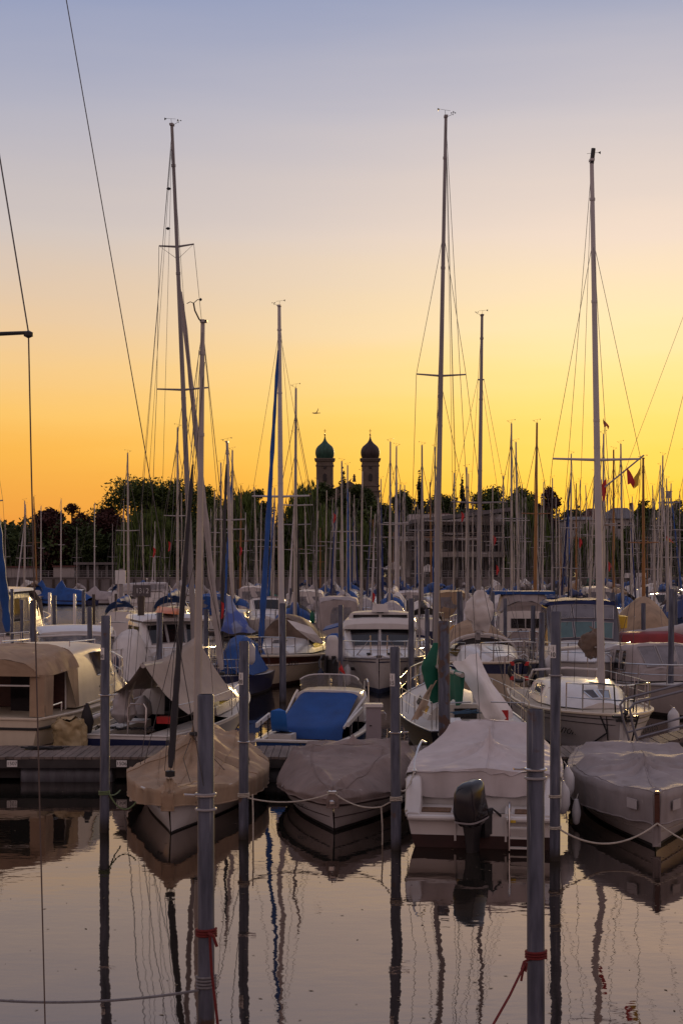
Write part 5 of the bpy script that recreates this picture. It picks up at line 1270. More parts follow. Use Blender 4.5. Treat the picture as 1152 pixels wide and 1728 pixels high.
# cream white sloop, bow to the camera, right
O = thing('sailboat', 'white sloop with scripted name on both bows facing the jetty', 'sailboat', (5.62, 33.1, 0), PI + R(2.5), MR)
h = Hull(8.2, 2.75, 1.0, .86, .8, 2.9, .42, boot=.08, full=.2, bowp=.75, dip=.04)
h.build(O, [mat('sloop_hull', (.44, .40, .40), .3, var=.05, wear=.15), ANTI_K]); h.deck(O, mat('deck_beige', (.40, .33, .25), .65, var=.1, ns=4)); h.strake(O, CREAM, 1, .035); h.strake(O, BLACK, .90, .010, 'sheer_line'); h.strake(O, BLACK, .78, .008, 'sheer_line')
lo = Loft([(-2.3, .9, .72, .85, 1.28), (-.3, 1.0, .78, .88, 1.40), (1.0, .92, .62, .92, 1.30), (2.2, .5, .3, .96, 1.04)], .05, .1); lo.build('cabin', GEL, O)
lo.swin(O, .42, .60, .30, .75, GLASS, frame=STEEL); lo.swin(O, .12, .34, .3, .75, GLASS, frame=STEEL); lo.twin(O, 2, .25, .75, -.62, -.1, GLASS, 'hatch', frame=STEEL); lo.twin(O, 2, .25, .75, .1, .62, GLASS, 'hatch', frame=STEEL)
MB().tube([(-.85, -2.3, 1.3), (-.8, -2.1, 1.5), (0, -1.95, 1.56), (.8, -2.1, 1.5), (.85, -2.3, 1.3)], .03, 6).build('spray_rail', GEL, O)
Oi = O.matrix_basis.inverted()
def ol(px, py, d): return Oi @ P(px, py, d)
rig(O, ol(1015, 1186, 31.9), ol(998, 272, 32.1), .080, WHITEMAST, spr=((.447, 1.0),), chain=(1.22, -.4, .95), bow=(0, 3.95, 1.05), stern=(0, -4.0, 1.0), frac=.855, wire=.006, vane=0, vsc=1.3)
MB().tube([Vector(ol(1001, 250, 32.1)), ol(998, 276, 32.1)], .05, 8).build('masthead_light', BLACK, O)
for q in ((-.3, .3), (.35, .6)): MB().tube([ol(998, 280, 32.1), Vector((q[0], q[1], 1.1))], .005, 4).build('halyard', DKROPE, O)
pulpit(O, h, .80, .62, .016); lifelines(O, h, (.06, .25, .45, .65), .58)
mb = MB(); mb.tube([(-.18, 3.95, 1.05), (-.22, 3.98, 1.62)], .016, 6); mb.tube([(.18, 3.95, 1.05), (.22, 3.98, 1.62)], .016, 6); mb.tube([(-.6, 3.4, 1.62), (-.22, 3.98, 1.62), (-.2, 4.0, 1.3), (.2, 4.0, 1.3), (.22, 3.98, 1.62), (.6, 3.4, 1.62)], .016, 6); mb.build('pulpit_gate', BLACK, O)
mb = MB(); mb.box((0, 4.02, .97), (.5, .16, .05)); mb.box((0, 4.1, .90), (.4, .1, .05)); mb.lathe((0, 4.08, 1.0), [(.04, 0), (.06, .05), (.03, .12)], 8); mb.build('bow_roller', BLACK, O)
mb = MB(); mb.slab([(-.09, 4.02, .86), (.09, 4.02, .86), (.09, 3.86, .1), (-.09, 3.86, .1)], .05); mb.build('stem_plate', PLATE, O, smooth=0)
MB().tube([(.06, 4.0, .86), (.07, 3.86, .1)], .012, 5).build('stem_line', BLACK, O)
for s, lr in ((1, -1), (-1, 1)):
    c = h.pt(.80, .52, s, .03); text('Bandidos', .27, INK, O, c, (R(86), R(s * 4), R(180 - s * 41)), shear=.45, ext=.002)
    MB().tube([h.pt(.93, .98, s), h.pt(.955, .60, s, .06), h.pt(.86, .20, s, .08) if s > 0 else h.pt(.95, .1, s, .06)], .018, 6).build('mooring_line', DKROPE, O)
MB().tube([h.pt(.95, .98, 1), h.pt(.95, .5, 1, .03), h.pt(.95, .1, 1, .03)], .012, 5).build('mooring_line', DKROPE, O)
rows = []
for j in range(9):
    f = j / 8; c = Vector(ol(1007, 1063 + 44 * f, 33.2)); rr = interp([(0, .08), (.2, .24), (.7, .26), (1, .1)], f); rows.append([c + Vector((rr * math.cos(2 * PI * k / 14) * (1 + .1 * math.sin(k * 4 + j * 1.7) + .1 * math.sin(k * 2)) + .1, rr * math.sin(2 * PI * k / 14), 0)) for k in range(14)])
mb = MB().grid(rows, wrap=True); mb.poly(rows[0]); mb.poly(rows[-1]); crumple(mb.build('sail_cover', mat('brown_canvas', (.15, .105, .08), .85, var=.25, ns=5), O, smooth=60), .11, 4.0, 2, 3)
MB().tube([ol(1005, 1090, 33.0), (0.05, -3.0, 1.95)], .05, 8).build('boom', WHITEMAST, O)
mb = MB(); rr = .26
mb.tube([(1.0 + rr * math.cos(a * PI / 10), -2.9, 1.42 + rr * math.sin(a * PI / 10)) for a in range(20)], .05, 8, closed=True); mb.build('horseshoe_buoy', BLACK, O)
for k in range(4):
    a = k * PI / 2 + .8; MB().lathe((1.0 + rr * math.cos(a), -2.9, 1.42 + rr * math.sin(a) - .05), [(.06, 0), (.062, .1)], 8).build('buoy_band', REDC, O)
for x in (-1.15, 1.0):
    for dx in (-.35, .0): MB().tube([(x + dx, -3.6, 1.0), (x + dx, -3.6, 1.72), (x + dx + .12, -3.6, 1.8), (x + dx + .26, -3.6, 1.72), (x + dx + .26, -3.6, 1.0)], .015, 6).build('pushpit', STEEL, O)
fender('white cylinder fender on the right side of the scripted sloop', P(1136, 1222, 31.4), r=.13, l=.62, top=P(1130, 1190, 31.3), group='white fenders')
# near boat outside the left edge: only its shroud, spreader and a halyard reach into view
Z = thing('sailboat', 'sailboat outside the left edge whose shroud and spreader cross the left sky', 'sailboat', (-3.4, 8.4, 0), 0)
h = Hull(7.0, 2.3, .55, .45, .6, 2.2, .5); h.build(Z, [GEL, ANTI_K]); h.deck(Z, DECK); h.strake(Z, MAHOG)
lo = Loft([(-1.0, .7, .55, .42, .8), (.8, .6, .42, .45, .8), (1.6, .3, .2, .5, .55)]); lo.build('cabin', GEL, Z); lo.swin(Z, .1, .5, .3, .7, DKWIN)
Zi = Z.matrix_basis.inverted()
def zl(px, py, d): return Zi @ P(px, py, d)
tipz = zl(48, 561, 10.0); tz = Vector((0, 1.55, 16.5))
MB().tube([(0, 1.55, .5), tz], .06, 10).build('mast', ALU, Z)
MB().tube([(0, 1.55, tipz.z - .06), tipz], [.024, .013], 8).build('spreader', BLACK, Z); MB().lathe(tipz - Vector((0, 0, .02)), [(.008, -.018), (.034, -.004), (.034, .02), (.008, .034)], 10).build('spreader_tip', BLACK, Z)
MB().tube([Vector((0, 1.55, 13.0)), zl(0, 268, 10.02), tipz], .0055, 5).build('shroud', WIRE, Z); MB().tube([tipz, zl(53, 800, 10.02), zl(76, 1726, 10.1), zl(77.5, 1790, 10.1)], .0055, 5).build('shroud', mat('rusty_wire', (.10, .07, .06), .6), Z)
MB().tube([tz, zl(112, 0, 11.0), zl(180, 390, 11.5), zl(248, 778, 11.9), Zi @ P(348, 1352, 12.2)], .0042, 5).build('halyard', WIRE, Z)
# ---------------------------------------------------------------- second row: boats at 36-60 m, bows mostly toward the camera
M2 = 'boats in the middle rows of the marina'
def sd_root(name, label, cat, px, d, rz, group=M2, L=8): return thing(name, label, cat, ((px - CX) / FPX * d, d, 0), rz, group)
def cruiser(label, px, d, rz, L, B, hb, hs, lofts, hullm=GEL, anti=ANTI_B, stripe=None, rails=True, name='motor_yacht', deckm=DECK, boot=.1, rake=.7):
    t = sd_root(name, label, 'motorboat', px, d, rz)
    h = Hull(L, B, hb, hs, .92, 2.5, rake, boot=boot, full=.16, bowp=1.0, dip=.03)
    h.build(t, [hullm, anti]); h.deck(t, deckm); h.strake(t, GREYALU, 1, .03)
    if stripe: h.strake(t, stripe, .9, .02, 'hull_stripe')
    for nm, m, st, wins in lofts:
        lo = Loft(st, .05); lo.build(nm, m, t)
        for w in wins:
            if w[0] == 's': lo.swin(t, w[1], w[2], w[3], w[4], w[5] if len(w) > 5 else DKWIN, frame=GREYALU)
            elif w[0] == 't': lo.twin(t, w[1], w[2], w[3], w[4], w[5], w[6] if len(w) > 6 else DKWIN, frame=GREYALU)
            elif w[0] == 'e': lo.ewin(t, w[1], w[2], w[3], w[4], w[5], w[6] if len(w) > 6 else DKWIN)
    if rails: pulpit(t, h, .5, .55, .018, name='bow_rail')
    return t, h
# white flybridge style yacht in the centre
t, h = cruiser('white motor yacht with dark split windscreen and roof box facing the camera', 641, 49.2, PI - R(2), 8.6, 3.15, 1.16, .98, [
    ('cabin', GEL, [(-3.6, 1.35, 1.2, 1.0, 1.95), (.2, 1.35, 1.22, 1.0, 1.95), (1.15, 1.25, 1.05, 1.05, 1.30), (2.9, .8, .6, 1.12, 1.26), (3.5, .3, .2, 1.15, 1.18)], [('t', 1, .12, .92, -.92, -.04), ('t', 1, .12, .92, .04, .92), ('s', .02, .2, .45, .9)]),
    ('flybridge', GEL, [(-3.4, 1.3, 1.25, 1.93, 2.25), (.3, 1.3, 1.25, 1.93, 2.25), (.45, 1.28, 1.15, 1.93, 2.08)], []),
    ('roof_lip', GEL, [(-2.8, 1.1, 1.05, 2.25, 2.44), (-.9, 1.12, 1.08, 2.25, 2.44)], [('e', 1, -.95, -.05, .15, .7), ('e', 1, .05, .95, .15, .7)])], stripe=NAVY, anti=ANTI_B, boot=.16)
mb = MB(); mb.box((0, .5, 1.62), (.05, .08, .6)); mb.build('windscreen_post', GEL, t, smooth=0)
mb = MB(); mb.slab([(-.30, -.9, 2.48), (.30, -.9, 2.48), (.25, -.9, 2.76), (-.25, -.9, 2.76)], .14); sb = mb.build('roof_sign', GEL, t, smooth=0); mb = MB(); mb.tube([(0, -.9, 2.76), (0, -.9, 2.86)], .02, 6); mb.tube([(0, -.9, 2.44), (0, -.9, 2.5)], .12, 8); mb.build('antenna', BLACK, sb)
text('ISOLANE', .11, INKB, sb, (0, -.885, 2.62), (R(90), 0, PI), ext=.002)
MB().slab([(1.1, -.6, 2.05), (2.0, -.6, 1.82), (2.0, -3.2, 1.85), (1.1, -3.2, 2.1)], .04).build('awning', BLUEC, t)
mb = MB()
for s in (-1, 1): mb.lathe((s * .33, 3.2, 1.22), [(.02, 0), (.10, .02), (.08, .06), (.02, .07)], 10)
mb.box((0, 3.9, 1.2), (.18, .5, .07)); mb.build('deck_fittings', BLACK, t)
mb = MB(); mb.tube([(-.25, 3.3, 1.15), (-.27, 3.3, 1.85)], .02, 6); mb.tube([(.27, 3.3, 1.15), (.29, 3.3, 1.85)], .02, 6); mb.tube([(-.27, 3.3, 1.75), (-.75, 2.8, 1.16)], .018, 6); mb.tube([(.29, 3.3, 1.75), (.75, 2.8, 1.16)], .018, 6); mb.build('gate_rail', STEEL, t)
for s in (-1, 1): MB().lathe(h.pt(.80, .72, s, .01), [(.10, -.05), (.11, 0), (.10, .05)], 10).build('hawse_hole', BLACK, t)
# wooden trimmed sloop
t = sd_root('sailboat', 'cream sloop with mahogany sheer band and blue furled jib, bow forward', 'sailboat', 481, 51.2, PI - R(7.6), M2)
h = Hull(9.6, 3.15, 1.15, .92, .72, 2.0, .9, boot=.14, full=.22, bowp=.95, mid=.42)
h.build(t, [CREAM, ANTI_R, MAHOG], band=(5, 6)); h.deck(t, DECK); h.strake(t, CREAM, 1, .045); h.strake(t, GEL, .72, .022, 'hull_stripe')
lo = Loft([(-3.2, 1.1, .9, .95, 1.45), (.2, 1.05, .8, 1.0, 1.5), (2.4, .6, .4, 1.08, 1.25)]); lo.build('cabin', GEL, t); lo.swin(t, .1, .4, .3, .75, DKWIN); lo.twin(t, 1, .3, .6, -.4, .4, GLASS, 'hatch')
ti = t.matrix_basis.inverted()
rig(t, ti @ P(475, 1082, 51.0), ti @ P(471, 517, 51.4), .105, WHITEMAST, spr=((.43, 1.05),), chain=(1.4, .1, .95), bow=(0, 4.75, 1.2), stern=(0, -4.6, 1.0), furl=(BLUEC, .11, .02, .93), frac=.93, wire=.007, vane=1, vsc=1.4)
pulpit(t, h, .8, .62, .02); lifelines(t, h, (.1, .3, .5, .7), .6)
MB().grid([[ti @ P(484, 1046, 50.6), ti @ P(500, 1050, 50.2), ti @ P(524, 1058, 49.6)], [ti @ P(500, 1062, 49.8), ti @ P(516, 1068, 49.5), ti @ P(536, 1072, 49.3)], [ti @ P(528, 1084, 49.6), ti @ P(540, 1086, 49.3), ti @ P(546, 1084, 49.3)]]).build('awning', WHITEC, t)
lo = Loft([(-3.6, 1.1, .3, 1.4, 2.0), (-1, 1.2, .4, 1.4, 2.3), (.1, 1.0, .3, 1.45, 2.2)], .05); lo.build('boom_tent', mat('brown_canvas', (.15, .105, .08)), t)
text('BLB', .2, INK, t, h.pt(.88, .82, 1, .02), (R(84), 0, R(180 - 40))); text('FN 3350', .2, INK, t, h.pt(.84, .80, -1, .02), (R(84), 0, R(180 + 35)))
mb = MB(); mb.lathe((.35, 4.3, 1.05), [(.05, -.15), (.16, -.05), (.16, .1), (.05, .2)], 10); mb.tube([(.1, 4.9, 1.0), (.2, 4.9, .7), (.1, 4.85, .5)], .05, 6); mb.build('anchor', GREYALU, t)
tag(MB().tube([P(446, 1134, 47), P(447, 1160, 47.2), P(448, 1176, 47.4)], .02, 5).build('anchor_line', DKROPE), 'dark line hanging from the bow of the cream sloop', 'rope')
# inflatable engine between them
t = thing('outboard_motor', 'white and blue outboard engine standing between the sloop and the yacht', 'engine', P(565, 1118, 46)); cw = outboard(t, (0, 0, 0), R(160), 1.25, GEL); MB().lathe((0, 0, .72), [(.30, 0), (.28, .12), (.1, .22)], 10).build('engine_cover', BLUEC, t)
# express cruisers on the left
t, h = cruiser('white express cruiser with wraparound glass and hoop roof at the left', 128, 42.5, PI + R(14), 8.4, 2.9, 1.22, 1.05, [
    ('cabin', GEL, [(-3.4, 1.25, 1.15, 1.05, 1.25), (-.5, 1.25, 1.15, 1.05, 1.35), (1.8, 1.0, .8, 1.12, 1.42), (3.4, .45, .3, 1.2, 1.24)], []),
    ('windscreen_glass', VINYL, [(-1.6, 1.24, 1.12, 1.3, 2.02), (.1, 1.2, 1.02, 1.36, 2.02), (1.0, 1.0, .8, 1.36, 1.48)], []),
    ('hard_top', GEL, [(-2.4, 1.16, 1.12, 2.08, 2.2), (-.4, 1.16, 1.12, 2.16, 2.26), (.2, 1.05, 1.0, 2.05, 2.1)], [])], anti=ANTI_K, deckm=GEL)
mb = MB()
for s in (-1, 1): mb.tube([(s * 1.2, .2, 1.35), (s * 1.16, -.2, 2.1), (s * 1.15, -2.2, 2.16), (s * 1.2, -2.9, 1.3)], .035, 6)
mb.tube([(-1.12, .3, 2.0), (0, .55, 2.05), (1.12, .3, 2.0)], .03, 6); mb.build('frame', GEL, t)
mb = MB(); mb.box((-.4, -.9, 1.62), (.5, .5, .5)); mb.box((.5, -.9, 1.62), (.7, .5, .45)); mb.build('seats', NAVYC, t)
for s in (-1, 1): MB().grid([[h.pt(.58, .78, s, .012), h.pt(.86, .84, s, .012)], [h.pt(.60, .98, s, .012), h.pt(.82, 1.0, s, .012)]]).build('hull_window', DKWIN, t)
t, h = cruiser('white cabin motorboat carrying an upturned orange kayak on its roof', 292, 45.5, PI + R(16), 8.2, 2.8, 1.15, .95, [
    ('wheelhouse', GEL, [(-2.6, 1.2, 1.08, 1.0, 2.32), (.2, 1.2, 1.05, 1.0, 2.36), (.95, 1.1, .9, 1.05, 1.50), (1.1, 1.05, .85, 1.05, 1.42)], [('t', 1, .2, .85, -.95, -.36), ('t', 1, .2, .85, -.3, .3), ('t', 1, .2, .85, .36, .95), ('s', .03, .14, .4, .85), ('s', .17, .31, .4, .85)]),
    ('foredeck_cabin', GEL, [(.9, .95, .8, 1.0, 1.42), (2.6, .6, .4, 1.1, 1.32), (3.2, .3, .2, 1.12, 1.16)], [('t', 0, .3, .65, -.4, .4, GLASS)]),
    ('roof', GEL, [(-2.9, 1.14, 1.08, 2.34, 2.48), (.3, 1.14, 1.05, 2.36, 2.50), (.55, 1.05, .9, 2.34, 2.40)], [])], anti=ANTI_K)
kz = t.location + Vector((-.1, -.3, 2.70))
ky = thing('kayak', 'orange kayak lying upside down on the cabin motorboat roof', 'kayak', kz, R(20))
h = Hull(3.4, .66, .22, .18, .1, 1.9, .1, draft=.12, boot=.0, full=.5, bowp=.6, mid=.5); ho = h.build(ky, [ORANGE, ORANGE]); ho.rotation_euler = (0, PI, 0); ky.scale = (1.1, 1, .62); MB().tube([(-.25, -.4, -.19), (.25, -.4, -.19), (.22, .4, -.19), (-.22, .4, -.19)], .02, 6, closed=True).build('cockpit_rim', BLACK, ky)
t2 = thing('covered_boat', 'pale covered dinghy with pointed hood beside the kayak boat', 'motorboat', P(216, 1082, 43) * 1.0); t2.location.z = 0
h = Hull(4.4, 1.7, .8, .6); h.build(t2, [GREYHULL, ANTI_K]); lo = Loft([(-1.9, .8, .5, .6, 1.3), (-.4, .8, .25, .6, 2.15), (.6, .75, .3, .62, 1.9), (1.9, .3, .1, .75, .9)], .03); lo.build('cover', WHITEC, t2); t2.rotation_euler.z = PI
# blue white draped sail boat
t = sd_root('sailboat', 'sailboat draped in a blue and white sail beside the leaning mast', 'sailboat', 402, 45.5, PI - R(6), M2)
h = Hull(6.4, 1.9, .8, .66); h.build(t, [NAVY, ANTI_K]); h.deck(t, DECK); pulpit(t, h, .8, .5)
lo = Loft([(-2.4, .7, .3, .7, 1.5), (-.4, .8, .3, .7, 1.8), (1.2, .7, .2, .7, 1.5), (2.2, .4, .12, .8, 1.0)], .05); lo.build('cover', BLUEC, t)
ti = t.matrix_basis.inverted()
MB().grid(refine([[ti @ P(382, 1006, 44), ti @ P(388, 1004, 44.2), ti @ P(396, 1022, 44)], [ti @ P(380, 1034, 43.2), ti @ P(395, 1036, 42.8), ti @ P(412, 1036, 43)], [ti @ P(376, 1056, 42.8), ti @ P(396, 1060, 42.3), ti @ P(420, 1056, 42.6)], [ti @ P(372, 1066, 42.9), ti @ P(396, 1070, 42.3), ti @ P(432, 1066, 42.6)]])).build('draped_sail', mat('striped_sail', (.20, .23, .36), .75, ns=1.6, col2=(.06, .10, .33), thr=(.5, .56)), t, smooth=180)
rig(t, ti @ P(392, 1010, 45.5), ti @ P(383, 747, 46), .07, ALU, spr=((.5, .5),), chain=(1.0, 0, .9), bow=(0, 3.1, .8), furl=(DARKC, .08, .05, .9), stern=(0, -3.0, .7), wire=.006)
# grey canopy boat behind the yacht
t, h = cruiser('motorboat with a tall grey canopy and clear window behind the white yacht', 571, 64, 0, 7.6, 2.6, 1.1, .95, [
    ('canopy', GREYC, [(-3.5, .95, .78, .9, 2.62), (-2.9, .98, .85, .95, 2.75), (-.6, 1.0, .85, .98, 2.75), (.4, .9, .7, 1.0, 1.7)], [('e', 0, -.45, .55, .45, .85, VINYL), ('s', .05, .3, .4, .85, VINYL), ('s', .38, .6, .4, .85, VINYL)])], rails=True, name='cabin_cruiser')
# spray hood sloop right of the green cover
t = sd_root('sailboat', 'beige hooded sloop with blue sheer band, bow toward the white tarpaulin', 'sailboat', 824, 44.6, PI - R(-7), M2)
h = Hull(8.8, 2.95, 1.35, 1.05, .75, 2.3, .9, boot=.1, full=.2); h.build(t, [CREAM, ANTI_K, NAVY], band=(5, 6)); h.deck(t, mat('deck_beige', (.40, .33, .25))); h.strake(t, CREAM, 1, .04)
lo = Loft([(-2.6, 1.05, .8, 1.05, 1.5), (.2, 1.0, .75, 1.1, 1.6), (2.2, .5, .35, 1.2, 1.35)]); lo.build('cabin', GEL, t); lo.swin(t, .1, .4, .3, .75); lo.twin(t, 1, .2, .55, -.4, .4, GLASS, 'hatch')
hd = MB(); rows = []
for j in range(6):
    f = j / 5; rows.append([(1.12 * (1 - .1 * f) * math.cos(a), -1.0 - 1.2 * f, 1.35 + (.55 + .45 * f ** .6) * math.sin(a)) for a in [PI * i / 14 for i in range(15)]])
hd.grid(rows).build('spray_hood', TAN, t); MB().tube(rows[0], .05, 6).build('hood_edge', WHITEC, t)
MB().grid([[(.9 * math.cos(PI * i / 10), -1.05, 1.4 + .40 * math.sin(PI * i / 10) * q) for i in range(11)] for q in (.0, 1.0)]).build('hood_window', DKWIN, t)
ti = t.matrix_basis.inverted()
rig(t, ti @ P(806, 1080, 44.8), ti @ P(813, 533, 45.4), .075, HMAST, spr=((.42, .9), (.80, .1)), chain=(1.3, .1, 1.1), bow=(0, 4.35, 1.4), stern=(0, -4.2, 1.1), frac=.80, wire=.006, vane=1, vsc=1.2)
pulpit(t, h, .8, .6, .018); lifelines(t, h, (.08, .3, .5, .7), .6)
c = ti @ P(810, 1032, 44.5); rows = []
for j in range(8):
    f = j / 7; rr = interp([(0, .05), (.3, .36), (.7, .42), (1, .15)], f); rows.append([c + Vector((rr * math.cos(2 * PI * k / 12) * (1 + .12 * math.sin(k * 3 + j)), rr * .8 * math.sin(2 * PI * k / 12), .62 - 1.2 * f)) for k in range(12)])
mb = MB().grid(rows, wrap=True); mb.poly(rows[0]); mb.poly(rows[-1]); crumple(mb.build('bundled_sail', WHITEC, t, smooth=50), .16, 2.6, 2, 4)
fender('navy fender on the right side of the beige hooded sloop', P(885, 1134, 42.0), FENDERB, .14, .7)
# small white cabin boat with a name on the front
t, h = cruiser('old white cabin boat named on its front wall under a blue roof', 884, 55, PI + R(-4), 7.6, 2.5, 1.2, 1.0, [
    ('wheelhouse', GEL, [(-2.4, 1.0, .95, 1.0, 2.35), (.9, 1.0, .95, 1.0, 2.35)], [('e', 1, -.55, -.02, .55, .82), ('e', 1, .02, .55, .55, .82), ('e', 1, -.45, .05, .05, .30), ('s', .1, .4, .5, .85), ('s', .55, .85, .5, .85)]),
    ('upper_canopy', mat('weathered_vinyl', (.24, .2, .19), .5, var=.2), [(-2.2, .98, .8, 2.36, 3.05), (.4, 1.0, .8, 2.36, 3.05), (.7, .95, .5, 2.36, 2.7)], []),
    ('foredeck_cover', TAUPE, [(.9, .95, .5, 1.0, 1.6), (2.5, .6, .2, 1.1, 1.4), (3.2, .3, .1, 1.15, 1.2)], [])], name='cabin_boat')
MB().slab([(-1.15, -2.4, 3.12), (1.15, -2.4, 3.12), (1.15, .5, 3.14), (-1.15, .5, 3.14)], .12).build('roof_canvas', BLUEC, t); text('Bala', .26, INK, t, (.1, .915, 1.60), (R(90), 0, PI), shear=.4)
# big white cruiser with dark wraparound screen on the right
t, h = cruiser('white sport cruiser with dark framed windscreen right of the arrow pile', 985, 44.5, PI - R(4), 8.8, 2.9, 1.35, 1.15, [
    ('foredeck', GEL, [(-.4, 1.3, 1.2, 1.15, 1.80), (1.2, 1.2, 1.0, 1.18, 1.68), (3.2, .6, .4, 1.28, 1.42), (3.8, .2, .1, 1.3, 1.33)], [('t', 1, .25, .7, -.45, .45, GLASS)]),
    ('windscreen_glass', mat('smoky_glass', (.07, .06, .075), .1, var=.2), [(-2.6, 1.3, 1.15, 1.3, 2.85), (-.6, 1.3, 1.1, 1.5, 2.85), (.35, 1.15, .95, 1.6, 1.78)], [('t', 1, .05, .42, -.96, -.42, VINYL), ('t', 1, .05, .42, -.36, .30, VINYL), ('t', 1, .05, .42, .36, .96, VINYL), ('t', 1, .52, .97, -.96, -.34, mat('aqua_glass', (.08, .14, .145), .1)), ('t', 1, .52, .97, -.28, .32, mat('aqua_glass', (.08, .14, .145), .1)), ('t', 1, .52, .97, .38, .96, mat('aqua_glass', (.08, .14, .145), .1))]),
    ('roof', NAVYC, [(-2.9, 1.2, 1.1, 2.84, 2.98), (-.6, 1.2, 1.05, 2.84, 2.96)], [])], anti=ANTI_K)
# white hooded boat at right
t, h = cruiser('motorboat with a white folding hood behind the scripted sloop, right edge', 1112, 40.2, PI + R(8), 6.8, 2.5, .95, .8, [
    ('canopy', GREYC, [(-2.6, 1.1, .9, .85, 1.6), (-1.0, 1.15, .98, .85, 1.82), (.3, 1.1, .95, .85, 1.86), (.95, .95, .8, .9, 1.2)], [('s', .12, .34, .3, .85, VINYL), ('s', .40, .62, .3, .85, DKWIN), ('t', 2, .1, .9, -.9, -.35, VINYL), ('t', 2, .1, .9, -.28, .28, VINYL), ('t', 2, .1, .9, .35, .9, VINYL)])], hullm=GREYHULL, anti=ANTI_K, name='open_motorboat')
# tan tent boat
t = sd_root('sailboat', 'sailboat under a tall tan pyramid tent with a wooden mast', 'sailboat', 1083, 56, PI, M2)
h = Hull(8, 2.6, 1.15, .95); h.build(t, [GEL, ANTI_K]); h.deck(t, DECK)
rows = []
for j in range(15):
    f = j / 14; y = -3.0 + 6.0 * f; r_ = interp([(0, .6), (.15, 1.5), (.55, 2.05), (.85, 1.3), (1, .4)], f); w = interp([(0, .9), (.3, 1.45), (.7, 1.4), (1, .7)], f)
    rows.append([(w * u, y, .92 + r_ * (1 - abs(u) ** 2.1) * (1 - .12 * abs(u)) + .05 * noise.noise(Vector((u * 4, y, 3)))) for u in [-1 + i / 10 for i in range(21)]])
MB().grid(rows).build('boat_tent', TAN, t, smooth=180); rig(t, (0, .3, 1), (.02, .3, 8.3), .07, WOODMAST, spr=((.55, .6),), chain=(1.1, 0, .9), bow=(0, 3.9, 1.1), stern=(0, -3.8, 1.0))
# red boat with a white boom cover lying crosswise at the right edge
t = thing('sailboat', 'red decked sailboat with a long white boom cover at the right edge', 'sailboat', (11.6, 46, 0), R(-90), M2)
h = Hull(8.4, 2.6, 1.25, 1.05); DRED = mat('dull_red', (.22, .014, .014), .6, var=.2); h.build(t, [DRED, ANTI_K]); h.deck(t, DECK); h.strake(t, GEL)
lo = Loft([(-3.4, .9, .7, 1.0, 1.9), (-1.0, 1.0, .75, 1.0, 1.95), (.8, .9, .5, 1.05, 1.4)], .05); lo.build('cover', DRED, t); lo.swin(t, .75, .95, .2, .7)
ti = t.matrix_basis.inverted()
rig(t, (0, 2.0, 1.1), (0, 2.0, 23.8), .09, ALU, spr=((.5, .8),), chain=(1.1, 1.9, 1.1), bow=(0, 4.1, 1.2))
boomcover(t, (0, 1.8, 2.05), (0, -3.3, 1.62), SAILC, .17, seed=4)
for px0, py0, px1, py1, d in ((1152, 535, 1070, 752, 42), (1152, 668, 1100, 872, 41)):
    a, b = P(px0, py0, d), P(px1, py1, d); e = (b - a)
    pt = [Vector((13.6, 46, 20.7 if px1 == 1070 else 23.6)), a, b, b + e * (1.4 if px1 == 1070 else 1.2)]
    MB().tube([ti @ p for p in pt], .007, 4).build('shroud', WIRE, t)
# boats beyond the left fairway
t, h = cruiser('white cabin cruiser with an open dark aft canopy at the far left', 22, 66, R(-6), 8.8, 3.0, 1.35, 1.1, [
    ('canopy', VINYL, [(-4.0, 1.3, 1.15, 1.1, 2.95), (-1.2, 1.3, 1.15, 1.1, 3.0)], [('e', 0, -1.0, -.15, .1, .85, DKWIN), ('e', 0, .15, 1.0, .25, .8, VINYL), ('s', .1, .5, .3, .85, DKWIN), ('s', .55, .9, .3, .85, VINYL)]),
    ('hard_top', GEL, [(-4.1, 1.28, 1.2, 2.98, 3.1), (-.8, 1.28, 1.2, 3.02, 3.14), (.6, 1.2, .9, 2.5, 2.6), (1.4, 1.0, .7, 1.6, 1.75)], []),
    ('wheelhouse', GEL, [(-1.2, 1.3, 1.15, 1.1, 2.9), (.4, 1.25, 1.05, 1.1, 2.5), (1.4, 1.0, .8, 1.2, 1.6), (3.2, .5, .3, 1.3, 1.4)], [('s', .05, .3, .5, .85)])], name='cabin_cruiser')
t = sd_root('sailboat', 'sailboat at the left edge with a long blue furled jib', 'sailboat', -46, 47, R(-17), M2); h = Hull(8.6, 2.8, 1.15, 1.0); h.build(t, [GEL, ANTI_K]); h.deck(t, DECK); pulpit(t, h, .78, .62); lifelines(t, h, (.1, .3, .5, .7))
ti = t.matrix_basis.inverted(); lo = Loft([(-2.4, 1.0, .8, 1.0, 1.5), (.4, 1.0, .7, 1.0, 1.5), (2, .5, .3, 1.1, 1.2)]); lo.build('cabin', GEL, t); lo.swin(t, .1, .5, .3, .75)
rig(t, (0, .6, 1.1), (0, .6, 11.4), .08, ALU, spr=((.5, .8),), chain=(1.2, .5, 1.0), bow=ti @ P(14, 1074, 49.5), furl=(BLUEC, .16, .02, .93), frac=.93, stern=(0, -4.1, 1.0))
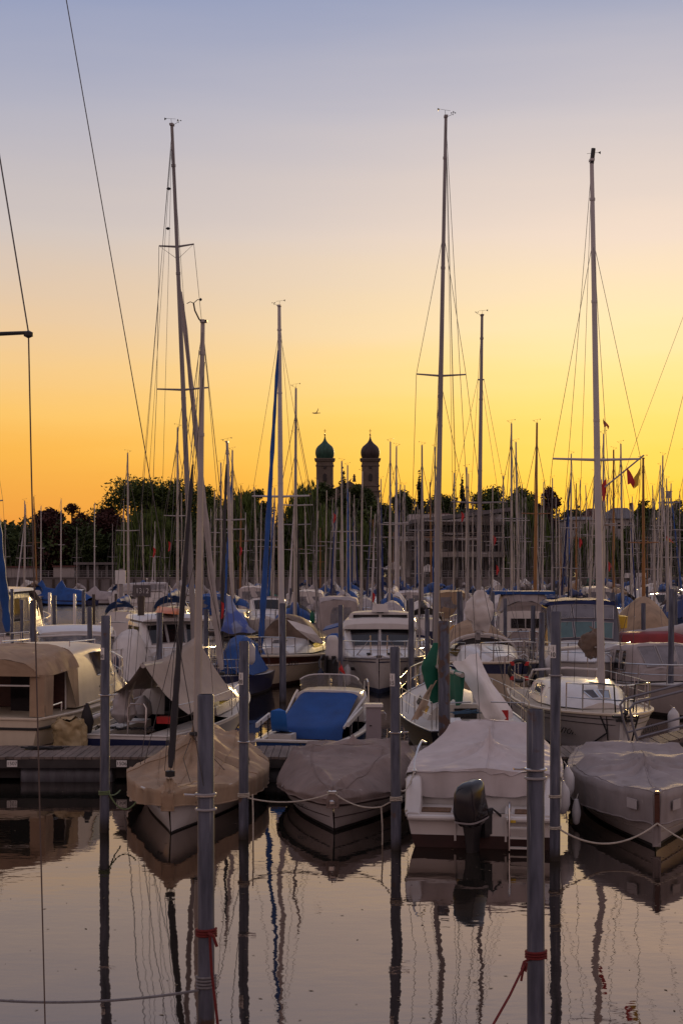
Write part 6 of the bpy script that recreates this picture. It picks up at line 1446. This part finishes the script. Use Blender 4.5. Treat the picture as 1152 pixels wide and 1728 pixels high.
for px, d, m, lb, wl in ((76, 158, BLUEC, 'sailboat wrapped in a bright blue cover at the left far berth', 1), (110, 155, BLUEC, 'sailboat under a peaked blue cover beside the first blue one', 1), (168, 160, GREYC, 'sailboat under a low grey cover with a pointed hump', 2)):
    t = thing('sailboat', lb, 'sailboat', ((px - CX) / FPX * d, d, 0), R(62 if wl == 1 else 80), 'covered sailboats at the far left berths'); h = Hull(7.6 if wl == 1 else 8.0, 2.5, .7, .6); h.build(t, [NAVY if wl == 1 else GREYHULL, ANTI_K])
    rows = []
    for j in range(17):
        f = j / 16; y = -3.6 + 7.2 * f; r_ = interp([(0, .4), (.2, 1.2), (.5, 1.5), (.58, 2.5), (.66, 1.4), (.9, .5), (1, .1)], f) * (1 if wl == 1 else .7); w = h.w(f) + .05
        rows.append([(w * u, y, h.z(f) - .1 + r_ * (1 - abs(u) ** 1.6) - (.3 if abs(u) == 1 else 0)) for u in [-1 + i / 6 for i in range(13)]])
    MB().grid(rows).build('cover', m, t, smooth=180)
    rig(t, (0, .6, 1.2), (.05, .6, {76: 11.0, 110: 11.6, 168: 11.4}[px]), .075, WHITEMAST, spr=((.52, .6),), bow=(0, 3.7, .8), wire=.012, fine=False, fittings=False, sides=6)
# patrol style cruiser with number banner
t, h = cruiser('white cruiser with a grey canopy and large white number 1312', 252, 108, R(-74), 10.4, 3.2, 1.9, 1.5, [
    ('cabin', GEL, [(-4.4, 1.45, 1.3, 1.5, 3.1), (1.4, 1.45, 1.25, 1.5, 3.1), (2.6, 1.2, .9, 1.6, 2.2), (4.2, .6, .4, 1.7, 1.9)], [('s', .34, .44, .3, .7), ('s', .46, .56, .3, .7), ('s', .03, .12, .35, .8)]),
    ('canopy', mat('canopy_pale', (.42, .39, .40), .6), [(-4.6, 1.45, 1.3, 3.0, 4.0), (-.8, 1.45, 1.25, 3.1, 4.2), (2.2, 1.4, 1.2, 3.1, 4.2), (3.0, 1.2, .9, 3.1, 3.3)], [('s', .40, .50, .2, .8, VINYL), ('s', .52, .64, .2, .8, VINYL)])], name='cruiser', anti=ANTI_K)
BN = mat('banner_grey', (.10, .085, .09), .7)
t.scale = (.62, .62, .66); t.location = P(254, 960, 126); t.location.z = 0
bn = MB().slab([(1.5, -2.7, 2.3), (1.5, -.2, 2.3), (1.5, -.2, 3.9), (1.5, -2.7, 3.9)], -.03).build('banner', BN, t, smooth=0)
text('1312', .96, INKW, bn, (1.545, -1.40, 3.1), (R(90), 0, R(90)), ext=.006)
mb = MB(); mb.tube([(0, -.5, 4.2), (0, -.5, 4.8)], .05, 6); mb.tube([(-.5, -.5, 4.7), (.5, -.5, 4.7)], .09, 6); mb.tube([(0, 0, 4.2), (0, .2, 4.6), (0, .8, 4.2)], .05, 6); mb.build('radar_mast', GEL, t)
for y in (-4.6, -4.85): fender('round white fender over the stern of the numbered cruiser', t.matrix_basis @ Vector((1.5, y, 1.4)), FENDER, .14, .5, group='stern fenders of the numbered cruiser')
# stern platform sign on a pile near it
bp = thing('mooring_sign', 'small white sign plate on a pile left of the numbered cruiser', 'sign', P(204, 1000, 104)); bp.location.z = 0
MB().tube([(0, 0, -.5), (0, 0, 4.0)], .16, 8).build('post', GREYALU, bp); MB().box((0, -.2, 3.4), (.75, .06, 1.0)).build('plate', PLATE, bp, smooth=0)
# ---------------------------------------------------------------- more piles, second rows
for lb, px, tp, d, dia, m in (
    ('slim grey pile in front of the white express cruiser', 152, 1025, 41, .145, None), ('grey pile left of the white express cruiser', 55, 1013, 42, .19, None), ('thin grey pile beside the far left cabin cruiser', 37, 1012, 56, .14, None), ('short grey pile standing behind the left edge pulpit', 21, 994, 58, .14, None),
    ('dark weathered wooden pile left of the kayak boat', 237, 1006, 46, .22, WOODPILE), ('grey pile hiding the kayak boat windscreen', 268, 1034, 37.2, .16, None), ('slim grey pile right of the kayak boat', 347, 1028, 42.8, .15, None), ('grey pile with arrow plate before the motor yacht bow', 574, 1021, 42.2, .145, None),
    ('rusty dark pile in front of the cream sloop', 477, 1018, 42.6, .20, None), ('tall grey pile in front of the motor yacht', 694, 1010, 37.8, .155, None), ('grey pile with plate right of the motor yacht', 721, 1028, 46.5, .15, None), ('grey pile behind the stout rusty pile', 733, 1000, 53, .16, None),
    ('grey pile left of the beige hooded sloop', 776, 998, 53, .21, None), ('slim grey pile behind the bundled white sail', 830, 1000, 53, .15, None), ('tarred dark-footed pile left of the old cabin boat name', 852, 1010, 50, .14, None), ('dark-footed pile with plate right of the old cabin boat', 899, 1022, 46, .15, None),
    ('grey pile between the old cabin boat and the sport cruiser', 913, 1034, 40, .16, None), ('grey pile right of the sport cruiser', 1034, 1000, 50, .20, None), ('slim grey pile in front of the tan tent', 1086, 1018, 46, .15, None), ('tall grey pile before the white folding hood', 1131, 994, 38.6, .16, None), ('grey pile right of the tan tent', 1139, 1000, 50, .15, None)):
    pile(lb, px, tp, d, dia, m)
for i, (px, py, d, tx) in enumerate(((574, 1034, 42.1, ''), (721, 1040, 46.3, ''), (899, 1038, 45.9, ''), (1086, 1032, 45.9, ''), (152, 1040, 40.9, ''), (347, 1038, 42.7, ''))):
    pass
# ---------------------------------------------------------------- far fleet
def far_proto(name, hullm, mastm, coverm, kind):
    t = thing(name, 'sailboat', 'sailboat', (0, 0, 0), 0, 'sailboats in the far berths')
    h = Hull(8.2, 2.7, 1.05, .9, .78, 2.2, .7, ns=10); h.build(t, [hullm, ANTI_K]); h.deck(t, DECK)
    lo = Loft([(-2.4, 1.0, .8, .9, 1.45), (.4, .95, .7, .95, 1.5), (2.2, .5, .3, 1.0, 1.15)]); lo.build('cabin', GEL, t); lo.swin(t, .1, .55, .3, .75)
    rig(t, (0, .5, 1.2), (0, .5, 11.0), {'plain': .08, 'grey': .066, 'tent': .088, 'blue': .086, 'black': .078, 'white': .074, 'wood': .088, 'navy': .076, 'green': .07}[kind], mastm, spr=((.52, .78),), chain=(1.15, .4, .95), wire=.014, vane=1, vsc=1.2, fine=False, fittings=False, sides=6, bow=(0, 4.0, 1.1), stern=(0, -4, 1.0), frac=.9,
        furl=({'blue': BLUEC, 'black': DARKC, 'white': SAILC, 'navy': NAVYC}[kind], .10, .03, .93) if kind in ('blue', 'black', 'white', 'navy') else None)
    boomcover(t, (0, .4, 1.95), (0, -3.2, 2.0), coverm, .17)
    pulpit(t, h, .82, .6, .022)
    if kind == 'tent':
        Loft([(-3.4, 1.0, .3, 1.0, 1.9), (-2.0, 1.2, .3, 1.0, 2.3), (.4, 1.0, .25, 1.0, 2.2), (1.5, .7, .2, 1.05, 1.5)]).build('boat_tent', GREYC, t)
    elif kind == 'white':
        Loft([(-3.4, 1.0, .3, 1.0, 1.9), (-2.0, 1.2, .3, 1.0, 2.2), (.4, 1.0, .25, 1.0, 2.1)]).build('boat_tent', WHITEC, t)
    else:
        rows = []
        for j in range(4):
            f = j / 3; rows.append([(1.0 * math.cos(a), -1.3 - 1.0 * f, 1.3 + (.45 + .4 * f ** .6) * math.sin(a)) for a in [PI * i / 10 for i in range(11)]])
        MB().grid(rows).build('spray_hood', coverm, t)
    return t
protos = {}
for k, a in {'plain': (GEL, ALU, BLUEC), 'grey': (GREYHULL, GREYALU, GREYC), 'tent': (GEL, ALU, GREYC), 'blue': (GEL, ALU, BLUEC), 'black': (NAVY, GREYALU, DARKC), 'white': (GEL, WHITEMAST, WHITEC), 'wood': (CREAM, WOODMAST, TAN), 'navy': (GEL, ALU, NAVYC), 'green': (BLACKH, ALU, GREENC)}.items():
    protos[k] = [far_proto('sailboat', *a, k), False]
# (px of mast top, py of mast top, look, px offset of the mast foot)
MASTS = [(39, 851, 'white', 2), (43, 846, 'plain', 1), (58, 838, 'wood', 6), (130, 889, 'grey', 0), (205, 844, 'plain', 1), (216, 765, 'plain', 2), (240, 851, 'plain', 4), (278, 889, 'grey', 0), (298, 720, 'plain', 0), (307, 832, 'tent', 1),
 (354, 858, 'grey', 0), (363, 830, 'plain', 0), (373, 780, 'tent', -1), (390, 761, 'blue', 2), (404, 820, 'wood', 2), (421, 865, 'white', -3), (431, 873, 'grey', 0), (441, 846, 'plain', -3), (459, 814, 'green', 0), (481, 846, 'white', 8),
 (496, 661, 'plain', 2), (505, 736, 'black', -3), (513, 849, 'plain', 6), (519, 862, 'tent', 9), (529, 809, 'grey', 3), (545, 827, 'plain', 3), (541, 891, 'wood', 0), (561, 861, 'white', 2), (574, 894, 'plain', 1), (577, 776, 'tent', 1), (584, 787, 'blue', 1),
 (592, 830, 'plain', -1), (597, 849, 'navy', 0), (605, 795, 'plain', 3), (616, 868, 'white', 8), (629, 877, 'wood', 0), (633, 849, 'grey', 2), (640, 839, 'plain', 1), (655, 747, 'plain', 2), (660, 801, 'grey', 0), (669, 750, 'white', -2), (673, 839, 'blue', 3),
 (681, 820, 'plain', 0), (699, 846, 'grey', 0), (703, 890, 'plain', 1), (713, 749, 'black', 1), (727, 812, 'wood', 3), (735, 754, 'plain', -1), (761, 800, 'plain', 1), (786, 790, 'tent', 0), (790, 799, 'grey', 1), (798, 838, 'plain', 0), (827, 849, 'white', 6), (829, 821, 'plain', 1),
 (851, 802, 'plain', 0), (859, 717, 'grey', 0), (866, 884, 'plain', 0), (881, 745, 'plain', -5), (886, 839, 'white', -2), (895, 716, 'wood', 4), (903, 835, 'plain', 4), (918, 813, 'plain', -3), (933, 884, 'grey', 0), (936, 840, 'plain', 1), (944, 893, 'wood', 0),
 (952, 822, 'blue', 3), (962, 767, 'navy', -1), (975, 811, 'grey', 0), (978, 797, 'blue', 10), (990, 818, 'green', 6), (1020, 730, 'plain', 1), (1031, 808, 'grey', -1), (1040, 757, 'wood', 0), (1055, 749, 'plain', -4), (1059, 839, 'plain', 1), (1081, 839, 'tent', 0),
 (1095, 787, 'white', 6), (1115, 769, 'plain', -4), (1121, 808, 'grey', 0), (1142, 764, 'navy', 3), (9, 880, 'plain', 0), (188, 884, 'grey', 0), (262, 880, 'white', 0), (320, 864, 'plain', 0), (334, 880, 'grey', 0), (1010, 850, 'white', 0), (1104, 846, 'plain', 0), (1148, 828, 'grey', 0), (745, 860, 'plain', 0), (814, 866, 'white', 0)]
rx = random.Random(77)
for i in range(64):
    px = rx.choice((rx.uniform(345, 660), rx.uniform(650, 1150), rx.uniform(850, 1150)))
    MASTS.append((px, rx.uniform(806, 905), rx.choice(('plain', 'plain', 'grey', 'grey', 'tent', 'white', 'wood', 'blue', 'navy', 'black')), rx.choice((0, 0, 1, -2, 3, -4, 7))))
ROWS = [62, 74, 86, 98, 110, 122, 134, 147, 160, 174, 188]
used = {r: [] for r in ROWS}
rnd = random.Random(21)
placed = []
for px, py, k, off in sorted(MASTS, key=lambda q: q[1]):
    Hm = 12.4 if py < 730 else (11.4 if py < 790 else (10.4 if py < 840 else 9.4))
    dp = FPX * (Hm - CAMZ) / (HY - py); best = None
    for r in ROWS:
        x = (px + off - CX) / FPX * r; ht = CAMZ + (HY - py) / FPX * r; sc = ht / 11.0
        if ht > 15.5 or ht < 6.3: continue
        if r < 84 and px < 330: continue
        if r in (98, 110, 122, 134, 147) and 30 < px < 335: continue
        if r < 70 and 540 < px < 605: continue
        gap = min([abs(x - u) - 1.42 * (sc + s2) for u, s2 in used[r]] or [9])
        cost = abs(math.log(r / dp)) + (0 if gap > 0 else 1.5 - gap * .8)
        if best is None or cost < best[0]: best = (cost, r, x, ht, sc)
    _, r, x, ht, sc = best; used[r].append((x, sc)); placed.append((px, py, k, off, r, x, ht, sc))
WORD = {'plain': 'silver mast, blue boom cover', 'grey': 'grey mast, grey boom cover', 'tent': 'silver mast, grey boat tent', 'blue': 'bright blue furled jib', 'black': 'black furled jib', 'white': 'pale furled jib', 'wood': 'brown wooden mast', 'navy': 'navy furled jib', 'green': 'green boom cover, black hull'}
ZONES = [(0, 110, 'before the left copper beeches'), (110, 200, 'before the low left trees'), (200, 275, 'before the tallest left tree'), (275, 335, 'beside the leaning tall mast'), (335, 400, 'right of the tan boat mast'), (400, 470, 'left of the blue jib sloop'), (470, 530, 'left of the green church dome'),
         (530, 566, 'below the green church dome'), (566, 606, 'between the church towers'), (606, 648, 'below the brown church dome'), (648, 695, 'left of the terraced building'), (695, 750, 'before the left terrace'), (750, 800, 'before the middle terrace'), (800, 850, 'before the right terrace'), (850, 892, 'right of the terraced building'), (892, 930, 'around the wooden mast'),
         (930, 985, 'before the low right house'), (985, 1030, 'by the scripted sloop mast'), (1030, 1075, 'before the gabled house'), (1075, 1112, 'left of the floodlight tower'), (1112, 1160, 'around the floodlight tower')]
NUMW = ['first', 'second', 'third', 'fourth', 'fifth', 'sixth', 'seventh', 'eighth', 'ninth']
seen = {}
for px, py, k, off, r, x, ht, sc in sorted(placed):
    z = [zn for a, b, zn in ZONES if a <= px < b][0]; key = (k, z); seen[key] = seen.get(key, 0) + 1
cnt = {}
for px, py, k, off, r, x, ht, sc in sorted(placed):
    z = [zn for a, b, zn in ZONES if a <= px < b][0]; key = (k, z); cnt[key] = cnt.get(key, 0) + 1
    pr = protos[k]
    if not pr[1]: o = pr[0]; pr[1] = True; copy_fast(o) if False else None
    else: o = copy_fast(pr[0])
    o['label'] = ('%s sailboat from left with %s %s' % (NUMW[cnt[key] - 1], WORD[k], z)) if seen[key] > 1 else 'sailboat with %s %s' % (WORD[k], z)
    sx_ = sc * rnd.uniform(.88, 1.0)
    o.location = (x, r + rnd.uniform(-1.2, 1.2), 0); o.scale = (sx_, sx_ * rnd.uniform(.9, 1.05), sc)
    th = math.atan2(-(off) / FPX * r, ht)
    o.rotation_euler = (0, th, (PI if rnd.random() < .55 else 0) + R(rnd.uniform(-6, 6)))
# far motorboats with canopies between the sailboats
def far_motor(label, px, d, hm, cm, kind, rz):
    t = thing('motorboat', label, 'motorboat', ((px - CX) / FPX * d, d, 0), rz, 'motorboats in the far berths')
    h = Hull(7.2, 2.6, 1.15, .95, .92, 2.5, .6, ns=10); h.build(t, [hm, ANTI_K]); h.deck(t, DECK)
    if kind == 'canopy':
        lo = Loft([(-3.2, 1.2, .95, .95, 2.5), (-.6, 1.2, .95, .95, 2.6), (.5, 1.1, .8, 1.0, 1.6), (2.6, .5, .3, 1.1, 1.3)], .08); lo.build('canopy', cm, t); lo.swin(t, .05, .28, .35, .85, VINYL); lo.ewin(t, 0, -.7, .7, .4, .85, VINYL); lo.twin(t, 1, .15, .85, -.85, .85, DKWIN)
    elif kind == 'cover':
        lo = Loft([(-3.4, 1.15, .6, .9, 1.3), (-1.5, 1.25, .3, .9, 2.2), (.6, 1.2, .3, .95, 2.1), (2.8, .5, .15, 1.05, 1.3)], .04); lo.build('cover', cm, t)
    else:
        lo = Loft([(-1.8, 1.15, 1.0, .95, 2.2), (.4, 1.15, 1.0, .95, 2.25), (1.1, 1.0, .8, 1.0, 1.5), (2.7, .5, .3, 1.1, 1.25)], .05); lo.build('cabin', GEL, t); lo.swin(t, .05, .3, .5, .85); lo.twin(t, 1, .15, .85, -.9, .9)
        lo = Loft([(-3.3, 1.1, .9, 1.0, 2.15), (-1.8, 1.1, .95, 1.0, 2.3)]); lo.build('canopy', cm, t); lo.ewin(t, 0, -.7, .7, .4, .85, VINYL)
    pulpit(t, h, .6, .55, .022)
for a in (('white motorboat with blue canopy above the old cabin boat', 872, 76, GEL, BLUEC, 'cabin', 0), ('motorboat under a peaked grey cover right of the roof sign', 662, 78, GREYHULL, GREYC, 'cover', PI), ('motorboat under a peaked white cover left of the stout rusty pile', 712, 80, GEL, WHITEC, 'cover', PI), ('motorboat under a grey cover behind the hooded sloop', 800, 72, GREYHULL, LILAC, 'cover', 0),
          ('motorboat with cream canopy behind the bundled white sail', 756, 90, CREAM, TAN, 'canopy', 0), ('white motorboat with navy canopy right of the wooden mast', 930, 92, GEL, NAVYC, 'cabin', 0), ('motorboat with grey tent cover right of the blue canopy boat', 908, 74, GEL, GREYC, 'cover', PI), ('white motorboat with bright blue cover behind the sport cruiser', 968, 82, GEL, BLUEC, 'cover', 0),
          ('navy covered motorboat at the right edge beyond the tan tent', 1146, 84, NAVY, NAVYC, 'cover', 0), ('white cabin motorboat right of the tan tent', 1122, 100, GEL, GREYC, 'cabin', PI), ('white cabin motorboat behind the cream sloop mast', 452, 84, GEL, GREYC, 'cabin', PI), ('motorboat with white canopy left of the grey canopy boat', 520, 92, GEL, WHITEC, 'canopy', 0), ('white cabin motorboat beyond the roof sign', 690, 112, GEL, LILAC, 'cabin', 0),
          ('white motorboat with pale canopy left of the numbered cruiser fleet', 428, 112, GEL, LILAC, 'canopy', 0), ('motorboat with blue cover beyond the tan tent', 1052, 96, GEL, BLUEC, 'cover', PI), ('small white cabin motorboat behind the kayak boat mast cluster', 362, 96, GEL, BLUEC, 'cabin', 0), ('motorboat under a pale cover beyond the hooded sloop', 842, 100, GEL, WHITEC, 'cover', 0), ('white canopy motorboat beyond the wooden mast', 1000, 110, GEL, WHITEC, 'canopy', 0), ('grey covered motorboat beyond the motor yacht', 616, 88, GREYHULL, GREYC, 'cover', PI)): far_motor(*a)
rq = random.Random(12); CW = [('grey', GREYC), ('white', WHITEC), ('bright blue', BLUEC), ('navy', NAVYC), ('tan', TAN), ('lilac grey', LILAC), ('dark', DARKC), ('green', GREENC)]
ORD = ('nearest', 'second', 'third'); nq = {}
spots = [(r, xx) for r in (62, 74, 86, 98, 110, 122, 134, 147) for xx in [q * 1.0 for q in range(-30, 60)]]
rq.shuffle(spots); made = 0
for r, x in spots:
    px = CX + x / r * FPX
    if not (345 < px < 1180) or (r < 84 and px < 420) or (r in (62,) and px < 640): continue
    if min([abs(x - u) - 1.42 * (1 + s2) for u, s2 in used[r]] or [9]) < .15: continue
    if made >= 34: break
    used[r].append((x, .95)); made += 1
    cn, cm = CW[made % len(CW)]; kd = ('cover', 'cabin', 'canopy', 'cover')[made % 4]
    hmn, hm = (('white', GEL), ('cream', CREAM), ('grey', GREYHULL), ('white', GEL))[(made // 3) % 4]
    zn = [z_ for a, b, z_ in ZONES if a <= min(px, 1150) < b][0]
    key = (cn, kd, hmn, zn); nq[key] = nq.get(key, 0) + 1
    far_motor('%s %s motorboat with %s %s %s' % ('' if nq[key] == 1 else 'other', hmn, cn, {'cover': 'peaked cover', 'cabin': 'aft canopy', 'canopy': 'full canopy'}[kd], zn), px, r + rq.uniform(-.8, .8), hm, cm, kd, (0 if made % 2 else PI) + R(rq.uniform(-5, 5)))
for o in bpy.data.objects:
    if 'label' in o: o['label'] = ' '.join(o['label'].split())
for lb, px, py, d, m in (('white fender on the left bow of the motor yacht', 586, 1140, 46.2, FENDER), ('white fender on the right bow of the motor yacht', 713, 1138, 46.2, FENDER), ('navy fender on the right side of the cream sloop', 541, 1146, 47.5, FENDERB), ('white fender on the left quarter of the sport cruiser', 926, 1126, 42.5, FENDER), ('white fender beside the kayak boat hull', 338, 1108, 44, FENDER),
        ('navy fender on the express cruiser bow', 196, 1128, 39.5, FENDERB), ('white fender hanging at the blue draped boat', 424, 1104, 43.5, FENDER)): fender(lb, P(px, py, d), m, .12, .6)
# far jetties
for i, (y, x0, x1, lb) in enumerate(((56.3, -7, 17, 'weathered jetty behind the motor yacht and cream sloop'), (80.2, -11, 26, 'second weathered jetty in the middle of the marina'), (104, -9, 32, 'third weathered jetty among the far masts'), (128, -8, 38, 'fourth weathered jetty among the far masts'), (153.5, -18, 45, 'fifth jetty nearest the far quay'), (184, -20, 50, 'last jetty before the far quay'))):
    t = thing('jetty', lb, 'jetty', ((x0 + x1) / 2, y, 0), 0, 'jetties'); MB().box((0, 0, .48), (x1 - x0, 1.6, .08)).build('deck', PLANK, t, smooth=0); mb = MB(); mb.box((0, -.8, .35), (x1 - x0, .08, .2)); mb.box((0, .8, .35), (x1 - x0, .08, .2)); mb.build('beam', DARKWOOD, t, smooth=0)
    mb = MB(); n = int((x1 - x0) / 4)
    for q in range(n): mb.tube([(-(x1 - x0) / 2 + 1 + q * 4, -.4, .12), (-(x1 - x0) / 2 + 3 + q * 4, -.4, .12)], .25, 10)
    mb.build('floats', ZINC, t)
# far piles, one thing each
rnd = random.Random(33)
for row, (y, x0, x1, st, lb) in enumerate(((68.5, -3, 17, 2.9, 'before the third row of boats'), (92, -7, 24, 3.3, 'before the fourth row of boats'), (116, -8, 28, 3.7, 'before the fifth row of boats'))):
    i = 0; x = x0
    pr = None
    while x < x1:
        xx = x + rnd.uniform(-.5, .5); zt = 2.7 + rnd.uniform(-.35, .35)
        t = thing('mooring_pile', 'grey steel pile number %s from the left %s' % (['one', 'two', 'three', 'four', 'five', 'six', 'seven', 'eight', 'nine', 'ten', 'eleven', 'twelve'][min(i, 11)], lb), 'pile', (xx, y + rnd.uniform(-.6, .6), 0), 0, PG)
        MB().lathe((0, 0, 0), [(.085, -1), (.085, zt), (.01, zt + .01)], 10).build('shaft', PILE, t); i += 1; x += st
for px, tp, lb, d in ((92, 1005, 'left of two dark-footed piles in the golden water gap', 74), (141, 998, 'right of two dark-footed piles in the golden water gap', 84), (158, 1003, 'black wooden pile before the low grey covered sailboat', 92), (196, 1002, 'black wooden pile left of the numbered cruiser stern', 96), (334, 1004, 'slim pale pile behind the kayak boat stern', 70), (84, 1000, 'white-footed pale pile before the first blue covered boat', 98), (126, 1002, 'white-footed pale pile before the peaked blue cover', 100)):
    pile(lb, px, tp, d, .2, WOODPILE if 'black' in lb else (GEL if 'pale pile before' in lb else None))
# ---------------------------------------------------------------- flags
def flag(label, pts, m, px, py, d, pole=None):
    """cloth patches given as pixel rows, hung at their own depth, with real folds"""
    t = thing('flag', label, 'flag', P(px, py, d)); o = Vector(t.location)
    for i, (mm, rows) in enumerate(zip(m, pts)):
        g = [[P(x, y, d) - o + Vector((0, .06 * math.sin(a * 2.1 + b * 1.3) * d / 40, 0)) for b, (x, y) in enumerate(r)] for a, r in enumerate(rows)]
        MB().grid(g).build('cloth', mm, t)
    if pole: MB().tube([P(pole[0], pole[1], d + .02) - o, P(pole[2], pole[3], d + .02) - o], .006 * d / 30, 5).build('cord', WIRE, t)
    return t
flag('red and yellow folded flag hanging under the sloop spreader', [[[(1057, 788), (1064, 796), (1068, 804)], [(1058, 800), (1064, 808), (1070, 814)], [(1058, 818), (1063, 816), (1069, 825)]], [[(1069, 806), (1076, 797), (1082, 784)], [(1070, 814), (1077, 808), (1080, 794)], [(1069, 825), (1076, 819), (1079, 800)]]], [REDC, YELC], 1070, 800, 31.6, (1081, 776, 1081, 786))
MB_ = thing('flag_staff', 'slanted thin pole from the sloop spreader down to the red flag', 'pole', P(1050, 800, 31.9)); MB().tube([P(1086, 768, 31.9) - MB_.location, P(1020, 822, 31.9) - MB_.location], .018, 6).build('pole', GREYALU, MB_)
flag('orange red pennant flying from a masthead right of the sloop mast', [[[(1017, 708), (1022, 711), (1026, 716)], [(1018, 714), (1023, 716), (1027, 720)], [(1019, 721), (1023, 719), (1026, 725)]]], [mat('orange_cloth', (.5, .12, .03), .7)], 1020, 715, 88, (1018, 706, 1020, 732))
flag('red and white flag hanging behind the sloop mast', [[[(1015, 818), (1019, 812), (1023, 806)], [(1016, 832), (1019, 826), (1023, 820)], [(1017, 848), (1020, 842), (1022, 836)]]], [REDC], 1016, 826, 34)
flag('black red gold flag near the right floodlight tower', [[[(1124, 904), (1130, 908), (1135, 914)], [(1124, 908), (1130, 912), (1136, 917)]], [[(1124, 908), (1130, 912), (1136, 917)], [(1125, 912), (1130, 915), (1137, 917)]]], [REDC, YELC], 1130, 910, 80)
for px, py, d, lb in ((778, 872, 90, 'red pennant left of the spreader before the terrace'), (832, 912, 90, 'pink red pennant on a leaning mast before the terrace'), (837, 962, 88, 'small red pennant low on the leaning mast'), (404, 930, 70, 'orange red pennant left of the blue jib sloop'), (562, 874, 110, 'tiny orange pennant on a mast left of the church gap'), (1026, 956, 70, 'long red pennant right of the sloop mast'), (977, 916, 90, 'faded red pennant before the low house'), (284, 922, 110, 'small red flag on a mast beside the numbered cruiser'), (258, 932, 106, 'white and red pennant above the numbered cruiser'), (373, 1030, 43, 'bright red flag hanging beside the blue draped boat'), (202, 1000, 106, 'red ensign at the stern of the numbered cruiser'), (628, 1008, 76, 'small red ensign behind the roof sign')):
    w, hh = (4.6, 9) if d > 60 else (5, 15)
    flag(lb, [[[(px, py - hh), (px + w * .5, py - hh + 2), (px + w, py - hh + 4)], [(px + .5, py), (px + w * .6, py + 1), (px + w, py + 2)], [(px, py + hh), (px + w * .4, py + hh - 1), (px + w * .8, py + hh - 4)]]], [REDC], px, py, d)
# loose green spinnaker pole disc and orange buoys
tag(MB().lathe(P(527, 1042, 58), [(.02, -.26), (.09, -.16), (.11, 0), (.09, .16), (.02, .26)], 12).build('buoy', GREENC), 'green round fender hanging left of the grey canopy boat', 'buoy')
tag(MB().lathe(P(765, 1066, 47), [(.02, -.22), (.14, -.12), (.17, 0), (.14, .12), (.02, .22)], 12).build('buoy', mat('amber_buoy', (.5, .22, .02), .5)), 'amber buoy hanging right of the stout rusty pile', 'buoy')
for i, (px, py, d) in enumerate(((1043, 1050, 49),)): tag(MB().lathe(P(px, py, d), [(.02, -.25), (.30, -.2), (.32, .2), (.02, .25)], 12).build('buoy', YELC), 'mustard yellow drum hanging behind the pile left of the tan tent', 'buoy')

# specks of leaf and scum on the still water
rnd = random.Random(8); vs = []; fs = []
for i in range(260):
    y = rnd.uniform(11.5, 26); x = rnd.uniform(-.25, .25) * y; s = rnd.uniform(.006, .022); a = rnd.uniform(0, 6.28); o = len(vs)
    vs += [(x + s * math.cos(a + k * 1.57) * (1.5 if k % 2 else .6), y + s * math.sin(a + k * 1.57) * (1.5 if k % 2 else .6), .004) for k in range(4)]; fs.append((o, o + 1, o + 2, o + 3))
tag(MB().add(vs, fs).build('floating_debris', mat('leaf_litter', (.10, .07, .04), .8), smooth=0), 'tiny leaf specks and scum floating on the still water', 'debris', kind='stuff')
